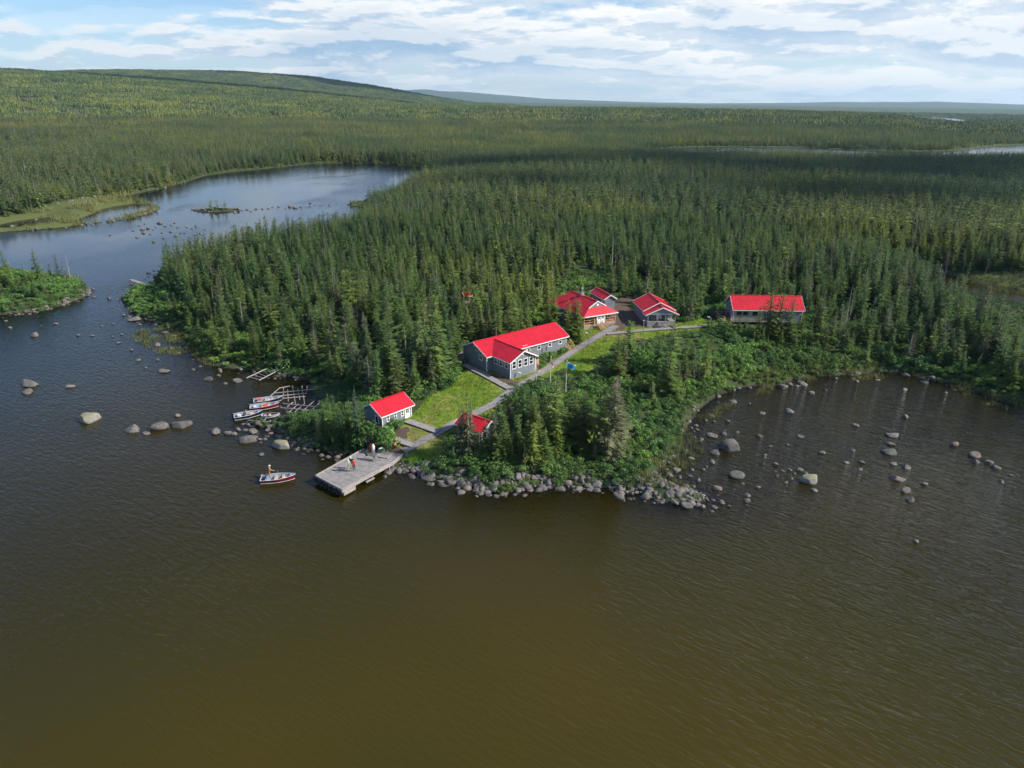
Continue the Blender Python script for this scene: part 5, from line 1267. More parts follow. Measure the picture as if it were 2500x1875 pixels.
# ------------------------------------------------------------------ boardwalks
def boardwalk(key, label, width, extra=0.22, zs=None):
    pts = [Vector(p) for p in WALKPTS[key]]
    pts = [p + Vector((0, 0, extra)) for p in pts]
    if zs:
        for i, z in zs.items(): pts[i].z = z
    t = thing('boardwalk', label, 'boardwalk', pts[0]); o0 = pts[0]
    # resample along the line
    seg = [(b - a).length for a, b in zip(pts[:-1], pts[1:])]; tot = sum(seg)
    def at(s):
        for (a, b), L in zip(zip(pts[:-1], pts[1:]), seg):
            if s <= L or b is pts[-1]: return a.lerp(b, min(1, s / L))
            s -= L
    def dirn(s):
        d = at(min(tot, s + 0.6)) - at(max(0, s - 0.6)); d.z = 0; return d.normalized()
    pl, sd = MB(), MB(); s = 0.0; k = 0
    rg = random.Random(len(key)); prev = None
    while s < tot:
        c = at(s + 0.07) - o0; d = dirn(s + 0.07); n = Vector((-d.y, d.x, 0)); z = Vector((0, 0, rg.uniform(-0.008, 0.008))); w = width / 2 + rg.uniform(-0.03, 0.05)
        a, b = c - d * 0.064, c + d * 0.064
        pl.hexa([a - n * w + z - Vector((0, 0, .04)), a + n * w + z - Vector((0, 0, .04)), b + n * w + z - Vector((0, 0, .04)), b - n * w + z - Vector((0, 0, .04)), a - n * w + z, a + n * w + z, b + n * w + z, b - n * w + z])
        s += 0.14
    s = 0.0
    while s < tot:
        e = min(tot, s + 1.2); a, b = at(s) - o0, at(e) - o0; n = dirn((s + e) / 2); n = Vector((-n.y, n.x, 0))
        for sg in (-1, 1): sd.beam(a + n * (sg * (width / 2 - 0.06)) - Vector((0, 0, 0.2)), b + n * (sg * (width / 2 - 0.06)) - Vector((0, 0, 0.2)), 0.07, 0.3)
        s = e
    sd.build('stringer', 'dark_wood', t); pl.build('plank', 'boardwalk_wood', t, kind='stuff')
    return t
boardwalk('main', 'longest grey boardwalk, from the dock past the lodge to the hip-roofed house', 1.40)
boardwalk('door', 'short boardwalk leading to the white door of the small shed', 1.25)
boardwalk('side', 'short boardwalk ending beside the red barrel', 1.2, 0.24)
boardwalk('lodge', 'boardwalk along the left gable of the big lodge', 1.2)
boardwalk('upper', 'boardwalk running from the hip-roofed house to the long cabin', 1.2, 0.24)
boardwalk('porch', 'stub of boardwalk up to the steps of the porch cabin', 1.4, 0.27)
# ------------------------------------------------------------------ rocks
def boulder(seed, sub=3, cuts=5, rough=0.10, flat=1.0):
    rg = np.random.default_rng(seed)
    b = bmesh.new(); bmesh.ops.create_icosphere(b, subdivisions=sub, radius=1.0)
    v = np.array([q.co[:] for q in b.verts]); f = np.array([[q.index for q in p.verts] for p in b.faces]); b.free()
    off = rg.random(3) * 50
    n = np.zeros(len(v))
    for o, (fr, am) in enumerate(((1.1, 0.30), (2.3, 0.13), (5.0, rough * 0.6))):
        n += am * (vnoise(v[:, 0] * fr + off[0], v[:, 1] * fr + off[1] + v[:, 2] * fr * 0.83) + vnoise(v[:, 1] * fr + off[2], v[:, 2] * fr * 1.1 - v[:, 0] * fr * 0.5 + off[0]) - 1.0)
    v = v * (1 + n)[:, None]
    for _ in range(cuts):       # flat, glacier-worn faces
        d = rg.normal(size=3); d[2] = abs(d[2]) * 0.8; d /= np.linalg.norm(d); lim = rg.uniform(0.50, 0.84)
        q = v @ d; ex = np.maximum(q - lim, 0); v -= ex[:, None] * d * 0.88
    v[:, 2] = np.where(v[:, 2] < -0.35, -0.35 + (v[:, 2] + 0.35) * 0.35, v[:, 2])
    s = np.abs(v[:, :2]).max(0); v[:, 0] /= s[0]; v[:, 1] /= s[1]; v[:, 2] *= flat
    me = pmesh('boulder', v, f, 'granite', smooth=True); return me
ROCKM = [boulder(20 + i, 3, 6 + i % 5) for i in range(12)]
ROCKS_LOW = [boulder(60 + i, 2, 4) for i in range(6)]
LICHEN = boulder(90, 4, 6, 0.16); LICHEN.materials.clear(); LICHEN.materials.append(MATS['lichen_granite'])
LEFT = [(67,944,45),(63,962,32),(167,948,26),(210,1034,52,'L'),(321,1056,42),(386,1050,46),(438,1046,53),(430,1020,18),(357,1062,22,'f'),(523,1060,33),(557,1062,25),(82,823,25),(397,910,30,'f'),(382,846,18),(335,882,16),(383,881,12),(433,865,12),(321,857,9),
 (508,930,26),(573,935,30,'f'),(547,940,17),(535,905,14),(532,920,15),(537,910,13),(488,897,10),(448,844,14),(323,784,38,'f'),(380,780,17),(365,778,10),(402,816,19),(423,822,14,'f'),(463,801,22),(346,807,10),(340,795,12),(286,840,15,'f'),(295,818,10),(273,824,9),(188,821,14,'f'),(224,822,14,'f'),(247,798,10,'f'),(275,793,12,'f'),(136,793,13,'f'),(99,797,5),(22,803,13),(14,786,10),(265,731,14),(226,708,12),(199,697,14),(340,770,10),(300,772,11),(355,900,9),(470,905,12)]
SPIT = [(686,1096,50,'L'),(601,1082,46,'f'),(637,1113,14),(612,1060,28),(596,1054,18),(580,1052,18),(570,1063,22),(622,1070,16),(634,1075,12),(646,1075,13),(653,1068,12),(635,1083,10),(742,1093,20),(606,1040,11),(621,1037,9),(720,1082,13),(731,1078,12),(727,1096,12),(712,1090,10),(755,1100,13),(768,1092,15),(706,1070,14),(745,1075,13),(760,1082,11)]
DOCKR = [(830,1133,30,'f'),(824,1120,15),(821,1109,14),(852,1121,12),(840,1110,12),(868,1118,12)]
FRONT = [(957,1152,17),(973,1147,14),(975,1157,12),(989,1155,24),(1003,1162,15),(1025,1157,26),(1048,1173,43,'b'),(1069,1159,14),(1074,1182,20),(1083,1170,20),(1104,1183,40,'b'),(1128,1191,19),(1139,1179,16),(1166,1180,41,'b'),(1169,1197,13),(1190,1200,29),(1193,1212,20,'f'),(1219,1189,18),(1224,1206,15),(1242,1193,13),(1216,1213,9),
 (1269,1202,21),(1294,1200,22),(1257,1211,15),(1340,1195,21),(1359,1181,16),(1374,1168,15),(1400,1194,20),(1410,1184,26),(1400,1170,21),(1437,1188,22),(1465,1192,17),(1478,1191,14),(1490,1194,13),(1507,1198,14),(1401,1200,12),(1321,1181,16),(1150,1168,16),(1118,1165,15),(1205,1180,14),(1236,1180,13),(1258,1190,13),(1300,1183,14),(1330,1172,14),(1352,1168,13),(1388,1162,14),(1425,1170,15),(1450,1176,14)]
TIP = [(1565,1200,40,'b'),(1579,1220,35),(1602,1209,16),(1603,1223,18),(1616,1228,20,'f'),(1596,1231,12),(1640,1214,40,'b'),(1670,1206,26),(1667,1224,15),(1678,1218,18),(1694,1227,19),(1707,1224,17),(1679,1240,34,'b'),(1715,1242,20),(1745,1242,16),(1763,1231,18),(1780,1238,12),(1750,1196,30,'f'),(1826,1213,19),(1825,1227,18),(1851,1193,14),(1706,1177,19),(1655,1152,28),(1635,1163,25),(1597,1159,20),(1617,1188,19),(1706,1211,21),(1690,1150,13),(1687,1123,21),(1739,1132,15),(1725,1142,11),(1718,1150,11),(1530,1205,14),(1545,1208,12),(1520,1196,14),(1660,1170,12),(1685,1165,13),(1640,1135,12)]
BAY = [(1740,1068,28),(1767,1063,19),(1792,984,21),(1754,970,16),(1792,955,15),(1804,951,14),(1915,949,24,'b'),(1929,943,22,'b'),(1965,942,25,'f'),(2048,915,16),(2094,917,23),(2092,934,16),(2144,930,16,'f'),(2213,920,21),(2261,936,25,'f'),(2209,953,19),(2311,961,11),(1982,965,18),(2015,955,11),(1831,988,11),(1861,1013,19),(1927,1010,29,'b'),(2092,1042,20),(2211,1022,21),(2184,1068,35,'f'),(2176,1088,25,'f'),(2176,1111,40),(2009,1109,22),(1854,1068,21),(2332,1090,22),(2382,1118,31),(2384,1134,25),(2415,1134,25),(2434,1147,26),(2470,1163,12),(2449,1180,16),(2067,1132,15),(2105,1132,19),(2184,1136,22),(2215,1145,24),(2194,1176,46,'f'),(2259,1186,16),(2213,1203,30),(2228,1226,30),(1980,1183,50,'L'),(1952,1151,25),(1990,1203,19),(1921,1182,15),(1898,1163,13),(1894,1136,15),(1869,1113,13),(1923,1088,10),(2084,1103,13),(1777,1032,12),(1744,1032,10),(1723,1030,13),(1740,1018,17,'f'),(1802,1059,15),(1954,1070,22,'f'),(2238,1326,20,'f'),(1881,1092,12),(1740,1130,14),(1852,1192,14),(2102,1149,18,'f'),(1748,1110,29),(1784,1103,49,'b'),(1801,1167,40),(1940,1160,14),(1930,1150,13),(1968,1160,18),(1912,1152,12),(1935,1172,12),(1710,1080,12),(1702,1052,14),(1695,1070,12)]
POND = [(389,547,16),(333,582,12),(360,560,9),(345,563,12),(350,571,11),(365,574,8),(380,556,9),(403,554,9),(418,552,7),(416,568,9),(426,546,8),(434,557,10),(428,578,11),(398,584,10),(374,592,9),(268,576,7),(340,552,8),(323,565,8),(372,562,7),(395,570,7),(455,556,8),(468,560,7),(478,556,8),(450,570,7),(460,590,10),(412,602,9),(478,553,6),(500,562,7),(440,570,6),(318,556,6),(352,548,6),(475,575,7),(488,572,8)]
PBAR = [(470,513,9),(485,514,8),(500,515,9),(512,516,8),(525,514,9),(540,516,8),(552,517,9),(573,521,10),(570,512,12),(590,514,8),(603,514,9),(612,518,8),(625,512,9),(640,512,8),(655,511,9),(665,508,7),(680,507,10),(707,507,10),(720,509,13),(735,507,8),(756,498,8),(755,506,7),(770,509,7),(830,493,7),(600,508,7),(640,520,6),(712,516,7)]
MARSHR = [(128,556,22),(115,532,13),(395,461,15),(286,471,10),(343,478,13),(205,495,10),(288,483,8),(272,488,7),(160,522,8),(300,446,9),(308,523,9),(325,518,8),(250,510,8),(90,548,8),(40,560,8),(330,505,7),(285,502,7),(360,509,8),(210,540,8)]
ISLER = [(217,706,12),(206,722,14),(196,728,12),(213,724,9),(186,732,12),(175,738,12),(160,742,13),(150,748,11),(140,745,12),(142,752,10),(128,760,16),(120,754,12),(105,756,12),(90,758,14),(75,764,12),(60,766,13),(45,768,12),(30,770,14),(12,770,13),(0,774,12),(205,700,10),(193,722,9),(168,732,9),(112,748,10)]
RAPID = [(285,742,12),(278,752,13),(290,758,12),(300,765,11),(272,738,10),(310,768,14),(318,778,10),(330,785,9),(292,740,9),(352,640,16),(372,652,17),(389,648,14),(360,660,12),(345,674,13),(368,668,12),(378,680,13),(345,688,12),(310,682,18,'b'),(322,692,20,'b'),(305,694,14),(340,696,14),(355,698,12),(328,702,16,'f'),(302,705,22,'f'),(356,706,12)]
COVE = [(700,925,22),(725,930,16),(755,938,14),(690,942,8),(712,945,8),(655,925,18),(640,915,16),(665,905,14),(735,950,9),(682,932,10),(745,960,12),(758,972,9),(766,985,10),(770,1000,9),(560,915,10),(585,905,12),(515,905,14),(480,885,14),(497,870,13),(505,895,11),(460,870,10),(523,850,14),(515,842,10),(533,848,10),(528,862,10),(516,858,12),(720,812,0)]
ZN = [(LEFT,'in the open water left of the point'),(SPIT,'on the stony spit by the moored boats'),(DOCKR,'at the landward left edge of the dock'),(FRONT,'on the front shore right of the dock'),(TIP,'on the stony tip between lake and bay'),(BAY,'in the right bay'),(POND,'in the boulder patch in the pond'),(PBAR,'along the rock bar across the pond'),(MARSHR,'on the marshy pond spit'),(ISLER,'on the shore of the left islet'),(RAPID,'at the rapids by the footbridge'),(COVE,'in the cove by the boat ramps')]
RK = []
rr_ = random.Random(3)
for lst, zone in ZN:
    for e in lst:
        cx, yb, w = e[:3]
        if w <= 0: continue
        fl = e[3] if len(e) > 3 else ''
        p = ground(cx, yb - 2) if sdist(*[np.array([q]) for q in un(cx, yb)[:2]])[0] > 0.4 else un(cx, yb - 1, 0.0)
        px, py, c = pr(p); rx = w * c / FPX / 2
        el = rr_.uniform(0.62, 0.95); 
        RK.append(dict(p=p, rx=rx, ry=rx * el, rz=rx * (0.42 if fl == 'f' else rr_.uniform(0.48, 0.70)), fl=fl, zone=zone, px=px, py=py, sz=w, yaw=rr_.uniform(-0.5, 0.5) + (math.pi if rr_.random() < .5 else 0)))
# stones that pave the shoreline between the measured boulders
def along(px_poly, n, wmin, wmax, spread, zone, base=0.0):
    P_ = [un(a, b)[:2] for a, b in px_poly]; L = np.cumsum([0] + [float(np.hypot(*(b - a))) for a, b in zip(P_[:-1], P_[1:])])
    out = []
    for _ in range(n):
        s = rng.random() * L[-1]; i = min(len(L) - 2, int(np.searchsorted(L, s) - 1)); i = max(i, 0)
        t = (s - L[i]) / (L[i + 1] - L[i]); q = P_[i] * (1 - t) + P_[i + 1] * t
        dv = P_[i + 1] - P_[i]; nv = np.array([-dv[1], dv[0]]) / (np.hypot(*dv) + 1e-6); q = q + nv * rng.normal(0, spread)
        r = wmin * (wmax / wmin) ** (rng.random() ** 1.7) / 2
        z = max(hz(q[0], q[1]), -0.25); px, py, c = pr((q[0], q[1], z))
        out.append(dict(p=np.array([q[0], q[1], z]), rx=r, ry=r * rng.uniform(0.65, 0.95), rz=r * rng.uniform(0.5, 0.8), fl='', zone=zone, px=px, py=py, sz=2 * r * FPX / c, yaw=rng.random() * 6.28))
    return out
FILL = []
FRONTPX = [(940, 1142), (968, 1150), (1027, 1160), (1085, 1178), (1150, 1194), (1204, 1206), (1258, 1204), (1313, 1194), (1400, 1192), (1468, 1190), (1513, 1203), (1558, 1206)]
FILL += along(FRONTPX, 330, 0.3, 1.7, 0.75, 'on the front shore right of the dock')
FILL += along([(960, 1140), (1085, 1162), (1204, 1190), (1313, 1178), (1400, 1172), (1468, 1176), (1520, 1190)], 190, 0.3, 1.5, 0.6, 'on the front shore right of the dock')
FILL += along([(1558, 1206), (1603, 1222), (1637, 1230), (1700, 1230), (1745, 1218)], 80, 0.3, 1.5, 1.1, 'on the stony tip between lake and bay')
FILL += along([(1745, 1216), (1690, 1200), (1640, 1182), (1610, 1165), (1630, 1140), (1668, 1120), (1690, 1090), (1690, 1060), (1690, 1030), (1712, 1000)], 190, 0.25, 1.2, 1.4, 'on the stony tip between lake and bay')
FILL += along([(1560, 1190), (1600, 1170), (1630, 1185), (1680, 1205), (1640, 1215)], 85, 0.3, 1.6, 1.3, 'on the stony tip between lake and bay')
FILL += along([(1712, 1190), (1790, 1195), (1850, 1200)], 60, 0.25, 0.9, 1.0, 'on the stony tip between lake and bay')
FILL += along([(1890, 1150), (1930, 1160), (1970, 1165)], 40, 0.3, 1.0, 0.8, 'in the right bay')
FILL += along([(600, 1030), (640, 1040), (690, 1070), (719, 1092), (765, 1098), (818, 1118), (870, 1120)], 240, 0.3, 1.3, 0.8, 'on the stony spit by the moored boats')
FILL += along([(870, 1112), (920, 1125), (960, 1148)], 50, 0.3, 1.1, 0.8, 'on the front shore right of the dock')
FILL += along([(460, 850), (500, 885), (560, 902), (643, 915), (712, 924), (765, 935), (745, 955), (770, 985)], 130, 0.3, 1.2, 1.0, 'in the cove by the boat ramps')
FILL += along([(220, 706), (206, 728), (165, 741), (103, 761), (0, 771), (-60, 775)], 150, 0.4, 1.5, 0.9, 'on the shore of the left islet')
FILL += along([(310, 700), (292, 732), (300, 752), (320, 768), (349, 781), (400, 800), (450, 828)], 110, 0.4, 1.4, 1.3, 'at the rapids by the footbridge')
FILL += along([(410, 650), (370, 662), (355, 690), (312, 700)], 70, 0.5, 1.5, 1.2, 'at the rapids by the footbridge')
FILL += along([(1785, 955), (1896, 943), (2034, 918), (2153, 906), (2250, 924), (2415, 968), (2500, 999)], 110, 0.3, 1.3, 1.0, 'in the right bay')
FILL += along([(0, 567), (125, 559), (198, 550), (312, 536), (399, 506)], 60, 0.6, 2.0, 1.5, 'on the marshy pond spit')
FILL += along([(0, 560), (130, 522), (270, 488), (338, 472), (458, 444)], 70, 0.6, 2.4, 2.0, 'on the marshy pond spit')
FILL += along([(460, 514), (520, 517), (600, 514), (720, 508), (830, 497)], 70, 0.6, 1.8, 1.5, 'along the rock bar across the pond')
FILL = [t for t in FILL if -40 < t['px'] < 2540]
room = max(0, 298 - len(RK))
FILL.sort(key=lambda t: -t['sz']); RK += FILL[:room]; SMALL = FILL[room:]
rs = random.Random(9)
def rlook(t):
    a = 'long flat' if t['fl'] == 'f' else 'big pale' if t['fl'] == 'b' else 'lichen-covered' if t['fl'] == 'L' else 'large' if t['sz'] >= 24 else 'middling' if t['sz'] >= 14 else 'small'
    b = {'f': 'slab'}.get(t['fl'], 'boulder' if t['sz'] >= 14 else 'rock')
    return ('broad ' if t['ry'] / t['rx'] < 0.70 else 'round ' if t['ry'] / t['rx'] > 0.86 else '') + a, b
RK = RK[:298]
spread_labels(RK, None, rlook, 'zone', 'rock')
for i, t in enumerate(RK):
    me = LICHEN if t['fl'] == 'L' else ROCKM[i % 12]
    o = bpy.data.objects.new('boulder', me); COL.objects.link(o)
    o.location = t['p'] + np.array([0, t['ry'] * 0.6, t['rz'] * 0.18]); o.scale = (t['rx'], t['ry'], t['rz']); o.rotation_euler = (rs.uniform(-.12, .12), rs.uniform(-.12, .12), t['yaw'])
    tag(o, t['label'], 'boulder', 'boulders ' + t['zone'])
for i in range(6): KINDS['st%d' % i] = dict(j=ROCKS_LOW[i], h=1, name='stone')
# stones that lie on the bed in the shallows or were too many to count
sx, sy = jitter_grid(20, 75, 72, 125, 1.1); d = sdist(sx, sy); m = (d < -0.3) & (d > -28) & (rng.random(len(sx)) < 0.16); sx, sy = sx[m], sy[m]
bx, by = jitter_grid(-40, 25, 74, 96, 0.8); d = sdist(bx, by); m = (d < -0.2) & (d > -4) & (rng.random(len(bx)) < 0.5); bx, by = bx[m], by[m]
sx = np.concatenate([sx, bx]); sy = np.concatenate([sy, by])
szz = height(sx, sy); srr = rng.uniform(0.12, 0.42, len(sx))
pts = np.concatenate([np.array([t['p'] + np.array([0, 0, t['rz'] * 0.15]) for t in SMALL]), np.stack([sx, sy, np.minimum(szz + srr * 0.2, -0.12)], 1)])
scl = np.concatenate([np.array([[t['rx'], t['ry'], t['rz']] for t in SMALL]), np.stack([srr, srr * 0.8, srr * 0.5], 1)])
scatter('shore_stones', pts, ['st%d' % i for i in range(6)], rng.integers(0, 6, len(pts)), rng.random(len(pts)) * 6.28, scl, rng.normal(0, 0.15, (len(pts), 2)))
# pale outcrops in the lawn
for (cx, cyy, w, lab) in ((917, 975, 34, 'flat pale outcrop in the grass behind the small shed'), (1117, 966, 17, 'pale stone lying in the middle of the lawn'), (1231, 957, 9, 'small pale stone beside the boardwalk fork')):
    p = ground(cx, cyy); r = w * pr(p)[2] / FPX / 2
    o = bpy.data.objects.new('boulder', ROCKM[3]); COL.objects.link(o); o.location = p; o.scale = (r, r * 0.7, r * 0.3); o.rotation_euler = (0, 0, 0.3); tag(o, lab, 'boulder', 'outcrops in the grass')
# ------------------------------------------------------------------ the dock
dk = thing('dock', 'wide grey plank dock on the lake with black tyre fenders', 'dock', (-24.8, 79.5, 1.0), math.atan2(5.7 * 1.0, 4.2 * 1.62))
def dloc(x, y, z=0.0):
    a = dk.rotation_euler[2]; dx, dy = x + 24.8, y - 79.5
    return (dx * math.cos(a) + dy * math.sin(a), -dx * math.sin(a) + dy * math.cos(a), z)
A_, B_, Cc, Dd, E_, G_ = [dloc(*p) for p in ((-24.8, 79.5), (-20.7, 76.1), (-15.7, 83.3), (-14.55, 85.9), (-15.6, 87.0), (-20.1, 87.3))]
deckpoly = [A_, B_, Cc, Dd, E_, G_]
lv = MB(); slab(lv, [(p[0], p[1], -0.045) for p in deckpoly], 0.16); lv.build('deck_frame', 'weathered_wood', dk)
# planks run across the dock, clipped to its outline
pm = MB(); dv = (Vector(G_) - Vector(A_)).normalized(); nv = Vector((dv.y, -dv.x, 0)); A0 = Vector(A_)
poly2 = [((Vector(p) - A0).dot(dv), (Vector(p) - A0).dot(nv)) for p in deckpoly]
def span(s):
    hits = []
    for (s0, n0), (s1, n1) in zip(poly2, poly2[1:] + poly2[:1]):
        if (s0 <= s < s1) or (s1 <= s < s0): hits.append(n0 + (n1 - n0) * (s - s0) / (s1 - s0))
    return (min(hits), max(hits)) if len(hits) >= 2 else None
s = min(p[0] for p in poly2) + 0.03; smax = max(p[0] for p in poly2); rgp = random.Random(4); npl = 0
while s < smax - 0.15:
    a, b = span(s), span(s + 0.14)
    if a and b:
        z = rgp.uniform(-0.012, 0.012); P0 = lambda ss, n, zz: A0 + dv * ss + nv * n + Vector((0, 0, zz))
        pm.hexa([P0(s, a[0], z - .04), P0(s, a[1], z - .04), P0(s + .14, b[1], z - .04), P0(s + .14, b[0], z - .04), P0(s, a[0], z), P0(s, a[1], z), P0(s + .14, b[1], z), P0(s + .14, b[0], z)])
    s += 0.155
pm.build('plank', 'boardwalk_wood', dk, kind='stuff')
kb = MB()
for p, q in ((A_, B_), (B_, Cc), (Cc, Dd), (G_, A_)):
    p, q = Vector(p), Vector(q); kb.beam(p + Vector((0, 0, 0.11)), q + Vector((0, 0, 0.11)), 0.16, 0.12); kb.beam(p + Vector((0, 0, -0.17)), q + Vector((0, 0, -0.17)), 0.1, 0.3)
kb.build('kerb_rail', 'pale_wood', dk)
for i in range(7):
    t = (i + 0.5) / 7; c = Vector(A_).lerp(Vector(B_), t); pl = MB(); pl.tube((c.x, c.y, -3.5), (c.x, c.y, -0.1), 0.13, 0.13, 7); pl.build('pile', 'dark_wood', dk)
for u, v in ((B_, Cc), (Cc, Dd)):
    for t in (0.25, 0.6, 0.95):
        c = Vector(u).lerp(Vector(v), t) + Vector((0, 0.2, 0)); pl = MB(); pl.tube((c.x, c.y, -2.0), (c.x, c.y, -0.1), 0.1, 0.1, 7); pl.build('pile', 'pale_wood', dk)
out = (Vector(A_) - Vector(G_)).normalized()
for i, t in enumerate((0.05, 0.18, 0.30, 0.43, 0.62, 0.80, 0.96)):
    c = Vector(A_).lerp(Vector(B_), t) + out * 0.16 + Vector((0, 0, -0.42)); m = MB(); m.torus(c, out, 0.27, 0.11); m.build('tyre_fender', 'tyre_rubber', dk, smooth=True)
c = Vector(B_).lerp(Vector(Cc), 0.10); sd = (Vector(B_) - Vector(A_)).normalized()
fl = MB(); d2 = (Vector(Cc) - Vector(B_)).normalized(); fl.beam(c - d2 * 0.8 + sd * 0.1 + Vector((0, 0, -.55)), c + d2 * 1.1 + sd * 0.1 + Vector((0, 0, -.55)), 0.25, 0.4); fl.build('bumper_timber', 'pale_wood', dk)
c = Vector(B_).lerp(Vector(Cc), 0.52); fl = MB(); fl.beam(c - d2 * 0.7 + sd * 0.14 + Vector((0, 0, -.6)), c + d2 * 0.7 + sd * 0.14 + Vector((0, 0, -.6)), 0.2, 0.16); fl.build('bumper_timber', 'pale_wood', dk)
# raised side platform at the landward end
p = [un(*q, 1.15) for q in ((905, 1112), (925, 1094), (962, 1106), (945, 1118))]
pf = thing('platform', 'low plank platform at the landward end of the dock', 'platform', (0, 0, 0)); m = MB(); slab(m, [tuple(q) for q in p], 0.10); m.build('plank_top', 'boardwalk_wood', pf)
m = MB()
for q in p: m.beam((q[0], q[1], 0.2), (q[0], q[1], 1.04), 0.1, 0.1)
m.build('post', 'weathered_wood', pf)

def at_px(px, py, z): q = un(px, py, z); return Vector((q[0], q[1], z))
DZ0 = 1.02
# bench with jackets
q = at_px(905, 1124, DZ0); bn = thing('bench', 'grey wooden bench facing the lake on the dock', 'bench', q, R(-12))
for i in range(4): m = MB(); m.box(-0.85, 0.85, -0.22 + i * 0.12, -0.12 + i * 0.12, 0.42, 0.46); m.build('seat_slat', 'weathered_wood', bn)
for i in range(3): m = MB(); m.beam((-0.85, 0.28 + i * .03, 0.58 + i * 0.15), (0.85, 0.28 + i * .03, 0.58 + i * 0.15), 0.03, 0.11); m.build('back_slat', 'weathered_wood', bn)
for x in (-0.78, 0.78):
    m = MB(); m.beam((x, -0.2, 0), (x, -0.2, 0.66), 0.08, 0.08); m.beam((x, 0.25, 0), (x, 0.36, 0.95), 0.08, 0.08); m.beam((x, -0.26, 0.67), (x, 0.3, 0.67), 0.09, 0.04); m.beam((x, -0.2, 0.38), (x, 0.27, 0.38), 0.05, 0.07); m.build('leg_frame', 'weathered_wood', bn)
jk = MB(); jk.lathe([(0.05, 0.0), (0.17, -0.04), (0.20, -0.25), (0.22, -0.48), (0.16, -0.5)], (0, 0, 0), 9); o = jk.build('jacket', 'dark_cloth', smooth=True); o.location = q + Vector((-0.62, 0.36, 1.0)); o.scale = (1, 0.5, 1); tag(o, 'dark jacket hung over the left end of the dock bench', 'jacket')
# gas bottles, dish, barrel
def gas(px, py, mat, h, r, lab):
    t = thing('gas_bottle', lab, 'gas bottle', at_px(px, py, 1.1)); m = MB(); m.lathe([(r, 0), (r, h * .82), (r * .85, h * .92), (r * .35, h * .97)], n=14); m.build('bottle_body', mat, t, True)
    m = MB(); m.lathe([(r * .52, h * .93), (r * .55, h * 1.07), (r * .5, h * 1.07)], n=12); m.build('collar', mat, t); m = MB(); m.tube((0, 0, h * .96), (0, 0, h * 1.05), 0.03, 0.03, 6); m.build('valve', 'steel', t)
gas(912, 1106, 'white_paint', 1.25, 0.22, 'tall white gas bottle standing at the back of the dock')
gas(906, 1105, 'red_paint', 1.2, 0.2, 'dark red gas bottle behind the white one on the dock')
q = at_px(931, 1101, 1.17); m = MB(); m.lathe([(0.05, 0.05), (0.25, 0.08), (0.42, 0.2), (0.45, 0.28), (0.41, 0.27), (0.24, 0.15), (0.05, 0.12)], n=16); o = m.build('tub', ['white_paint'], smooth=True); o.location = q; o.rotation_euler = (R(55), 0, R(15)); tag(o, 'white tub tipped on its side at the back of the dock', 'tub')
q = ground(964, 1092); bt = thing('barrel', 'dark red steel barrel at the end of the short boardwalk', 'barrel', q); m = MB(); m.lathe([(0.29, 0), (0.29, 0.28), (0.305, 0.3), (0.29, 0.32), (0.29, 0.58), (0.305, 0.6), (0.29, 0.62), (0.29, 0.9), (0.27, 0.9), (0.27, 0.87)], n=16); m.build('drum', 'red_paint', bt, True); m = MB(); m.lathe([(0.265, 0.86), (0.265, 0.875)], n=16); m.build('lid', 'hull_maroon', bt)

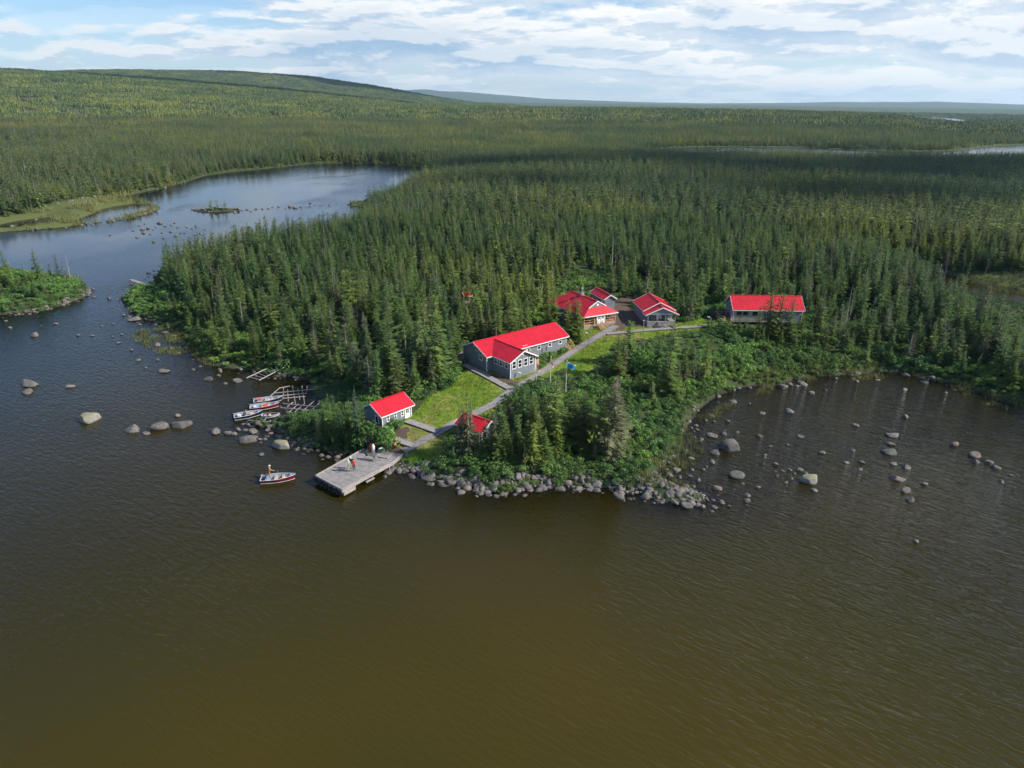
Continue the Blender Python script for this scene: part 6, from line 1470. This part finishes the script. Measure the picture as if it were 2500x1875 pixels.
# ------------------------------------------------------------------ boats
def hull(t, L, Wd, stripe, inside='hull_grey', motor=True, depth=0.86, seats=3, bottom='hull_white'):
    """open aluminium fishing boat, bow along +x, waterline at z=0"""
    ns, out, inn = 13, [], []
    def sec(u, k):
        w = Wd / 2 * (min(1, (1 - u) / 0.50)) ** 0.62 * (0.92 + 0.08 * min(1, u * 4)) if u > 0.5 else Wd / 2 * (0.92 + 0.08 * min(1, u * 4))
        sheer = depth * (0.62 + 0.30 * u ** 2.2); keel = -0.14 + 0.42 * max(0, u - 0.72) ** 1.6 * 4
        x = -L / 2 + L * u + 0.0
        flare = [0.0, 0.55, 0.80, 0.92, 1.0][k]; zz = [keel, keel + 0.05 + 0.1 * u, max(keel + 0.1, 0.06 + 0.1 * u * u), sheer * 0.72, sheer][k]
        return x - (0.22 * u ** 6) * (4 - k) / 4, w * flare, zz
    m = MB(); cols = []
    us = [i / (ns - 1) * 0.995 for i in range(ns)]
    V = []
    for u in us:
        row = []
        for k in range(-4, 5): x, w, z = sec(u, abs(k)); row.append((x, w * (1 if k > 0 else -1 if k < 0 else 0), z))
        V.append(row)
    flat = [p for r in V for p in r]; fs, mi = [], []
    for i in range(ns - 1):
        for j in range(8):
            fs.append((i * 9 + j, i * 9 + j + 1, (i + 1) * 9 + j + 1, (i + 1) * 9 + j)); k = max(abs(j - 4), abs(j - 3))
            mi.append({4: 2, 3: 1, 2: 1, 1: 0}[k] if True else 0)
    hm = MB(); hm.v = flat; hm.f = fs + [tuple(range(9))]; hm.m = [{2: 1, 1: 1, 0: 0}[q] if q != 2 else 1 for q in mi] + [1]
    hm.m = [(0 if q == 0 else 1) for q in mi] + [1]
    hm.build('hull', [bottom, stripe], t, True)
    inr = MB(); iv = []
    for r in V:
        for (x, y, z) in r: iv.append((x, y * 0.945, max(z + 0.03, 0.03 + 0.0 * x)))
    iv = [(min(x, L / 2 - 0.12), y, z if abs(z) else z) for x, y, z in iv]
    inr.v = iv; inr.f = [tuple(reversed(f)) for f in fs]; inr.m = [0] * len(fs); inr.build('inner_skin', inside, t, True)
    g = MB()
    for sg in (-4, 4):
        for i in range(ns - 1):
            a, b = Vector(V[i][sg + 4]), Vector(V[i + 1][sg + 4])
            if (b - a).length > 0.01: g.beam(a + Vector((0, 0, 0.015)), b + Vector((0, 0, 0.015)), 0.06, 0.035)
    a, b = Vector(V[0][0]), Vector(V[0][8]); g.beam(a + Vector((0.02, 0, 0.0)), b + Vector((0.02, 0, 0.0)), 0.08, 0.1); g.build('gunwale', 'hull_white', t)
    st = MB()     # white bottom edge of the coloured band
    for sg in (-2, 2):
        for i in range(ns - 1):
            a, b = Vector(V[i][sg + 4]), Vector(V[i + 1][sg + 4]); o_ = Vector((0, 0.014 if sg > 0 else -0.014, 0.0))
            if (b - a).length > 0.01: st.beam(a + o_, b + o_, 0.03, 0.05)
    st.build('spray_rail', 'hull_white', t)
    fd = MB(); u = 0.80; x = sec(u, 4)[0]
    P_ = [V[i] for i in range(ns) if us[i] >= 0.78]
    for i in range(len(P_) - 1): fd.add([(P_[i][0][0], P_[i][0][1] * .93, P_[i][0][2] - .03), (P_[i + 1][0][0], P_[i + 1][0][1] * .93, P_[i + 1][0][2] - .03), (P_[i + 1][8][0], P_[i + 1][8][1] * .93, P_[i + 1][8][2] - .03), (P_[i][8][0], P_[i][8][1] * .93, P_[i][8][2] - .03)], [(0, 1, 2, 3)])
    fd.build('foredeck', inside, t)
    for i in range(seats):
        u = (0.16, 0.42, 0.64)[i]; x, w, z = sec(u, 3); s_ = MB(); s_.box(x - 0.15, x + 0.15, -w * 0.93, w * 0.93, z - 0.04, z + 0.02); s_.box(x - 0.13, x + 0.13, -w * 0.8, w * 0.8, 0.02, z - 0.042); s_.build('thwart', 'seat_tan' if i else 'hull_grey', t)
    if motor:
        x0 = -L / 2 - 0.16; zt = depth * 0.62
        mo = MB(); mo.lathe([(0.10, 0), (0.16, 0.04), (0.17, 0.25), (0.13, 0.36), (0.05, 0.39)], (x0, 0, zt + 0.12), 10); o = mo.build('outboard_motor', 'black_plastic', t, True)
        mo = MB(); mo.beam((x0, 0, zt + 0.14), (x0 - 0.02, 0, -0.35), 0.10, 0.14); mo.beam((x0 - 0.1, 0, -0.15), (x0 + 0.12, 0, -0.15), 0.2, 0.02); mo.build('motor_leg', 'black_plastic', o)
        mo = MB(); mo.beam((x0 + 0.12, 0, zt + 0.2), (x0 + 0.62, 0.06, zt + 0.26), 0.05, 0.05); mo.build('tiller', 'black_plastic', o)
        mo = MB(); mo.tube((x0 - 0.12, 0, -0.33), (x0 - 0.2, 0, -0.33), 0.13, 0.13, 8); mo.build('propeller', 'steel', o)
    return sec
def boat(px0, py0, px1, py1, label, stripe, z=0.0, Wd=1.75, **kw):
    a, b = at_px(px0, py0, z), at_px(px1, py1, z); d = b - a; L = d.length
    t = thing('motorboat' if kw.get('motor', True) else 'rowing_boat', label, 'boat', (a + b) / 2, math.atan2(d.y, d.x), 'boats at the camp')
    hull(t, L, Wd, stripe, **kw); return t
def box_in(t, name, lab, cat, x, y, z, sx, sy, sz, mat, rot=0.0):
    m = MB(); m.box(-sx, sx, -sy, sy, 0, sz); m.box(-sx * 1.04, sx * 1.04, -sy * 1.04, sy * 1.04, sz + 0.001, sz + 0.05); o = m.build(name, mat)
    a = t.rotation_euler[2]; o.location = t.location + Vector((x * math.cos(a) - y * math.sin(a), x * math.sin(a) + y * math.cos(a), z)); o.rotation_euler = (0, 0, a + rot); tag(o, lab, cat); return o
b1 = boat(638, 1176, 723, 1170, 'red striped motorboat with a man in orange, off the end of the dock', 'hull_red')
box_in(b1, 'cooler', 'white cooler on the floor of the red boat off the dock', 'cooler', 0.75, -0.1, 0.05, 0.28, 0.2, 0.3, 'white_paint')
box_in(b1, 'fuel_can', 'red can beside the cooler in the boat off the dock', 'can', 0.4, 0.3, 0.05, 0.12, 0.16, 0.28, 'red_paint')
box_in(b1, 'gear_bag', 'dark blue gear bag in the stern of the boat off the dock', 'bag', -1.75, 0.2, 0.08, 0.22, 0.3, 0.32, 'hull_navy', 0.3)
ld = MB(); ld.tube((-0.2, 0.3, 0.4), (0.0, 0.32, 1.5), 0.018, 0.01, 5); o = ld.build('fishing_rod', 'pale_wood'); o.location = b1.location; o.rotation_euler = (0, 0, b1.rotation_euler[2]); tag(o, 'thin pale rod standing amidships in the red boat off the dock', 'fishing rod')
b2 = boat(620, 985, 690, 978, 'grey-topped motorboat nearest the upper pole rack, red bag aboard', 'hull_navy', 0.05)
b3 = boat(611, 1000, 683, 993, 'dark red striped motorboat moored between two others', 'hull_red', 0.05)
b4 = boat(572, 1023, 642, 1012, 'black hulled motorboat moored outermost beside the pole racks', 'hull_navy', 0.02)
b5 = boat(640, 1018, 684, 1017, 'white and violet canoe moored beside the black boat', 'hull_white', 0.03, Wd=1.1, inside='hull_maroon', motor=False, depth=0.62, seats=2)
m = MB(); m.box(0.9, 1.3, -0.47, -0.44, 0.18, 0.34); m.build('violet_mark', 'violet_paint', b5)
box_in(b2, 'life_vest', 'bright orange-red vest in the stern of the upper moored boat', 'life vest', -1.3, 0.25, 0.4, 0.30, 0.25, 0.2, 'bright_orange'); box_in(b3, 'life_vest', 'bright orange-red vest amidships in the dark red moored boat', 'life vest', 0.1, 0.1, 0.3, 0.30, 0.3, 0.2, 'bright_orange')
box_in(b2, 'bucket', 'white bucket amidships in the upper moored boat', 'bucket', 0.2, 0.0, 0.1, 0.16, 0.16, 0.35, 'white_paint'); box_in(b3, 'bucket', 'white bucket in the stern of the dark red moored boat', 'bucket', -1.5, 0.1, 0.1, 0.2, 0.25, 0.35, 'white_paint')
box_in(b4, 'tackle_box', 'pale tackle box by the motor of the black moored boat', 'box', -1.3, 0.3, 0.2, 0.28, 0.2, 0.28, 'white_paint'); box_in(b4, 'gear_bag', 'tan bag on the middle seat of the black moored boat', 'bag', 0.4, 0.0, 0.36, 0.22, 0.25, 0.22, 'seat_tan')
def rope(a, b, sag, label):
    m = MB(); n = 6; pts = [a.lerp(b, i / n) - Vector((0, 0, sag * 4 * (i / n) * (1 - i / n))) for i in range(n + 1)]
    for p, q in zip(pts[:-1], pts[1:]): m.tube(p, q, 0.022, 0.022, 5)
    tag(m.build('mooring_rope', 'rope'), label, 'rope', 'mooring ropes')
rope(at_px(684, 990, 0.5), at_px(705, 1004, 0.3), 0.1, 'mooring rope from the dark red boat to the pole rack'); rope(at_px(641, 1010, 0.5), at_px(672, 1032, 0.4), 0.15, 'mooring rope from the black boat to the lowest rail'); rope(at_px(684, 1012, 0.4), at_px(699, 1022, 0.3), 0.1, 'mooring rope from the canoe to the pole rack')

# ------------------------------------------------------------------ slipways of grey poles
def racks(name, label, rails, rungs, z0=0.25, z1=0.55, r=0.085, mat='pale_wood', toz=None):
    t = thing(name, label, 'slipway', at_px(*rails[0][0], 0.0)); o = t.location
    def P(px, py, dz=0.0):
        q = at_px(px, py, z0); g = max(z0, min(1.2, hz(q.x, q.y) + 0.15)); q = at_px(px, py, g + dz); return q - o
    for a, b in rails: m = MB(); m.tube(P(*a, 0.14), P(*b, 0.14), r, r * 0.85, 7); m.build('rail', mat, t)
    for a, b in rungs: m = MB(); m.tube(P(*a), P(*b), r * 0.8, r * 0.7, 6); m.build('rung', mat, t)
    return t
C6 = lambda *p: [((560 + a / 7.373, 920 + b / 7.373), (560 + c / 7.373, 920 + d / 7.373)) for a, b, c, d in p]
racks('pole_rack', 'lower slipway of crossed grey poles beside the moored boats',
      C6((960, 480, 1620, 545), (920, 555, 1530, 605), (1020, 635, 1460, 675), (980, 700, 1470, 735), (820, 755, 1420, 795), (330, 780, 1400, 860)),
      C6((1150, 455, 1040, 540), (1240, 490, 1070, 640), (1340, 490, 1170, 640), (1520, 440, 1200, 720), (1640, 450, 1400, 680), (1400, 600, 1090, 860), (1340, 740, 1210, 845), (1310, 660, 980, 840), (890, 790, 820, 855), (660, 745, 600, 800), (740, 790, 720, 820)))
racks('pole_rack', 'upper grid of grey poles lying above the moored boats',
      C6((800, 295, 1580, 215), (820, 352, 1400, 295), (975, 388, 1370, 352), (890, 205, 1090, 165), (720, 365, 900, 200)),
      C6((975, 195, 960, 410), (1045, 230, 1060, 440), (1135, 165, 1190, 495), (1230, 205, 1270, 415), (1305, 165, 1355, 495), (1395, 165, 1400, 270)))
C3b = lambda *p: [((250 + a / 4.022, 640 + b / 4.022), (250 + c / 4.022, 640 + d / 4.022)) for a, b, c, d in p]
racks('ladder_ramp', 'ladder-like boat ramp of grey timber rising from the cove to the trees',
      C3b((1415, 1138, 1780, 968), (1540, 1160, 1790, 1030)), C3b(*[(1440 + i * 42, 1128 - i * 19, 1550 + i * 29, 1155 - i * 16) for i in range(9)]), 0.2, r=0.10)
# footbridge of weathered planks at the rapids
t = thing('footbridge', 'narrow grey plank walkway out to the rocks at the rapids', 'footbridge', (0, 0, 0)); pl = MB(); sd = MB()
fp = [at_px(320, 682, 1.0), at_px(338, 689, 1.0), at_px(362, 699, 0.95), at_px(388, 703, 0.9), at_px(402, 711, 0.9)]
for a, b in zip(fp[:-1], fp[1:]):
    d = (b - a).normalized(); n = Vector((-d.y, d.x, 0)); k = int((b - a).length / 0.16)
    for i in range(k): c = a.lerp(b, (i + .5) / k); pl.beam(c - n * 0.55, c + n * 0.55, 0.14, 0.04)
    for sg in (-1, 1): sd.beam(a + n * .45 * sg - Vector((0, 0, .1)), b + n * .45 * sg - Vector((0, 0, .1)), 0.08, 0.16)
    for sg in (-1, 1): sd.beam(a + n * .45 * sg - Vector((0, 0, 1.4)), a + n * .45 * sg - Vector((0, 0, .1)), 0.1, 0.1)
pl.build('plank', 'boardwalk_wood', t, kind='stuff'); sd.build('bearer', 'weathered_wood', t)

# ------------------------------------------------------------------ flagpoles and lamps
def flagpole(bx, by, ty, label):
    b = ground(bx, by); h = hgt_from(b, ty); t = thing('flagpole', label, 'flagpole', b, 0, 'flagpoles beside the boardwalk'); m = MB(); m.tube((0, 0, -.2), (0, 0, h), 0.055, 0.035, 8); m.build('pole', 'white_paint', t); m = MB(); m.lathe([(0.02, h), (0.07, h + .04), (0.07, h + .1), (0.02, h + .14)], n=8); m.build('finial', 'white_paint', t); return Vector(b), h
def flag(base, h, w, hh, droop, mats, paint, label, yaw):
    m = MB(); nx, nz = 14, 8; V = []; d = Vector((math.cos(yaw), math.sin(yaw), 0)); n = Vector((-d.y, d.x, 0))
    for i in range(nx + 1):
        u = i / nx
        for j in range(nz + 1):
            v = j / nz; out = w * u * (1 - droop * 0.82); dn = hh * v + w * u * droop * (0.92 - 0.18 * v)
            p = base + Vector((0, 0, h - 0.12 - dn)) + d * (0.05 + out) + n * (0.16 * math.sin(u * 7 + v * 1.5) * u * (1 + droop)); V.append(p)
    for i in range(nx):
        for j in range(nz): a = i * (nz + 1) + j; m.add([V[a], V[a + nz + 1], V[a + nz + 2], V[a + 1]], [(0, 1, 2, 3)], paint((i + .5) / nx, (j + .5) / nz))
    o = m.build('flag', mats, smooth=True); tag(o, label, 'flag', 'flags beside the boardwalk'); return o
b, h = flagpole(1309, 942, 882, 'leftmost of the three white flagpoles, flying the striped flag')
flag(b, h, 1.7, 0.9, 0.85, ['flag_red', 'flag_white', 'flag_blue'], lambda u, v: 2 if (u < .4 and v < .5) else (0 if int(v * 8) % 2 == 0 else 1), 'faded red and white striped flag hanging limp', R(-30))
b, h = flagpole(1343, 937, 871, 'middle one of the three white flagpoles, with the red and white flag')
def leaf(u, v):
    if u < .25 or u > .75: return 0
    x, y = abs(u - .5) * 2, v
    return 0 if (x < .10 and .2 < y < .85) or (x < .34 - abs(y - .48) * 0.9 and .3 < y < .68) else 1
flag(b, h, 1.8, 0.9, 0.88, ['flag_red', 'flag_white'], leaf, 'red and white maple leaf flag hanging limp', R(-10))
b, h = flagpole(1381, 958, 881, 'rightmost of the three white flagpoles, flying the blue flag')
flag(b, h, 1.9, 0.95, 0.30, ['flag_blue', 'flag_white', 'flag_pale_blue'], lambda u, v: 1 if v < 0.16 and u > 0.1 else (2 if v < 0.3 else 0), 'blue flag with a white upper edge blowing out to the right', R(-8))
def lamp(bx, by, ty, label, lean=(-0.55, 0.0), mat='pale_wood'):
    b = ground(bx, by); h = hgt_from(b, ty); t = thing('street_lamp', label, 'lamp', b, 0, 'lamps along the boardwalk'); m = MB(); m.beam((0, 0, -.3), (0, 0, h), 0.12, 0.12); m.build('post', mat, t)
    m = MB(); m.tube((0, 0, h - .1), (lean[0] * .6, lean[1] * .6, h + .12), 0.03, 0.03, 6); m.build('arm', 'steel', t)
    m = MB(); m.beam((lean[0] * .5, lean[1] * .5, h + .14), (lean[0] * 1.35, lean[1] * 1.35, h + .22), 0.24, 0.1); o = m.build('lamp_head', 'white_paint', t); m = MB(); m.beam((lean[0] * .55, lean[1] * .55, h + .08), (lean[0] * 1.3, lean[1] * 1.3, h + .155), 0.18, 0.02); m.build('lens', 'glass_pane', o)
lamp(1437, 846, 815, 'wooden lamp post beside the boardwalk between lodge and hip-roofed house'); lamp(1570, 813, 783, 'wooden lamp post in front of the porch cabin', (-0.2, -0.4)); lamp(1733, 803, 776, 'wooden lamp post near the steps of the long cabin'); lamp(1276, 925, 914, 'short lamp post under the windows of the lodge wing', (-0.6, 0.3))

# ------------------------------------------------------------------ people
def person(label, loc, yaw, jacket, trousers, pose='stand', hat='white_paint', hood=False, H_=1.74, arms=((0.10, 0.05), (0.10, 0.05)), bend=0.0, seat=False):
    """one skinned body; x to its left, y is the way it faces"""
    t = thing('person', label, 'person', loc, yaw, 'people on the dock and in the boats'); k = H_ / 1.74
    pts, rad, ed = [], [], []
    def P(x, y, z, r, link=None):
        pts.append((x * k, y * k, z * k)); rad.append(r * k); i = len(pts) - 1
        if link is not None: ed.append((link, i))
        return i
    hz_ = 0.92 if not seat else 0.40
    def up(y, z):   # bend the trunk forward about the hips
        a = bend; dz = z - 0.92; return (y * math.cos(a) + dz * math.sin(a), hz_ + dz * math.cos(a) - y * math.sin(a))
    pel = P(0, 0, hz_, 0.155)
    y, z = up(0, 1.10); wst = P(0, y, z, 0.14, pel); y, z = up(0.0, 1.30); chs = P(0, y, z, 0.165, wst); y, z = up(0.0, 1.44); sh = P(0, y, z, 0.11, chs)
    y, z = up(0.015, 1.52); nk = P(0, y, z, 0.058, sh); y, z = up(0.03, 1.60); hd = P(0, y, z, 0.092, nk); y, z = up(0.035, 1.68); tp = P(0, y, z, 0.085, hd); y, z = up(0.135, 1.615); P(0, y, z, 0.018, hd)
    for s in (-1, 1):
        y, z = up(0.03, 1.61); P(s * 0.098, y, z, 0.016, hd)
    for s, (fw, sp) in zip((-1, 1), arms):
        y, z = up(0.0, 1.40); a0 = P(s * 0.19, y, z, 0.07, sh); y, z = up(fw * 1.0, 1.14 + fw * 0.1); a1 = P(s * (0.24 + sp), y, z, 0.05, a0); y, z = up(fw * 2.6 + 0.04, 0.93 + fw * 0.9); a2 = P(s * (0.22 + sp * 0.6), y, z, 0.036, a1)
        d = np.array(pts[a2]) - np.array(pts[a1]); d /= np.linalg.norm(d); q = np.array(pts[a2]) / k + d * 0.06; hn = P(*q, 0.036, a2)
        side = np.cross(d, (s, 0, 0)); 
        for fi, (o_, ln) in enumerate(((-0.033, 0.075), (-0.011, 0.085), (0.011, 0.08), (0.033, 0.062))):
            b0 = q + d * 0.03 + side * o_; f0 = P(*b0, 0.0095, hn); f1 = P(*(b0 + d * ln * .55), 0.009, f0); P(*(b0 + d * ln * 0.95 + np.array([-s, 0, 0]) * 0.02), 0.0085, f1)
        b0 = q + side * -0.03 + np.array([0, 0.02, 0]); th = P(*b0, 0.011, hn); P(*(b0 + d * 0.045 + side * -0.02), 0.0095, th)
    for s in (-1, 1):
        if not seat:
            h0 = P(s * 0.09, 0, 0.86, 0.11, pel); kn = P(s * 0.105, 0.02, 0.48, 0.068, h0); an = P(s * 0.11, -0.01, 0.09, 0.045, kn); P(s * 0.12, 0.14, 0.045, 0.042, an)
        else:
            h0 = P(s * 0.10, 0.05, 0.42, 0.10, pel); kn = P(s * 0.13, 0.42, 0.46, 0.07, h0); an = P(s * 0.13, 0.46, 0.09, 0.045, kn); P(s * 0.14, 0.60, 0.05, 0.042, an)
    me = bpy.data.meshes.new('body'); me.from_pydata(pts, ed, []); ob = bpy.data.objects.new('body', me); COL.objects.link(ob)
    md = ob.modifiers.new('skin', 'SKIN'); md.use_smooth_shade = True
    for i, v in enumerate(me.skin_vertices[0].data): v.radius = (rad[i] * (1.15 if i in (pel, wst, chs) else 1.0), rad[i] * (0.85 if i in (pel, wst, chs) else 1.0)); v.use_root = (i == 0)
    ob.modifiers.new('sub', 'SUBSURF').levels = 1
    dg = bpy.context.evaluated_depsgraph_get(); bm_ = bpy.data.meshes.new_from_object(ob.evaluated_get(dg)); bpy.data.objects.remove(ob); 
    for mn in (jacket, trousers, 'skin', 'dark_wood'): bm_.materials.append(MATS[mn])
    hp = np.array(pts) / k; hands = [i for i in range(len(pts)) if rad[i] / k < 0.013 or abs(rad[i] / k - 0.0361) < 0.0005]
    headc = hp[hd] * k; nkz = pts[nk]
    for p in bm_.polygons:
        c = np.array(p.center)
        j = int(np.argmin(((np.array(pts) - c) ** 2).sum(1)))
        if j in (hd, tp, nk) or j in (hd + 2, hd + 3, hd + 4): p.material_index = 2
        elif rad[j] / k < 0.0125 or (j in hands and rad[j] / k < 0.037 and j > tp + 3): p.material_index = 2
        elif (c[2] < (0.92 if not seat else 0.45) * k) and abs(c[0]) < 0.21 * k: p.material_index = 3 if c[2] < 0.10 * k else 1
        else: p.material_index = 0
        p.use_smooth = True
    b = bpy.data.objects.new('body', bm_); COL.objects.link(b); b.parent = t
    hc = Vector(pts[hd])
    e = MB()
    for s in (-1, 1): e.lathe([(0.004, -0.012), (0.012, 0), (0.004, 0.012)], (hc.x + s * 0.034 * k, hc.y + 0.085 * k, hc.z + 0.02 * k), 6)
    e.build('eyes', 'black_plastic', t)
    mt = MB(); mt.beam((hc.x - 0.025, hc.y + 0.082 * k, hc.z - 0.05 * k), (hc.x + 0.025, hc.y + 0.082 * k, hc.z - 0.05 * k), 0.012, 0.01); mt.build('mouth', 'red_paint', t)
    hr = MB(); hr.lathe([(0.098, -0.03), (0.104, 0.03), (0.09, 0.085), (0.04, 0.115)], (hc.x, hc.y - 0.018 * k, hc.z + 0.02 * k), 12); hr.build('hair', 'hair', t, True)
    if hat:
        m = MB(); m.lathe([(0.112, 0.055), (0.112, 0.09), (0.10, 0.135), (0.05, 0.155)], (hc.x, hc.y - 0.008 * k, hc.z + 0.005 * k), 12); m.hexa([(hc.x - .08, hc.y + .07, hc.z + .058), (hc.x + .08, hc.y + .07, hc.z + .058), (hc.x + .06, hc.y + .2, hc.z + .045), (hc.x - .06, hc.y + .2, hc.z + .045), (hc.x - .08, hc.y + .07, hc.z + .072), (hc.x + .08, hc.y + .07, hc.z + .072), (hc.x + .06, hc.y + .2, hc.z + .056), (hc.x - .06, hc.y + .2, hc.z + .056)]); m.build('cap', hat, t, False)
    if hood:
        m = MB(); m.lathe([(0.10, -0.06), (0.135, 0.0), (0.125, 0.06), (0.07, 0.09)], (hc.x, hc.y - 0.07, hc.z - 0.12), 12); m.build('hood', jacket, t, True)
    return t
person('person in pale green jacket and khaki trousers, left of the group on the dock', at_px(852, 1151, DZ0), R(200), 'green_cloth', 'khaki_cloth', arms=((0.22, 0.02), (0.16, 0.0)), hood=True, bend=0.05)
person('person in dark top and white cap behind the other two on the dock', at_px(858.5, 1144, DZ0), R(175), 'dark_cloth', 'grey_cloth', arms=((0.2, 0.0), (0.1, 0.03)), bend=0.04)
person('person in bright red jacket and dark trousers with back turned on the dock', at_px(865, 1150, DZ0), R(15), 'red_cloth', 'dark_cloth', hat=None, arms=((0.24, 0.03), (0.24, 0.03)))
person('person in orange rain suit and white cap standing in the red boat', at_px(659, 1165, 0.20), R(-75), 'orange_cloth', 'orange_cloth', arms=((0.05, 0.05), (0.18, 0.02)), bend=0.10, hood=True)
a4 = b4.rotation_euler[2]
person('person in mottled brown jacket bending over in the black moored boat', b4.location + Vector((math.cos(a4) * -0.75, math.sin(a4) * -0.75, 0.15)), a4 - R(90) + R(20), 'brown_cloth', 'dark_cloth', hat='brown_cloth', arms=((0.26, 0.02), (0.26, 0.02)), bend=0.7, seat=True)

# ------------------------------------------------------------------ chairs and gear on the porches
def chair(parent_thing, lx, ly, lz, yaw, label, mat='dark_cloth', group='porch chairs'):
    a = parent_thing.rotation_euler[2]; p = parent_thing.location + Vector((lx * math.cos(a) - ly * math.sin(a), lx * math.sin(a) + ly * math.cos(a), lz))
    t = thing('armchair', label, 'chair', p, a + yaw, group); m = MB(); m.box(-.26, .26, -.24, .26, .38, .43); m.build('seat', mat, t); m = MB(); m.hexa([(-.26, .25, .4), (.26, .25, .4), (.26, .30, .4), (-.26, .30, .4), (-.26, .40, .98), (.26, .40, .98), (.26, .45, .98), (-.26, .45, .98)]); m.build('backrest', mat, t)
    for sx in (-.27, .27):
        for yy in (-.22, .25): m = MB(); m.beam((sx, yy, 0), (sx, yy, .6), .05, .05); m.build('leg', mat, t)
        m = MB(); m.box(sx - .04, sx + .04, -.25, .3, .6, .64); m.build('armrest', mat, t)
for lx, lab in ((0.7, 'dark chair at the left end of the timber porch'), (1.5, 'dark chair second from the left on the timber porch'), (5.6, 'dark chair just right of the timber porch steps'), (6.4, 'dark chair near the right end of the timber porch'), (7.2, 'dark chair at the right end of the timber porch')): chair(hh, lx, 1.2, PZ, 0, lab, group='chairs on the timber porch')
chair(pc, 1.5, 1.5, DZ, 0, 'grey chair left of the door on the cabin porch', 'grey_cloth', 'chairs on the cabin porch'); chair(pc, 4.2, 1.5, DZ, 0, 'grey chair right of the door on the cabin porch', 'grey_cloth', 'chairs on the cabin porch')
chair(lc, -1.5, 2.9, 0.0, R(0), 'dark chair on the side deck of the long cabin', 'hull_navy', 'chairs on the side deck'); chair(lc, -0.6, 2.6, 0.0, R(-20), 'dark red chair on the side deck of the long cabin', 'hull_maroon', 'chairs on the side deck')
q = ground(1757, 789); bt = thing('bin', 'black lidded bin at the foot of the long cabin steps', 'bin', q); m = MB(); m.lathe([(0.26, 0), (0.31, 0.8)], n=12); m.build('bin_body', 'black_plastic', bt, True); m = MB(); m.lathe([(0.33, 0.80), (0.33, 0.86), (0.15, 0.92)], n=12); m.build('lid', 'black_plastic', bt)
cloud_for(360, 450, 700, 430, 220, 22, 8, (30, 70))
cloud_for(-1500, 2500, 900, 1500, 110, 70, 5, (70, 120))
cloud_for(-1300, 4700, 1200, 900, 500, 90, 6, (110, 220))
